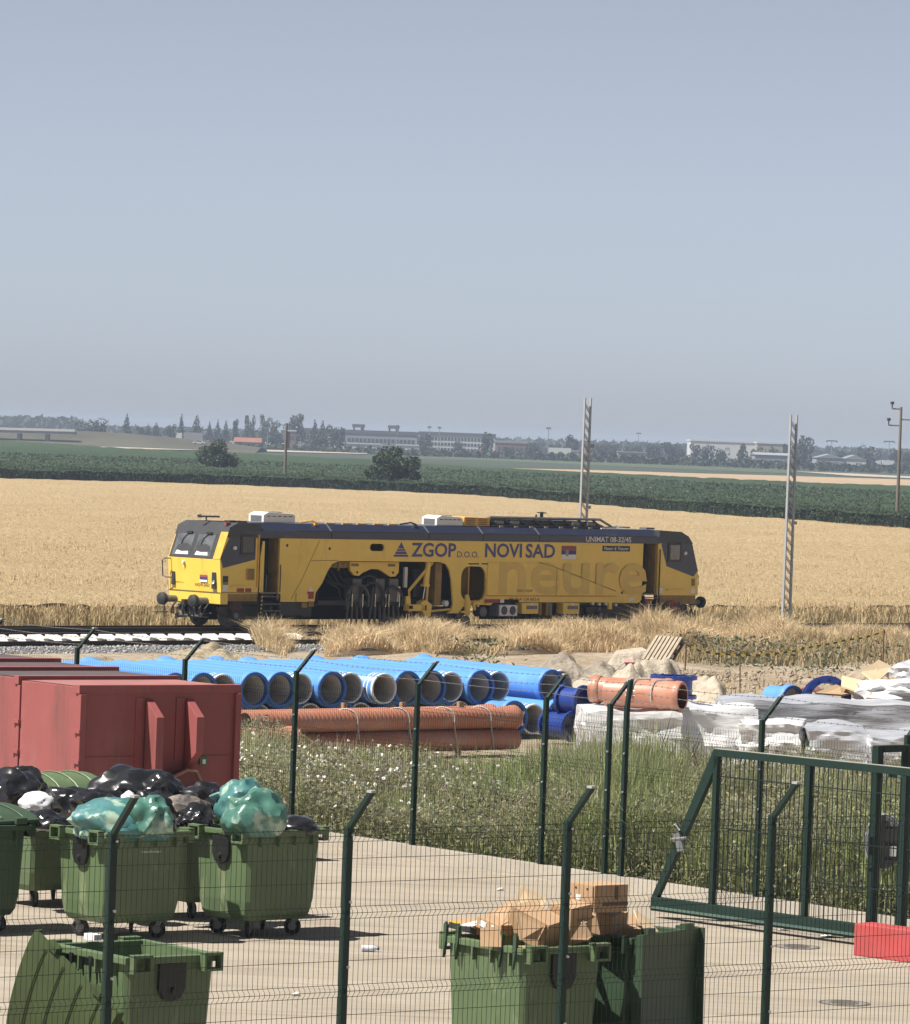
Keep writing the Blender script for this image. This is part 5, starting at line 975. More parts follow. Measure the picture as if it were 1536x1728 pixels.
# white wrapped goods: crumpled film over blocks
m_film = M('white_film', (.68, .68, .68), .26, var=.14, scale=1.5, bump=.45, bscale=4, bdist=.05, coat=.2, stretch=(.35, 1, 2.4)); m_film2 = M('silver_film', (.56, .57, .60), .22, .25, var=.3, scale=1.6, bump=.5, bscale=4, bdist=.05, stretch=(.3, 1, 2.6))
def wrapped(c, d, label, mat, seed, rz=0.0, amp=.07):
    bm = bmesh.new(); bmesh.ops.create_cube(bm, size=1.0); bmesh.ops.subdivide_edges(bm, edges=bm.edges[:], cuts=26, use_grid_fill=True); sv = Vector((seed*2.3, seed*5.1, 0))
    for v in bm.verts:
        p = v.co.copy(); q = Vector((p.x*d[0], p.y*d[1], p.z*d[2])); k_ = max(abs(p.x), abs(p.y), abs(p.z)); rr = 1-.05*max(0, (abs(p.x)+abs(p.y)+abs(p.z)-1.05))
        n1 = noise.noise(Vector((q.x*1.6, q.y*1.6, q.z*3.2))+sv); n2 = abs(noise.noise(Vector((q.x*3.4+q.z*2, q.y*3.4, q.z*9))+sv)); nn = p.normalized()
        sag = -.10*max(0, p.z)*(.5+.5*math.sin(q.x*5+seed))
        v.co = Vector((q.x*rr, q.y*rr, q.z*rr+sag))+Vector((nn.x, nn.y, nn.z*.6))*(amp*n1*1.6-amp*.8*n2)
    me = bpy.data.meshes.new('wrapped_pallet'); bm.to_mesh(me); bm.free()
    for p in me.polygons: p.use_smooth = True
    me.set_sharp_from_angle(angle=math.radians(20)); o = link('wrapped_pallet', me, mat); o.location = c; o.rotation_euler = (0, 0, rz); return tag(o, label, 'wrapped goods', 'film wrapped goods behind the weeds')
wrapped((3.10, 81.5, .48), (1.66, 2.3, 1.50), 'white wrapped block under the two short orange pipes', m_film, 1, .05); wrapped((4.62, 83.2, .50), (1.5, 2.6, 1.50), 'white wrapped block below the upright blue spool, right of the orange pipes', m_film, 2)
wrapped((5.55, 80.8, .42), (1.05, 2.4, 1.44), 'bulging white wrapped block left of the slanted fence post arm', m_film, 3, -.1, .1); wrapped((6.55, 80.6, .42), (1.1, 2.2, 1.40), 'shiny silver wrapped block right of the slanted fence post arm', m_film2, 4, .04, .09); wrapped((8.0, 80.0, .42), (1.9, 2.2, 1.30), 'long silver wrapped block at the right edge', m_film2, 5, 0, .08)
wrapped((6.9, 84.6, .55), (4.2, 2.4, 1.58), 'wide flat grey wrapped block at the back with cardboard behind it', m_film2, 6, .02, .05)
o = lump('plastic_sheet', (8.2, 87.2, 1.15), (1.5, 1.0, .42), m_film, seed=9, crumple=.25, freq=2.6, sub=4); tag(o, 'crumpled white plastic sheet below the cardboard at the right', 'sheet'); o = lump('plastic_sheet', (8.75, 88.4, 1.35), (1.1, 1.0, .5), m_film2, seed=10, crumple=.25, sub=4); tag(o, 'crumpled grey plastic sheet at the right edge behind the cardboard', 'sheet')
m_card = M('cardboard', (.50, .345, .20), .85, var=.14, scale=3); m_cardl = M('pale_cardboard', (.60, .46, .29), .85, var=.12, scale=2)
def sheetobj(name, pts, th, mat, label, cat, group=None):
    pts = [Vector(p) for p in pts]; n_ = (pts[1]-pts[0]).cross(pts[-1]-pts[0]).normalized(); c = sum(pts, Vector())/len(pts); m = MB(); m.prism([p-c for p in pts], n_*th); o = m.build(name, mat); o.location = c; return tag(o, label, cat, group)
def D_(px, py, D): return tuple(onD(px, py, D))
sheetobj('cardboard_sheet', [D_(1455, 1133, 87.5), D_(1483, 1113, 88.6), D_(1508, 1126, 88.8), D_(1478, 1152, 87.2)], .03, m_cardl, 'tilted pale cardboard sheet at the top of the rubbish by the right edge', 'cardboard', 'cardboard behind the wrapped goods')
sheetobj('cardboard_sheet', [D_(1376, 1169, 86.5), D_(1418, 1152, 88.0), D_(1445, 1168, 87.8), D_(1420, 1172, 86.6)], .03, m_card, 'flat brown cardboard sheet above the blue pipe mouth at the right', 'cardboard', 'cardboard behind the wrapped goods')
sheetobj('cardboard_sheet', [D_(1421, 1140, 88), D_(1456, 1148, 88), D_(1446, 1166, 87.0), D_(1420, 1157, 87.2)], .03, m_cardl, 'pale folded cardboard between the flat brown sheet and the tilted one', 'cardboard', 'cardboard behind the wrapped goods')
sheetobj('cardboard_sheet', [D_(1470, 1158, 87), D_(1512, 1140, 88.2), D_(1530, 1150, 88.2), D_(1470, 1172, 86.8)], .03, m_card, 'brown cardboard strip sloping down to the right edge', 'cardboard', 'cardboard behind the wrapped goods')
flanged(tuple(onD(1392, 1182, 88)), (.1, -1, .1), .3, .36, 'blue flanged ring standing behind the flat grey wrapped block', 'blue_ring'); o = dip(onD(1338, 1183, 88.5), 1, 'blue pipe end peeping over the flat grey wrapped block', 'pipe ends behind the wrapped goods', .62, .26); pvc(onD(1362, 1181, 88.6), onD(1362, 1181, 88.6)+Vector((.2, 1.5, 0)), .22, 'orange pipe mouth between the two blue rings', 'pipe ends behind the wrapped goods', -1)
# ================================================================== WEEDS BEHIND THE YARD
def weed_points(n, pxa, pxb, e_max, pw=1.0, e_min=0.0):
    px = RNG.uniform(pxa, pxb, n); k = (px-757)/8000.0
    D0 = (.42+Y0.x*VD.x+Y0.y*VD.y)/(k*VD.x+VD.y); D = D0+e_min+(e_max-e_min)*RNG.random(n)**pw; x = k*D
    z = np.interp(D-1.017*np.clip(x, -20, 20), _gx, _gz); return np.stack([x, D, z], 1), px, D-D0
def nz2(P, s, o): return np.array([noise.noise(Vector((p[0]*s, p[1]*s*.5, o))) for p in P])
def weeds():
    mo = M('olive_weed', (.48, .455, .28), .8, var=.4, scale=.8, rgb2=(.24, .235, .13), island=.5, transl=.38); mg = M('green_blade', (.42, .50, .20), .7, var=.4, scale=.6, rgb2=(.26, .31, .12), island=.4, transl=.4); my = M('straw_stem', (.55, .50, .33), .85, var=.4, scale=.7, rgb2=(.2, .18, .09), island=.4, transl=.2)
    # broad leafy weeds
    P, px, e = weed_points(125000, 330, 1640, 15, 1.25); c = nz2(P, .8, 3); hmax = (.78+.5*c+.25*np.clip(1-e/3, 0, 1))*np.interp(px, [330, 440, 520, 860, 960, 1250, 1640], [1.15, 1.1, .8, .78, 1.05, 1.4, 1.5])
    P[:, 2] += hmax*RNG.random(len(P))**.7; k = RNG.random(len(P)) < np.interp(px, [330, 650, 900, 1150, 1640], [1, 1, .7, .55, .8])
    tag(np_mesh('leafy_weeds', *leaves(P[k], np.full(k.sum(), .07), .40), mo), 'dense olive green leafy weeds behind the rear fence', 'weeds', kind='stuff')
    P, px, e = weed_points(42000, 380, 1640, 14, 1.1); c = nz2(P, .6, 8); w_ = np.interp(px, [380, 560, 760, 900, 1150, 1300, 1640], [.22, .3, .5, 1, 1, .75, .6]); k = RNG.random(len(P)) < w_; P = P[k]; n = len(P)
    tag(np_mesh('green_grass', *blades(P, RNG.uniform(.5, 1.2, n)*(1+.5*c[k])*np.interp(px[k], [480, 540, 850, 1000, 1640], [1, .75, .75, 1.3, 1.3]), RNG.uniform(.018, .035, n), .45, .6), mg), 'tall fresh green grass among the weeds', 'grass', kind='stuff')
    P, px, e = weed_points(40000, 330, 1640, 15, .9); c = nz2(P, .7, 14); n = len(P)
    tag(np_mesh('dry_stems', *blades(P, RNG.uniform(.45, 1.2, n)*(1+.4*c)*np.interp(px, [430, 540, 850, 1000, 1640], [1, .75, .75, 1.3, 1.3]), RNG.uniform(.010, .02, n), .35, .3), my), 'thin straw coloured stems among the weeds', 'dry stems', kind='stuff')
    # white flower heads, denser to the left
    P, px, e = weed_points(7500, 330, 1640, 12, 1.2); c = nz2(P, .9, 21); k = (RNG.random(len(P)) < np.interp(px, [330, 480, 620, 760, 900, 1640], [1, .5, .32, .22, .08, .08])) & (c > -.08); P = P[k]; P[:, 2] += RNG.uniform(.15, 1.0, len(P))
    V, F = leaves(P, np.full(len(P), .058), 1.0); V2, F2 = leaves(P+np.array([0, 0, .006]), np.full(len(P), .052), 1.0)
    tag(np_mesh('white_flowers', *merge((V, F), (V2, F2)), M('white_petal', (.78, .77, .70), .7, var=.1, transl=.2)), 'small white flowers scattered through the weeds', 'flowers', kind='stuff')
    P, px, e = weed_points(900, 420, 1640, 12, 1.0); P[:, 2] += RNG.uniform(.5, 1.0, len(P))
    tag(np_mesh('purple_flowers', *leaves(P, np.full(len(P), .04), .9), M('purple_petal', (.34, .20, .32), .7, var=.2)), 'small dull purple thistle heads in the weeds', 'flowers', kind='stuff')
    # dark brown dead stalks at the right
    m = MB(); r = np.random.default_rng(3)
    for i in range(46):
        px = r.choice([1165, 1180, 1200, 1300, 1420, 1528, 1532]) + r.normal(0, 10); D = r.uniform(69, 74); p = onD(px, 1240, D); g = gz(p.x, D); h = r.uniform(.7, 1.35); a = r.uniform(-.4, .4); b = r.uniform(-.25, .25)
        q = [(p.x, D, g), (p.x+a*.4, D+b*.4, g+h*.5), (p.x+a, D+b, g+h)]; m.tube(q, .008, 4, rs=[.012, .009, .004])
        for _ in range(4): f = r.uniform(.5, 1); s = Vector(q[1]).lerp(Vector(q[2]), f*2-1 if f > .5 else 0); m.tube([s, s+Vector((r.normal(0, .12), r.normal(0, .1), r.uniform(.08, .22)))], .004, 3)
    tag(m.build('dead_stalks', M('dead_stalk', (.12, .085, .055), .9, var=.3)), 'dark dead thistle stalks in front of the wrapped goods', 'stalks', kind='stuff')
    # fringe hanging over the kerb
    n = 9000; a = RNG.uniform(-14, 20, n); P = np.array([tuple(yd(q, .28+abs(RNG.normal(0, .14)), .12)) for q in a]); P[:, 2] += RNG.random(n)**1.6*.42
    tag(np_mesh('kerb_weeds', *leaves(P, np.full(n, .07), .4), mo), 'weeds spilling over the concrete kerb', 'weeds', kind='stuff')
weeds()
# ================================================================== FENCES
m_fp = M('fence_green', (.014, .038, .030), .5, .0, var=.2, scale=5, spec=.3); m_fw = M('fence_wire', (.014, .026, .022), .5, .0, var=.2, spec=.3); m_bolt = M('zinc_bolt', (.6, .6, .6), .35, .8); m_barb = M('barbed_steel', (.36, .36, .36), .5, .7)
def post(parent, loc, H, rz, lean, al=.31, ah=.30, arm=True, bolts=()):
    """loc in the parent's frame; lean = +1/-1 along the parent's y axis"""
    m = MB(); m.box((0, 0, H/2), (.06, .06, H)); o = m.build('post', m_fp, parent, bevel=.006); o.location = loc; o.rotation_euler = (0, 0, rz)
    if arm:
        m = MB(); m.prism([(-.024, -.03, H-.03), (.024, -.03, H-.03), (.024, .03, H-.03), (-.024, .03, H-.03)], (0, lean*al, ah)); a = m.build('arm', m_fp, o, bevel=.004)
        m = MB(); m.box((0, lean*(al+.0), H-.03+ah+.01), (.054, .066, .02)); m.build('arm_cap', m_strap, a)
    for z in bolts:
        m = MB(); m.lathe([(0, 0), (0, .014), (.02, .012), (.024, 0)], (.018, -.03, z), (0, -1, 0), 8); m.build('bolt', m_bolt, o)
    m = MB(); m.box((0, 0, .006), (.14, .14, .012)); m.build('base_plate', m_fp, o)
    return o
def wire_panel(parent, x0, x1, z0, zt, folds, r=.0027, pitch=.05, hw=.003):
    """welded mesh panel along the parent's x axis, folds = heights of the pressed V folds"""
    prof = [(z0, 0.0)]
    for zf in folds:
        for dz, dy in ((-.05, 0), (-.018, -.032), (.018, -.032), (.05, 0)):
            z = zf+dz
            if z0 < z < zt: prof.append((z, dy))
    prof.append((zt, 0)); prof.sort(); n = int((x1-x0)/pitch); V = []; F = []; tri = [(math.cos(a)*r, math.sin(a)*r) for a in (.5, 2.6, 4.7)]
    for i in range(n+1):
        x = x0+(x1-x0)*i/n; k = len(V)
        for z, dy in prof:
            for tx_, ty_ in tri: V.append((x+tx_, dy+ty_, z))
        for j in range(len(prof)-1):
            for q in range(3): F.append((k+j*3+q, k+j*3+(q+1) % 3, k+(j+1)*3+(q+1) % 3, k+(j+1)*3+q))
    zs = []
    for zf in folds: zs += [(zf-.05, 0), (zf, -.034), (zf+.05, 0)]
    fs = sorted(folds)
    for a, b in zip([z0-.0]+fs, fs+[zt]):
        g = b-a
        if g > .5: zs += [(a+.25, 0), (a+.45, 0)]
    zs.append((z0+.02, 0))
    tri2 = [(math.cos(a)*hw, math.sin(a)*hw) for a in (.5, 2.6, 4.7)]
    for z, dy in zs:
        if not z0 <= z <= zt: continue
        k = len(V)
        for x in (x0, x1):
            for ty_, tz_ in tri2: V.append((x, dy-.005+ty_, z+tz_))
        for q in range(3): F.append((k+q, k+(q+1) % 3, k+3+(q+1) % 3, k+3+q))
    return np_mesh('mesh_panel', V, F, m_fw, parent)
# ---- near fence: line through the survey points, along the yard's v axis
def fence_front():
    S_ = [onD(190, 1405, 37.8), onD(593, 1398, 39.04), onD(962, 1387, 40.5), onD(1304, 1375, 42.1)]
    base = Vector((S_[0].x, S_[0].y, 0)); e_ = Vector((S_[3].x, S_[3].y, 0)); d = (e_-base); L = d.length; yaw = math.atan2(d.y, d.x); st = L/3
    o = empty('mesh_fence', base, yaw, 'near dark green welded mesh fence with cranked posts, in front of the bins', 'fence')
    H = 2.5; fo = [.48, 1.13, 1.78, 2.42]
    for i in range(-1, 5): post(o, (i*st, 0, 0), H, 0, -1, .30, .33, bolts=(.75, 1.33, 1.87, 2.43))
    for i in range(-2, 6): wire_panel(o, i*st+.0, (i+1)*st-.0, .06, 2.48, fo)
    return o
fence_front()
def fence_rear():
    a0 = yd(0, .17, .15); yaw = YAW_U; o = empty('mesh_fence', a0, yaw, 'far dark green welded mesh fence with barbed wire along the weeds', 'fence')
    H = 2.22; xs = []
    for px in (130, 312, 500, 705, 922, 1030, 1058, 1286, 1531):
        py = np.interp(px, [130, 312, 500, 705, 922, 1030, 1288, 1531], [1112, 1135, 1153, 1173, 1190, 1200, 1235, 1262]); dr = ray(px, py); nn = VD; t_ = (a0-CO).dot(nn)/dr.dot(nn); q = CO+dr*t_-a0; xs.append(q.dot(UD))
    xs = [xs[0]-2.6]+xs+[xs[-1]+2.55]
    for i, x in enumerate(xs): post(o, (x, 0, 0), H, 0, 1, .30 if i != 7 else .05, .32 if i != 7 else .36, bolts=(.5, 1.1, 1.6))
    for a, b in zip(xs[:-1], xs[1:]):
        if b-a > .5: wire_panel(o, a+.02, b-.02, .03, 2.05, [.3, .85, 1.4, 1.9], r=.0022, hw=.0026)
    for f in (.25, .6, .95):
        m = MB(); r = np.random.default_rng(int(f*100))
        for a, b in zip(xs[:-1], xs[1:]):
            sag = r.uniform(.01, .035); y = f*.30; z = H-.03+f*.32; pts = [(a+(b-a)*q, y, z-sag*4*q*(1-q)) for q in np.linspace(0, 1, 9)]; m.tube(pts, .0036, 3, cap=False)
            for q in np.arange(.04, 1, .12/(b-a)): x = a+(b-a)*q; m.box((x, y, z-sag*4*q*(1-q)), (.007, .007, .022), ry=.6)
        m.build('barbed_wire', m_barb, o)
    return o
fence_rear()
# ================================================================== SLIDING GATE
def gate():
    g0 = onz(1102, 1534, .10); g1 = onz(1440, 1580, .10); d = g1-g0; d.z = 0; yaw = math.atan2(d.y, d.x); d.normalize(); o = empty('sliding_gate', (g0.x, g0.y, 0), yaw, 'dark green cantilever sliding gate with a slanted end and vertical bars', 'gate')
    nv = Vector((-d.y, d.x, 0))
    def gx(px, py): r = ray(px, py); t_ = (g0-CO).dot(nv)/r.dot(nv); q = CO+r*t_; return (q-g0).dot(d), q.z
    xA, zt = gx(1211, 1270); xB, _ = gx(1367, 1290); xC, _ = gx(1500, 1300); L = 7.0; zt = round(zt, 2); XS = [xA, xB, xB+(xB-xA), xB+2*(xB-xA)]
    m = MB(); m.box((L/2, 0, .17), (L, .10, .17)); m.build('bottom_beam', m_fp, o, bevel=.008); m = MB(); m.box((L/2, -.055, .13), (L, .02, .03)); m.build('beam_lip', M('worn_green', (.10, .17, .14), .5), o)
    m = MB(); m.box(((xA+L)/2, 0, zt), (L-xA+.06, .08, .09)); m.build('top_rail', m_fp, o, bevel=.006); m = MB(); m.box(((xA+L)/2, 0, zt+.047), (L-xA+.04, .07, .006)); m.build('top_strip', M('pale_top', (.42, .40, .35), .9), o)  # pale strip along the top of the rail
    for x in XS: m = MB(); m.box((x, 0, zt/2+.1), (.068, .07, zt-.24)); m.build('upright', m_fp, o, bevel=.005)
    m = MB(); m.prism([(xA-.04, -.035, zt+.03), (xA+.04, -.035, zt-.10), (.09, -.035, .25), (0, -.035, .25)], (0, .07, 0)); m.build('slanted_brace', m_fp, o)
    bar = MB(); bar.box((0, 0, (zt+.2)/2), (.008, .008, zt-.28)); me = bar.mesh('bar'); me.materials.append(m_fw)
    for a, b in zip(XS[:-1], XS[1:]):
        n = int((b-a)/.075)
        for i in range(1, n): q = link('bar', me, None, o); q.location = (a+(b-a)*i/n, 0, 0)
        for z in (zt-.28, zt-.9, zt-1.4): m = MB(); m.box(((a+b)/2, 0, z), (b-a, .016, .012)); m.build('cross_wire', m_fw, o)
    m = MB(); x = xA*.46; z = .25+(zt-.3)*.40
    m.box((x, -.05, z), (.10, .05, .22), ry=-.4); m.tube([(x-.12, -.07, z+.02), (x+.14, -.07, z+.06)], .02, 6); m.tube([(x+.02, -.07, z+.14), (x-.06, -.06, z+.20), (x-.04, -.04, z+.08)], .012, 6); m.build('catch', M('galvanised_catch', (.4, .42, .41), .4, .7), o)
    # portal posts of the gate guide
    pb = onz(1475, 1585, 0)
    t = empty('gate_portal', (pb.x+.07, pb.y+.02, 0), yaw, 'dark green double post portal that guides the sliding gate', 'gate portal')
    # the two posts stand either side of the sliding leaf
    m = MB(); m.box((0, -.16, 1.15), (.10, .10, 2.3)); m.build('post', m_fp, t, bevel=.006); m = MB(); m.box((.02, .34, 1.15), (.10, .10, 2.3)); m.build('post', m_fp, t, bevel=.006); m = MB(); m.box((.01, .09, 2.26), (.098, .40, .08)); m.build('head_beam', m_fp, t)
    m = MB(); m.lathe([(0, 0), (0, .05), (.12, .05), (.12, 0)], (.0, -.07, 2.0), (0, 0, 1), 10); m.build('guide_roller', m_bolt, t)
    # back of a convex traffic mirror
    c = onD(1491, 1420, pb.y+.25); mo = empty('traffic_mirror', c, .12, 'grey back of an round traffic mirror on the gate portal', 'mirror'); pts = [(.215*math.cos(a), .31*math.sin(a)) for a in [math.pi/14+i*math.pi/7 for i in range(14)]]
    m = MB(); m.prism([(x, -.02, z) for x, z in pts], (0, .05, 0)); sh = m.build('mirror_shell', M('mirror_back', (.26, .265, .28), .5, var=.2, scale=6), mo, bevel=.01)
    m = MB(); q = [(x*1.06, -.0, z*1.05) for x, z in pts]; m.tube(q+[q[0]], .014, 6); m.build('mirror_rim', M('mirror_rim', (.45, .45, .46), .4), mo)
    for x in (-.13, -.06, .02, .09): m = MB(); m.box((x, -.03, .02), (.022, .02, .42)); m.build('stiffening_rib', M('rib_grey', (.28, .28, .29), .5), mo)
    for z in (.17, -.03, -.2): m = MB(); m.box((0, -.035, z), (.38, .02, .025)); m.build('clamp_bar', BLK, mo)
    m = MB(); m.box((.11, -.04, -.11), (.08, .012, .12)); m.build('white_label', WHT, mo); m = MB(); m.box((-.02, -.05, .0), (.05, .04, .62)); m.build('mounting_rail', BLK, mo)
    # green post at the right edge belongs to the neighbouring leaf
    p = onz(1549, 1592, 0); m = MB(); m.box((0, 0, 1.05), (.10, .10, 2.1)); m.box((.9, 0, 2.0), (1.8, .08, .09)); g2 = empty('gate_leaf', (p.x, p.y, 0), yaw, 'green post and rail of the second gate leaf at the right edge', 'gate'); m.build('frame', m_fp, g2, bevel=.006)
    m = MB(); m.box((-.30, 0, 1.97), (.5, .09, .10)); m.build('rail_end', M('worn_green', (.1, .17, .14)), g2, bevel=.01)
    # red kerb block
    b0 = onz(1440, 1612, 0); rb = empty('red_block', (b0.x, b0.y, 0), yaw, 'red painted concrete block at the foot of the gate', 'block'); m = MB(); m.box((1.6, .15, .185), (3.2, .30, .37)); m.build('painted_block', M('red_paint', (.55, .085, .085), .55, var=.18, scale=2.5, bump=.15), rb, bevel=.012)
gate()
# ================================================================== RED CONTAINERS
m_red = M('container_red', (.37, .10, .096), .62, var=.16, scale=1.1, bump=.1, bscale=3); wear(m_red, (.12, .055, .045), (1, 1, .12), 3.0, .52, .72, .7); wear(m_red, (.30, .17, .14), (1, 1, .7), 1.1, .5, .75, .45); wear(m_red, (.45, .25, .2), (3, 3, .6), 6, .68, .72, .5); m_redt = M('container_top', (.40, .17, .155), .8, var=.25, scale=1.5)
def container(loc, label):
    W, Dp, H = 2.53, 1.40, 2.34; o = empty('waste_container', loc, YAW_V, label, 'container', 'red waste containers in a row')
    m = MB(); m.box((W/2, Dp/2, (H-.02+.15)/2), (W, Dp, H-.17)); m.build('body', m_red, o, bevel=.008); m = MB(); m.quad((.06, .08, H-.012), (W-.06, .08, H-.012), (W-.06, Dp, H-.012), (.06, Dp, H-.012)); m.build('top_plate', m_redt, o)
    m = MB(); m.box((W/2, .03, H-.045), (W+.05, .12, .11)); m.build('top_beam', m_red, o, bevel=.006)
    for x in (.03, W-.03): m = MB(); m.box((x, -.02, H/2-.05), (.09, .07, H-.12)); m.build('corner_post', m_red, o, bevel=.006)
    for z in (.75, 1.35, 1.75): m = MB(); m.box((-.02, -.0, z), (.04, .16, .05)); m.build('hinge', m_red, o)
    for x, zb in ((1.02, .25), (1.66, 1.35)):
        m = MB(); m.prism([(x, -.03, 2.16), (x+.0, -.30, 1.94), (x, -.30, zb+.12), (x, -.03, zb-.12)], (.12, 0, 0)); m.build('hook_bracket', m_red, o, bevel=.006); m = MB(); m.box((x-.07, -.006, (2.18+zb)/2), (.14, .02, 2.18-zb)); m.build('bracket_foot', m_red, o)
    m = MB(); m.box((W/2, -.006, 1.40), (W-.2, .012, .018)); m.build('weld_seam', m_red, o)
    m = MB(); pts = [(1.15, 1.02), (1.35, 1.14), (1.6, 1.24), (1.75, 1.22), (1.84, 1.08), (1.84, .7), (1.15, .7)]; m.prism([(x, -.20, z) for x, z in pts], (0, .16, 0)); m.build('bent_flap', M('scuffed_red', (.20, .06, .05), .7, var=.4), o, bevel=.01); m = MB(); m.tube([(x, -.21, z) for x, z in pts[:5]], .022, 6); m.build('flap_edge', M('flap_edge', (.36, .2, .15), .6), o)
    m = MB(); m.box((1.98, -.012, 1.34), (.12, .02, .11)); m.build('green_sticker', M('sticker_green', (.08, .2, .11), .6), o); m = MB(); m.box((1.99, -.023, 1.33), (.05, .004, .06)); m.build('sticker_print', WHT, o)
    return o
C0 = onD(135, 1166, 61.6); C0 = Vector((C0.x, C0.y, 0)); cl = ['nearest red waste container with two brackets and a green sticker on its shaded front', 'second red waste container, right behind the nearest one', 'third red waste container, behind the second', 'fourth red waste container, farthest back at the left edge']
c0 = container(C0, cl[0])
for i in (1, 2, 3):
    c = copy_tree(c0); c.location = C0-UD*1.47*i+Vector((0, 0, .03*i)); c['label'] = cl[i]
    for ch in c.children:
        if ch.name.startswith('top_plate'): ch.data = ch.data.copy(); ch.data.materials[0] = M('sooty_top', (.115, .085, .088), .85, var=.3, scale=1.2)
# ================================================================== BINS
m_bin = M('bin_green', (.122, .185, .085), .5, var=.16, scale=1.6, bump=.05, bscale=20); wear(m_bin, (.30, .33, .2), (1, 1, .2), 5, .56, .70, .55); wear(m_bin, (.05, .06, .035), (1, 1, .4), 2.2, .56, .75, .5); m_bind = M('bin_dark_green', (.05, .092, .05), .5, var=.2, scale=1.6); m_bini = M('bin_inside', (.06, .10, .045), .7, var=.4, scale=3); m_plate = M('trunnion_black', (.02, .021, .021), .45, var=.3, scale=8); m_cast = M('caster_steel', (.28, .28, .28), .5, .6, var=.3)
def make_bin(loc, yaw, label, mat=m_bin, rimz=1.22, hooks=False, plates=True):
    o = empty('waste_bin', loc, yaw, label, 'bin', 'four wheeled waste bins'); bx, by = .515, .415; tx_, ty_ = .555, .460; z0, z1 = .25, rimz-.04; bb, bc = .47, .37
    def ring(x, y, z, ch): return [(-x+ch, -y, z), (x-ch, -y, z), (x, -y+ch, z), (x, y-ch, z), (x-ch, y, z), (-x+ch, y, z), (-x, y-ch, z), (-x, -y+ch, z)]
    m = MB(); R = [ring(bb, bc, .20, .05), ring(bx-.01, by-.01, .27, .05), ring(bx+.01, by+.01, .42, .04), ring(tx_, ty_, z1, .04), ring(tx_-.02, ty_-.02, z1, .03), ring(bx-.02, by-.02, .30, .05)]
    for i in range(5):
        k = [r for r in (R[i], R[i+1])]; m.add(k[0]+k[1], [(j, (j+1) % 8, 8+(j+1) % 8, 8+j) for j in range(8)])
    m.quad(*R[0][::-1]); m.quad(*R[5]); m.build('body', mat, o)
    m = MB(); X, Y, t = tx_+.045, ty_+.045, .065
    m.hexa([(-X, -Y, z1-.02), (X, -Y, z1-.02), (X, -Y+t, z1-.02), (-X, -Y+t, z1-.02)], [(-X, -Y, rimz), (X, -Y, rimz), (X, -Y+t, rimz+.005), (-X, -Y+t, rimz+.005)]); m.box((0, Y-t/2, rimz-.03), (2*X, t, .062)); m.box((-X+t/2, 0, rimz-.031), (t, 2*Y-2*t, .06)); m.box((X-t/2, 0, rimz-.031), (t, 2*Y-2*t, .06)); m.build('rim', mat, o, bevel=.008)
    for sx in (-1, 1):
        for sy in (-.365, .365):
            m = MB(); xx = sx*(X+.03); m.box((xx, sy-.085, rimz-.05), (.09, .025, .15)); m.box((xx, sy+.085, rimz-.05), (.09, .025, .15)); m.box((xx, sy, rimz+.012), (.09, .195, .025)); m.box((xx, sy, rimz-.125), (.09, .195, .025)); m.build('handle', mat, o, bevel=.004)
        if plates:
            m = MB(); pr = [(-.135, rimz-.06), (.135, rimz-.06), (.135, rimz-.28), (.09, rimz-.37), (.02, rimz-.395), (-.02, rimz-.395), (-.09, rimz-.37), (-.135, rimz-.28)]; m.prism([(sx*(tx_-.02), y, z) for y, z in pr], (sx*.055, 0, 0)); pl = m.build('trunnion_plate', m_plate, o, bevel=.008); m = MB(); m.lathe([(0, .03), (.03, .025), (.035, 0)], (sx*(tx_+.03), 0, rimz-.30), (sx, 0, 0), 10); m.build('trunnion_pin', m_plate, pl)
    for sy in (-1, 1):
        for x in (-.4, -.13, .13, .4):
            m = MB(); m.box((x, sy*(ty_+.022), rimz-.11), (.02, .045, .13)); m.build('rim_web', mat, o)
    if hooks:
        for x in (-.52, -.34, .30, .5):
            m = MB(); m.prism([(x-.02, -Y-.015, rimz-.20), (x+.02, -Y-.015, rimz-.02), (x+.022, -Y-.015, rimz+.10), (x, -Y-.015, rimz+.13), (x-.022, -Y-.015, rimz+.10), (x-.02, -Y-.015, rimz-.02)], (0, .03, 0)); m.build('lid_hook', m_bind, o)
    k = 0
    for sx in (-1, 1):
        for sy in (-1, 1):
            a = (.5, -1.0, 2.2, .9)[k]; k += 1; d = Vector((math.cos(a), math.sin(a), 0)); p = Vector((sx*.38, sy*.28, 0)); e = Vector((-d.y, d.x, 0))
            m = MB(); m.lathe([(0, 0), (0, .05), (.02, .05), (.02, 0)], p+Vector((0, 0, .205)), (0, 0, 1), 10)
            for s in (-1, 1): m.prism([p+e*.032*s+Vector((0, 0, .21))-d*.04, p+e*.032*s+Vector((0, 0, .21))+d*.04, p+e*.032*s+d*.07+Vector((0, 0, .09)), p+e*.032*s+d*.03+Vector((0, 0, .09))], e*.006)
            c_ = m.build('caster', m_cast, o); m = MB(); m.lathe([(-.022, .02), (-.022, .08), (-.015, .098), (.015, .098), (.022, .08), (.022, .02)], p+d*.045+Vector((0, 0, .098)), e, 18); m.build('wheel', m_tyre, c_); m = MB(); m.lathe([(-.024, 0), (-.024, .05), (.024, .05), (.024, 0)], p+d*.045+Vector((0, 0, .098)), e, 12); m.build('wheel_hub', m_cast, c_)
    return o
def ctr(F, lv, lu, rot=0.0): F = Vector((F[0], F[1], 0)); return F+Matrix.Rotation(rot, 3, 'Z') @ (VD*lv-UD*lu)
bA = make_bin(ctr((-3.73, 52.44), .60, .505, .05), YAW_V+.05, 'green bin under the slumped teal sack, second from the left in the rear row')
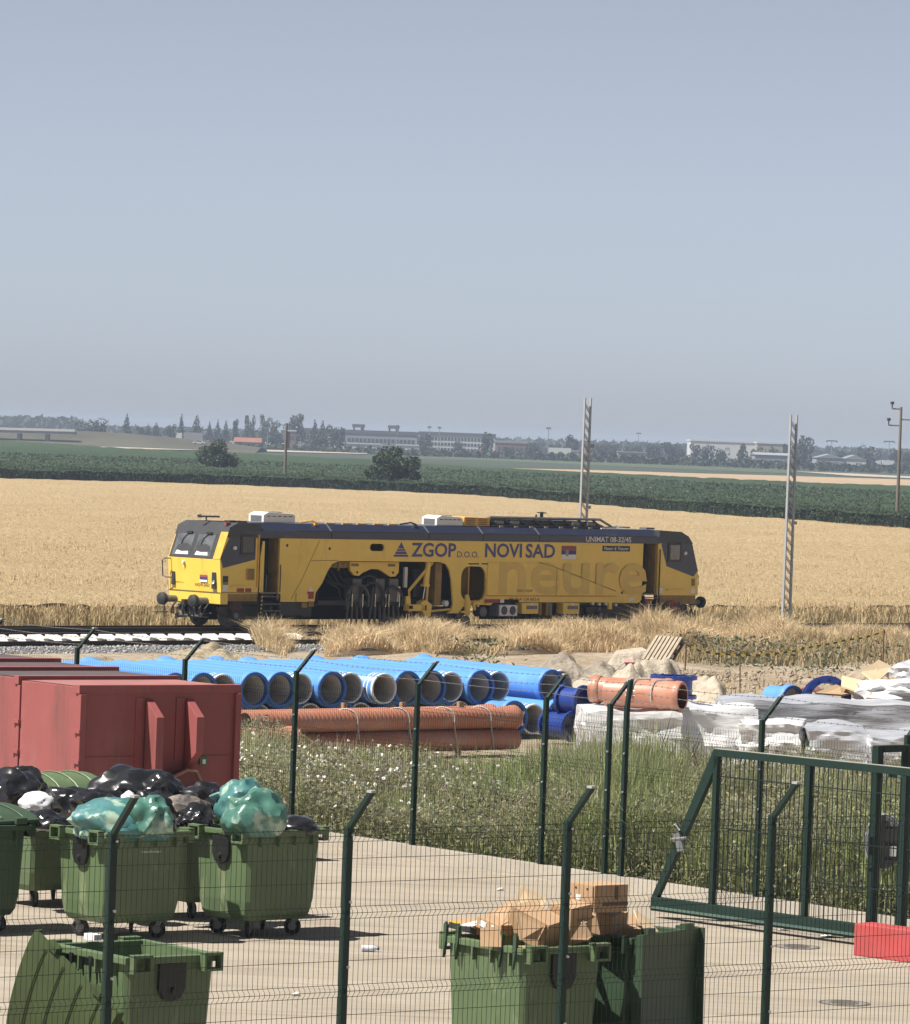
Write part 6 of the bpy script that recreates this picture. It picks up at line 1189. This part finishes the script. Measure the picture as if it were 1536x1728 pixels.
bC = make_bin(ctr((-2.17, 53.29), .60, .505, .13), YAW_V+.13, 'green bin with the knotted teal sack, rightmost of the rear row')
bB = make_bin(Vector((-5.40, 53.25, 0)), YAW_V, 'green bin darkened for its shaded side, with a half closed lid at the left edge', m_bind)  # darker green puts this bin's shaded face into its colour
bD = make_bin(Vector((-2.80, 55.9, 0)), YAW_V, 'green bin squeezed behind and between the two overfull rear bins')
bH = make_bin(Vector((-4.75, 56.6, 0)), YAW_V+.1, 'green bin with a domed lid behind the rear row')
bE = make_bin(ctr((-2.66, 40.25), .505, .60), YAW_U, 'empty open green bin at the lower left with its lid hanging off')
bF = make_bin(ctr((.745, 42.15), .505, .60), YAW_U, 'green bin full of cardboard boxes in the foreground', hooks=True)
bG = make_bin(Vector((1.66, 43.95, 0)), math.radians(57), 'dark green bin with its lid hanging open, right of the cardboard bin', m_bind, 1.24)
# curved lids
def lid(parent, mtx, mat, name='lid', Wl=1.20, Dl=.98, dome=.14, ribs=True):
    """lid lying in its own x-y plane, hinge along y=0, then placed by mtx in the bin's frame"""
    n = 10; V = []; F = []
    for s, off in ((0, 0), (1, -.03)):
        for i in range(n+1):
            for j in range(n+1):
                u = i/n; v = j/n; z = dome*(1-(2*v-1)**2)**.7 + off; V.append(((u-.5)*Wl, v*Dl, z))
    a = np.arange(2*(n+1)**2).reshape(2, n+1, n+1); 
    for s in (0, 1):
        for i in range(n):
            for j in range(n): q = (a[s, i, j], a[s, i+1, j], a[s, i+1, j+1], a[s, i, j+1]); F.append(q if s == 0 else q[::-1])
    for i in range(n):
        F += [(a[0, i, 0], a[1, i, 0], a[1, i+1, 0], a[0, i+1, 0]), (a[0, i+1, n], a[1, i+1, n], a[1, i, n], a[0, i, n]), (a[0, 0, i+1], a[1, 0, i+1], a[1, 0, i], a[0, 0, i]), (a[0, n, i], a[1, n, i], a[1, n, i+1], a[0, n, i+1])]
    m = MB(); m.add(V, F); o = m.build(name, mat, parent, smooth=True); o.matrix_local = mtx
    m = MB()
    for x in (-Wl/2-.01, Wl/2+.01):
        pr = [(x, v*Dl, dome*(1-(2*v-1)**2)**.7) for v in np.linspace(0, 1, 12)]; m.prism(pr+[(x, Dl, -.07), (x, 0, -.07)], (.02 if x < 0 else -.02, 0, 0))
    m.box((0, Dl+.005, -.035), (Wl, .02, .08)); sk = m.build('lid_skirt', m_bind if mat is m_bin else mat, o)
    if ribs:
        for x in (-.42, -.14, .14, .42):
            m = MB(); pr = [(x, v*Dl, dome*(1-(2*v-1)**2)**.7+.012) for v in np.linspace(.04, .96, 9)]; m.tube(pr, .008, 4); m.build('lid_rib', mat, o)
        for x in (-.35, .35): m = MB(); m.box((x, -.02, 0), (.14, .06, .07)); m.build('lid_hinge', mat, o)
    return o
Rm = lambda ang, ax_: Matrix.Rotation(ang, 4, ax_); Tm = lambda x, y, z: Matrix.Translation((x, y, z))
lid(bB, Tm(.1, -.47, 1.26) @ Rm(.10, 'X') @ Rm(-.03, 'Y'), m_bind, dome=.07)
lid(bH, Tm(0, -.48, 1.33) @ Rm(.08, 'X'), m_bin, dome=.19)
lid(bG, Tm(0, -.60, 1.24) @ Rm(math.radians(180-86), 'X') @ Rm(math.pi, 'Z') @ Tm(0, -1.04, 0) if False else Tm(0, -.53, 1.27) @ Rm(math.radians(-91), 'X'), m_bind, dome=.05, Wl=1.12)
# the lid of the empty bin, twisted off and leaning on its left side
L_ = lid(bE, Matrix.Identity(4), M('lid_green', (.062, .088, .034), .6, var=.25, scale=2, spec=.2), dome=.06, Wl=1.30, Dl=1.05)
pA = onD(60, 1570, 41.0); pB = onD(188, 1700, 40.2); exv = (pB-pA).normalized()
pC = min((onD(12, 1735, d) for d in np.arange(38.5, 43, .05)), key=lambda q: abs((q-pA).normalized().dot(exv)))
eyv = (pC-pA); eyv = (eyv-exv*eyv.dot(exv)).normalized(); ezv = exv.cross(eyv); og = pA+exv*.65
if ezv.y > 0: ezv = -ezv; exv = -exv
MW = Matrix(((exv.x, eyv.x, ezv.x, 0), (exv.y, eyv.y, ezv.y, 0), (exv.z, eyv.z, ezv.z, 0), (0, 0, 0, 1))); MW.translation = og
bpy.context.view_layer.update(); L_.matrix_local = bE.matrix_world.inverted() @ MW
m = MB(); m.lathe([(0, 0), (0, .05), (.05, .05), (.06, 0)], (-.54, -.1, 1.24), (0, 0, 1), 10); m.box((-.52, -.10, 1.27), (.16, .08, .05)); m.build('broken_hinge', m_lip, bE)
for x in (-.25, .05): m = MB(); m.prism([(x, -.52, 1.18), (x+.05, -.52, 1.18), (x+.03, -.52, .95)], (0, .012, 0)); m.build('torn_strip', m_plate, bE)
# lettering on the shaded long side of bin A
text('lettering', 'PlastiEnergo', .028, .26, m_lip, bA, (-.05, -.452, .98), (1, 0, 0), (0, -.058, .998), .0)
# ------------------------------------------------------------------ sacks
m_blk = M('black_film', (.018, .018, .020), .25, var=.3, scale=4, bump=.9, bscale=3.2, bdist=.05, coat=.3, ridged=True); m_smoke = M('smoky_film', (.34, .30, .25), .3, var=.6, scale=5, rgb2=(.07, .065, .06), bump=.9, bscale=3.5, bdist=.05, coat=.3, ridged=True); m_wbag = M('white_bag', (.74, .75, .77), .35, var=.12, scale=3, bump=.4, bscale=6)
def teal(name, c1, c2, c3):
    m = M(name, c1, .30, var=.2, scale=3.2, rgb2=c2, bump=.9, bscale=3.0, bdist=.06, coat=.25, ridged=True, transl=.25); N = m.node_tree.nodes; L = m.node_tree.links; b = N['Principled BSDF']; src = b.inputs['Base Color'].links[0].from_socket
    n = N.new('ShaderNodeTexNoise'); n.inputs['Scale'].default_value = 4.2; n.inputs['Detail'].default_value = 5; tc = N.new('ShaderNodeTexCoord'); L.new(tc.outputs['Object'], n.inputs['Vector']); r = N.new('ShaderNodeMapRange'); r.inputs['From Min'].default_value = .54; r.inputs['From Max'].default_value = .64; L.new(n.outputs['Fac'], r.inputs[0]); x = N.new('ShaderNodeMix'); x.data_type = 'RGBA'; L.new(r.outputs[0], x.inputs[0]); L.new(src, x.inputs[6]); x.inputs[7].default_value = (*c3, 1); L.new(x.outputs[2], b.inputs['Base Color']); return m
m_teal = teal('teal_film', (.16, .37, .29), (.07, .21, .17), (.46, .58, .47)); m_teal2 = teal('blue_teal_film', (.16, .39, .42), (.08, .25, .23), (.45, .60, .46))
def sack(px, py, D, dims, mat, label, seed, cr=.15, tie=None, rz=0.0, flat=0.0):
    """px, py: middle of the sack in the survey; D its distance"""
    c = onD(px, py, D); o = lump('rubbish_sack', (c.x, D, c.z-dims[2]*.5), dims, mat, seed=seed, crumple=cr, sub=4, freq=2.0, rz=rz, flat=flat, fine=.05); tag(o, label, 'rubbish sack', 'rubbish sacks heaped on the bins')
    if tie:
        m = MB(); a = Vector(tie); m.tube([a*.85, a, a*1.18+Vector((.02, 0, .03))], .05, 7, rs=[.08, .025, .07]); m.build('tied_neck', mat, o, smooth=True)
    return o
sack(205, 1381, 53.05, (1.16, .85, .46), m_teal2, 'slumped blue green translucent sack with pale rubbish in the second bin', 2, .14, rz=.6)
sack(250, 1378, 52.8, (.52, .4, .38), m_teal, 'smaller crumpled green sack at the right of the blue green one', 5, .22)
sack(408, 1350, 53.7, (.52, .5, .46), m_teal2, 'bluish upper sack with a knot on the rightmost rear bin', 7, .16, tie=(-.28, -.05, .22)); sack(428, 1371, 53.55, (.66, .55, .50), m_teal, 'bulging green see through sack on the rightmost rear bin', 9, .16)
sack(222, 1332, 55.2, (.92, .8, .52), m_blk, 'biggest glossy black sack, in the middle of the heap', 11, .15); sack(272, 1336, 55.0, (.52, .5, .40), m_blk, 'glossy black sack leaning on the right of the biggest one', 13, .18)
sack(345, 1347, 54.9, (.50, .5, .36), m_blk, 'black sack between the smoky sack and the knotted teal one', 15, .15); sack(312, 1366, 54.6, (.56, .5, .30), m_smoke, 'smoky see through sack with brownish contents', 17, .2); sack(330, 1385, 54.3, (.42, .4, .30), m_blk, 'crumpled black sack low at the handles of the rightmost rear bin', 19, .25)
sack(24, 1330, 55.5, (.62, .6, .40), m_blk, 'glossy black sack at the left edge', 21, .18); sack(44, 1322, 56, (.42, .4, .34), m_blk, 'black sack right behind the one at the left edge', 23, .2); sack(63, 1352, 54.6, (.42, .4, .22), m_wbag, 'smooth white bag between the black sacks at the left', 25, .08)
sack(115, 1352, 54.7, (.60, .5, .32), m_blk, 'black sack below the domed green lid', 27, .2); sack(160, 1356, 54.4, (.5, .5, .32), m_blk, 'black sack left under the biggest one', 29, .2); sack(218, 1346, 54.2, (.18, .16, .12), m_wbag, 'small white bag on top of the blue green sack', 31, .2); sack(75, 1385, 53.6, (.6, .5, .22), m_blk, 'flat black sack squeezed under the half closed lid at the left', 33, .2)
sack(500, 1392, 54.1, (.50, .5, .20), m_blk, 'flat black sack at the right end of the rightmost rear bin', 35, .12); sack(256, 1356, 54.3, (.4, .4, .26), m_blk, 'grey black sack behind the smaller crumpled green one', 37, .2)
for i, b_ in enumerate((bA, bC, bD, bB, bH)):
    m = MB(); m.hexa([(-.44, -.34, .5), (.44, -.34, .5), (.44, .34, .5), (-.44, .34, .5)], [(-.51, -.41, 1.12), (.51, -.41, 1.14), (.51, .41, 1.1), (-.51, .41, 1.13)]); q = m.build('rubbish_fill', m_blk); q.location = b_.location; q.rotation_euler = b_.rotation_euler; tag(q, 'dark packed rubbish inside the '+['bin under the slumped teal sack', 'bin with the knotted teal sack', 'squeezed middle bin', 'bin at the left edge', 'bin with the domed lid'][i], 'rubbish')
# ------------------------------------------------------------------ cardboard in the foreground bin
m_box = M('box_cardboard', (.50, .325, .185), .85, var=.10, scale=2.5); m_boxi = M('box_inside_shade', (.40, .26, .15), .9, var=.1)  # darker cardboard for insides, and shade put into the colour of some faces
def cbox(px, py, D, dims, label, rz=0, rx=0, ry=0, marks=None, flap=None):
    c = onD(px, py, D); o = empty('cardboard_box', c, rz, label, 'cardboard box', 'cardboard in the foreground bins'); o.rotation_euler = (rx, ry, rz); m = MB(); m.box((0, 0, 0), dims); m.build('carton', m_box, o, bevel=.004)
    if flap:
        m = MB(); m.box((0, -dims[1]/2-.0, dims[2]/2+.0), (dims[0]*.98, dims[1]*.5, .006), rx=flap); m.build('flap', m_box, o)
    for mk, mt, cx_, cz_, w_, h_ in (marks or []): m = MB(); m.box((cx_, -dims[1]/2-.003, cz_), (w_, .006, h_)); m.build(mk, mt, o)
    return o
cbox(1010, 1513, 43.3, (.40, .36, .25), 'upright cardboard box with hand holes and a dark strap mark at the top', YAW_V+.02, 0, .0, [('hand_hole', BLK, -.12, .08, .03, .02), ('hand_hole', BLK, .05, .08, .03, .02)] and [('tape_mark', M('tape_dark', (.14, .09, .06), .7), .06, .05, .04, .12), ('tape_mark', MATS['tape_dark'], .05, -.05, .3, .03)])
m = MB(); m.box((-.207, 0, 0), (.01, .33, .23)); o = [x for x in bpy.data.objects if x.get('label', '').startswith('upright cardboard box')][0]; m.build('end_panel', m_box, o)
for y, z, mt, d in ((-.09, .085, BLK, .022), (.07, .085, BLK, .022), (.03, .0, m_lip, .06), (-.12, -.07, BLK, .02)): m = MB(); m.box((-.214, y, z), (.004, d, d*.8)); m.build('box_mark', mt, o)
def card(pts, label, mat=m_box): return sheetobj('cardboard_sheet', [D_(*p) for p in pts], .008, mat, label, 'cardboard', 'cardboard in the foreground bins')
card([(860, 1537, 42.9), (880, 1493, 43.7), (922, 1514, 43.9), (915, 1548, 43.2)], 'pale cardboard flap standing highest at the back of the foreground bin', m_cardl)
cbox(905, 1562, 42.75, (.42, .30, .26), 'large tilted cardboard box in the middle of the foreground bin', YAW_U+.35, .12, .35)
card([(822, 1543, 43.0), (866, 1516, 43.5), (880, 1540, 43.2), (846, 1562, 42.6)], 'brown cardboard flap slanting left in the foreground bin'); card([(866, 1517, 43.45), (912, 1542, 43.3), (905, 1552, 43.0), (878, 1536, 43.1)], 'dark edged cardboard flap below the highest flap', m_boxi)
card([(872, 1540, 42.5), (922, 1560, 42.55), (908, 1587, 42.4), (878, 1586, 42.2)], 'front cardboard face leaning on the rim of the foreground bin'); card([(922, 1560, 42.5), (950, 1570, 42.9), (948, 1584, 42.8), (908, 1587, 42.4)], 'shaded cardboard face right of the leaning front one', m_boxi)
card([(810, 1566, 42.45), (846, 1562, 42.4), (846, 1598, 42.35), (811, 1597, 42.4)], 'square cardboard flap hanging over the rim of the foreground bin'); cbox(838, 1562, 42.8, (.30, .22, .10), 'flat cardboard box with white stickers at the left of the foreground bin', YAW_U+.1, 0, .2, [('white_sticker', m_lip, -.06, .0, .08, .05), ('white_sticker', m_lip, .08, .0, .06, .05)])
cbox(797, 1563, 43.2, (.34, .26, .08), 'dark flat box with yellow edge and white papers at the left of the foreground bin', YAW_U+.2, 0, .1, [('yellow_edge', M('card_yellow', (.6, .45, .03), .6), 0, .025, .33, .015), ('dark_front', BLK, 0, -.01, .33, .05)])
for k_, (px, py, dx) in enumerate(((803, 1556, 28), (822, 1552, 22), (835, 1559, 12))): card([(px-dx, py+5, 42.9), (px+dx*.5, py-6, 43.3), (px+dx, py-3, 43.3), (px-dx*.2, py+7, 42.9)], ['large', 'middle', 'small'][k_]+' white paper scrap on the left boxes of the foreground bin', m_lip)
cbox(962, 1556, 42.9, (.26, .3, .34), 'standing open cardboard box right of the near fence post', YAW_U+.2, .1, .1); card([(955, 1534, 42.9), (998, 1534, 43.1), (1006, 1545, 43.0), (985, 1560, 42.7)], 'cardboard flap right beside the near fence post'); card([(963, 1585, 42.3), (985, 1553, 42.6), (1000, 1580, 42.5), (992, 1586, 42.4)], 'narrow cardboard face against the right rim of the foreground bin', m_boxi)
cbox(1026, 1556, 43.6, (.26, .26, .20), 'small brown box behind the dark green bin', YAW_V+.3, .1, -.1); card([(1042, 1550, 43.9), (1075, 1540, 44.2), (1082, 1562, 43.9), (1060, 1560, 43.8)], 'crumpled cardboard on the dark green bin'); card([(1070, 1535, 44.1), (1092, 1548, 44.3), (1112, 1572, 44.1), (1084, 1573, 43.9)], 'long cardboard strip sliding off the dark green bin', m_cardl)
cbox(1052, 1572, 43.7, (.24, .22, .14), 'low brown box wedged between the two foreground bins', YAW_V-.2, .2, .1); card([(935, 1531, 43.3), (958, 1522, 43.6), (962, 1545, 43.3), (940, 1552, 43.1)], 'white and brown carton left of the near fence post', m_cardl)
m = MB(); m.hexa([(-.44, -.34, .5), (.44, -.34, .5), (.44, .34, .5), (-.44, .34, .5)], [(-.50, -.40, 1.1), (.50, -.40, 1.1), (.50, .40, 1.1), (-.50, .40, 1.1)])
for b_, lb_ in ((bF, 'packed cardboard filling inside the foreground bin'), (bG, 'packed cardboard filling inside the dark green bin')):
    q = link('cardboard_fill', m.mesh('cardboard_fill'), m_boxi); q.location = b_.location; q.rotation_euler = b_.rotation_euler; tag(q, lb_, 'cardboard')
# ------------------------------------------------------------------ small things on the yard
p = onz(625, 1606, 0); o = empty('plastic_bottle', (p.x, p.y, .038), .1, 'empty clear plastic bottle with a blue cap lying on the concrete', 'bottle'); m = MB(); m.lathe([(-.10, 0), (-.10, .034), (-.08, .036), (-.02, .034), (-.01, .036), (.03, .036), (.06, .022), (.07, .014), (.08, .014)], (0, 0, 0), (1, 0, 0), 14); m.build('bottle_body', M('bottle_plastic', (.62, .66, .74), .2, var=.15, scale=12, coat=.4), o, smooth=True); m = MB(); m.lathe([(.075, .018), (.10, .018), (.10, 0)], (0, 0, 0), (1, 0, 0), 12); m.build('cap', M('blue_cap', (.08, .12, .4), .4), o)
for k_, (px, py, w_, lb_) in enumerate(((1110, 1578+0, 0, ''),)): pass
for px, py, w_, d_, lb_ in ((1400, 1578, .12, .10, 'large white paper scrap on the concrete below the gate beam'), (1322, 1567, .07, .05, 'small white paper scrap left of the large one below the gate beam'), (844, 1500, .05, .05, 'tiny white scrap on the concrete behind the cardboard bin'), (499, 1677, .05, .05, 'tiny white scrap near the foot of the second near fence post')):
    p = onz(px, py, .02); m = MB(); m.prism([(-w_, -d_, 0), (w_*.6, -d_*.8, .02), (w_, d_*.5, .005), (w_*.1, d_, .025), (-w_*.8, d_*.4, .0)], (0, 0, .006)); s_ = m.build('paper_scrap', m_lip); s_.location = (p.x, p.y, .006); tag(s_, lb_, 'litter', 'scraps of paper on the yard')
for px, py, lb_ in ((1345, 1598, 'round drain cover in front of the gate beam'), (1425, 1693, 'round drain cover near the bottom right corner')):
    p = onz(px, py, 0); o = empty('drain_cover', (p.x, p.y, 0), 0, lb_, 'drain cover', 'drain covers in the yard'); m = MB(); m.lathe([(0, .27), (.006, .27), (.008, .24), (.004, .235)], (0, 0, 0), (0, 0, 1), 28); m.build('ring', M('cast_iron', (.17, .155, .135), .8, .2, var=.3, scale=8), o); m = MB(); m.lathe([(.004, .233), (.007, .23), (.007, 0)], (0, 0, 0), (0, 0, 1), 28); m.build('plate', M('cast_iron_dusty', (.26, .235, .20), .85, var=.3, scale=9), o)
    for a in np.linspace(-.18, .18, 5): m = MB(); m.box((0, a, .009), (.3*math.cos(a*5), .02, .006)); m.build('tread_bar', MATS['cast_iron'], o)
for k_, (px, py) in enumerate(((650, 1463), (750, 1477), (860, 1493))):
    p = onz(px-4, py-13, .08); m = MB(); m.box((0, 0, 0), (.05, .05, .05), rz=YAW_U); 
# litter and leaves blown against the kerb
n = 700; a = RNG.uniform(-9, 14, n); d_ = -np.abs(RNG.normal(0, .28, n)); P = np.array([tuple(yd(x, y, .012)) for x, y in zip(a, d_)]); V, F = leaves(P, np.full(n, .035), .6); V[:, 2] = .008+np.abs(V[:, 2]-.012)*.25
tag(np_mesh('blown_leaves', V, F, M('dead_leaf', (.16, .11, .06), .9, var=.4, island=.4)), 'dry leaves and grit blown against the foot of the kerb', 'leaves', kind='stuff')
n = 260; P = np.stack([RNG.uniform(-3, 6, n), RNG.uniform(46, 62, n), np.full(n, .008)], 1); V, F = leaves(P, np.full(n, .03), .7); V[:, 2] = .006+np.abs(V[:, 2]-.008)*.3
tag(np_mesh('yard_grit', V, F, MATS['dead_leaf']), 'specks of grit and dry leaf over the concrete yard', 'grit', kind='stuff')
# ================================================================== HAZE
m = MB(); m.box((0, 3600, 6.2), (3300, 7500, 20.8)); hz = m.build('haze', None); tag(hz, 'thin warm weather haze over the plain', 'haze', kind='stuff')
hm = bpy.data.materials.new('haze_air'); hm.use_nodes = True; N = hm.node_tree.nodes; N.clear(); o_ = N.new('ShaderNodeOutputMaterial'); pv = N.new('ShaderNodeVolumePrincipled'); pv.inputs['Color'].default_value = (.56, .66, .84, 1); pv.inputs['Density'].default_value = .00016; pv.inputs['Anisotropy'].default_value = .0
hm.node_tree.links.new(pv.outputs[0], o_.inputs['Volume']); hz.data.materials.append(hm)
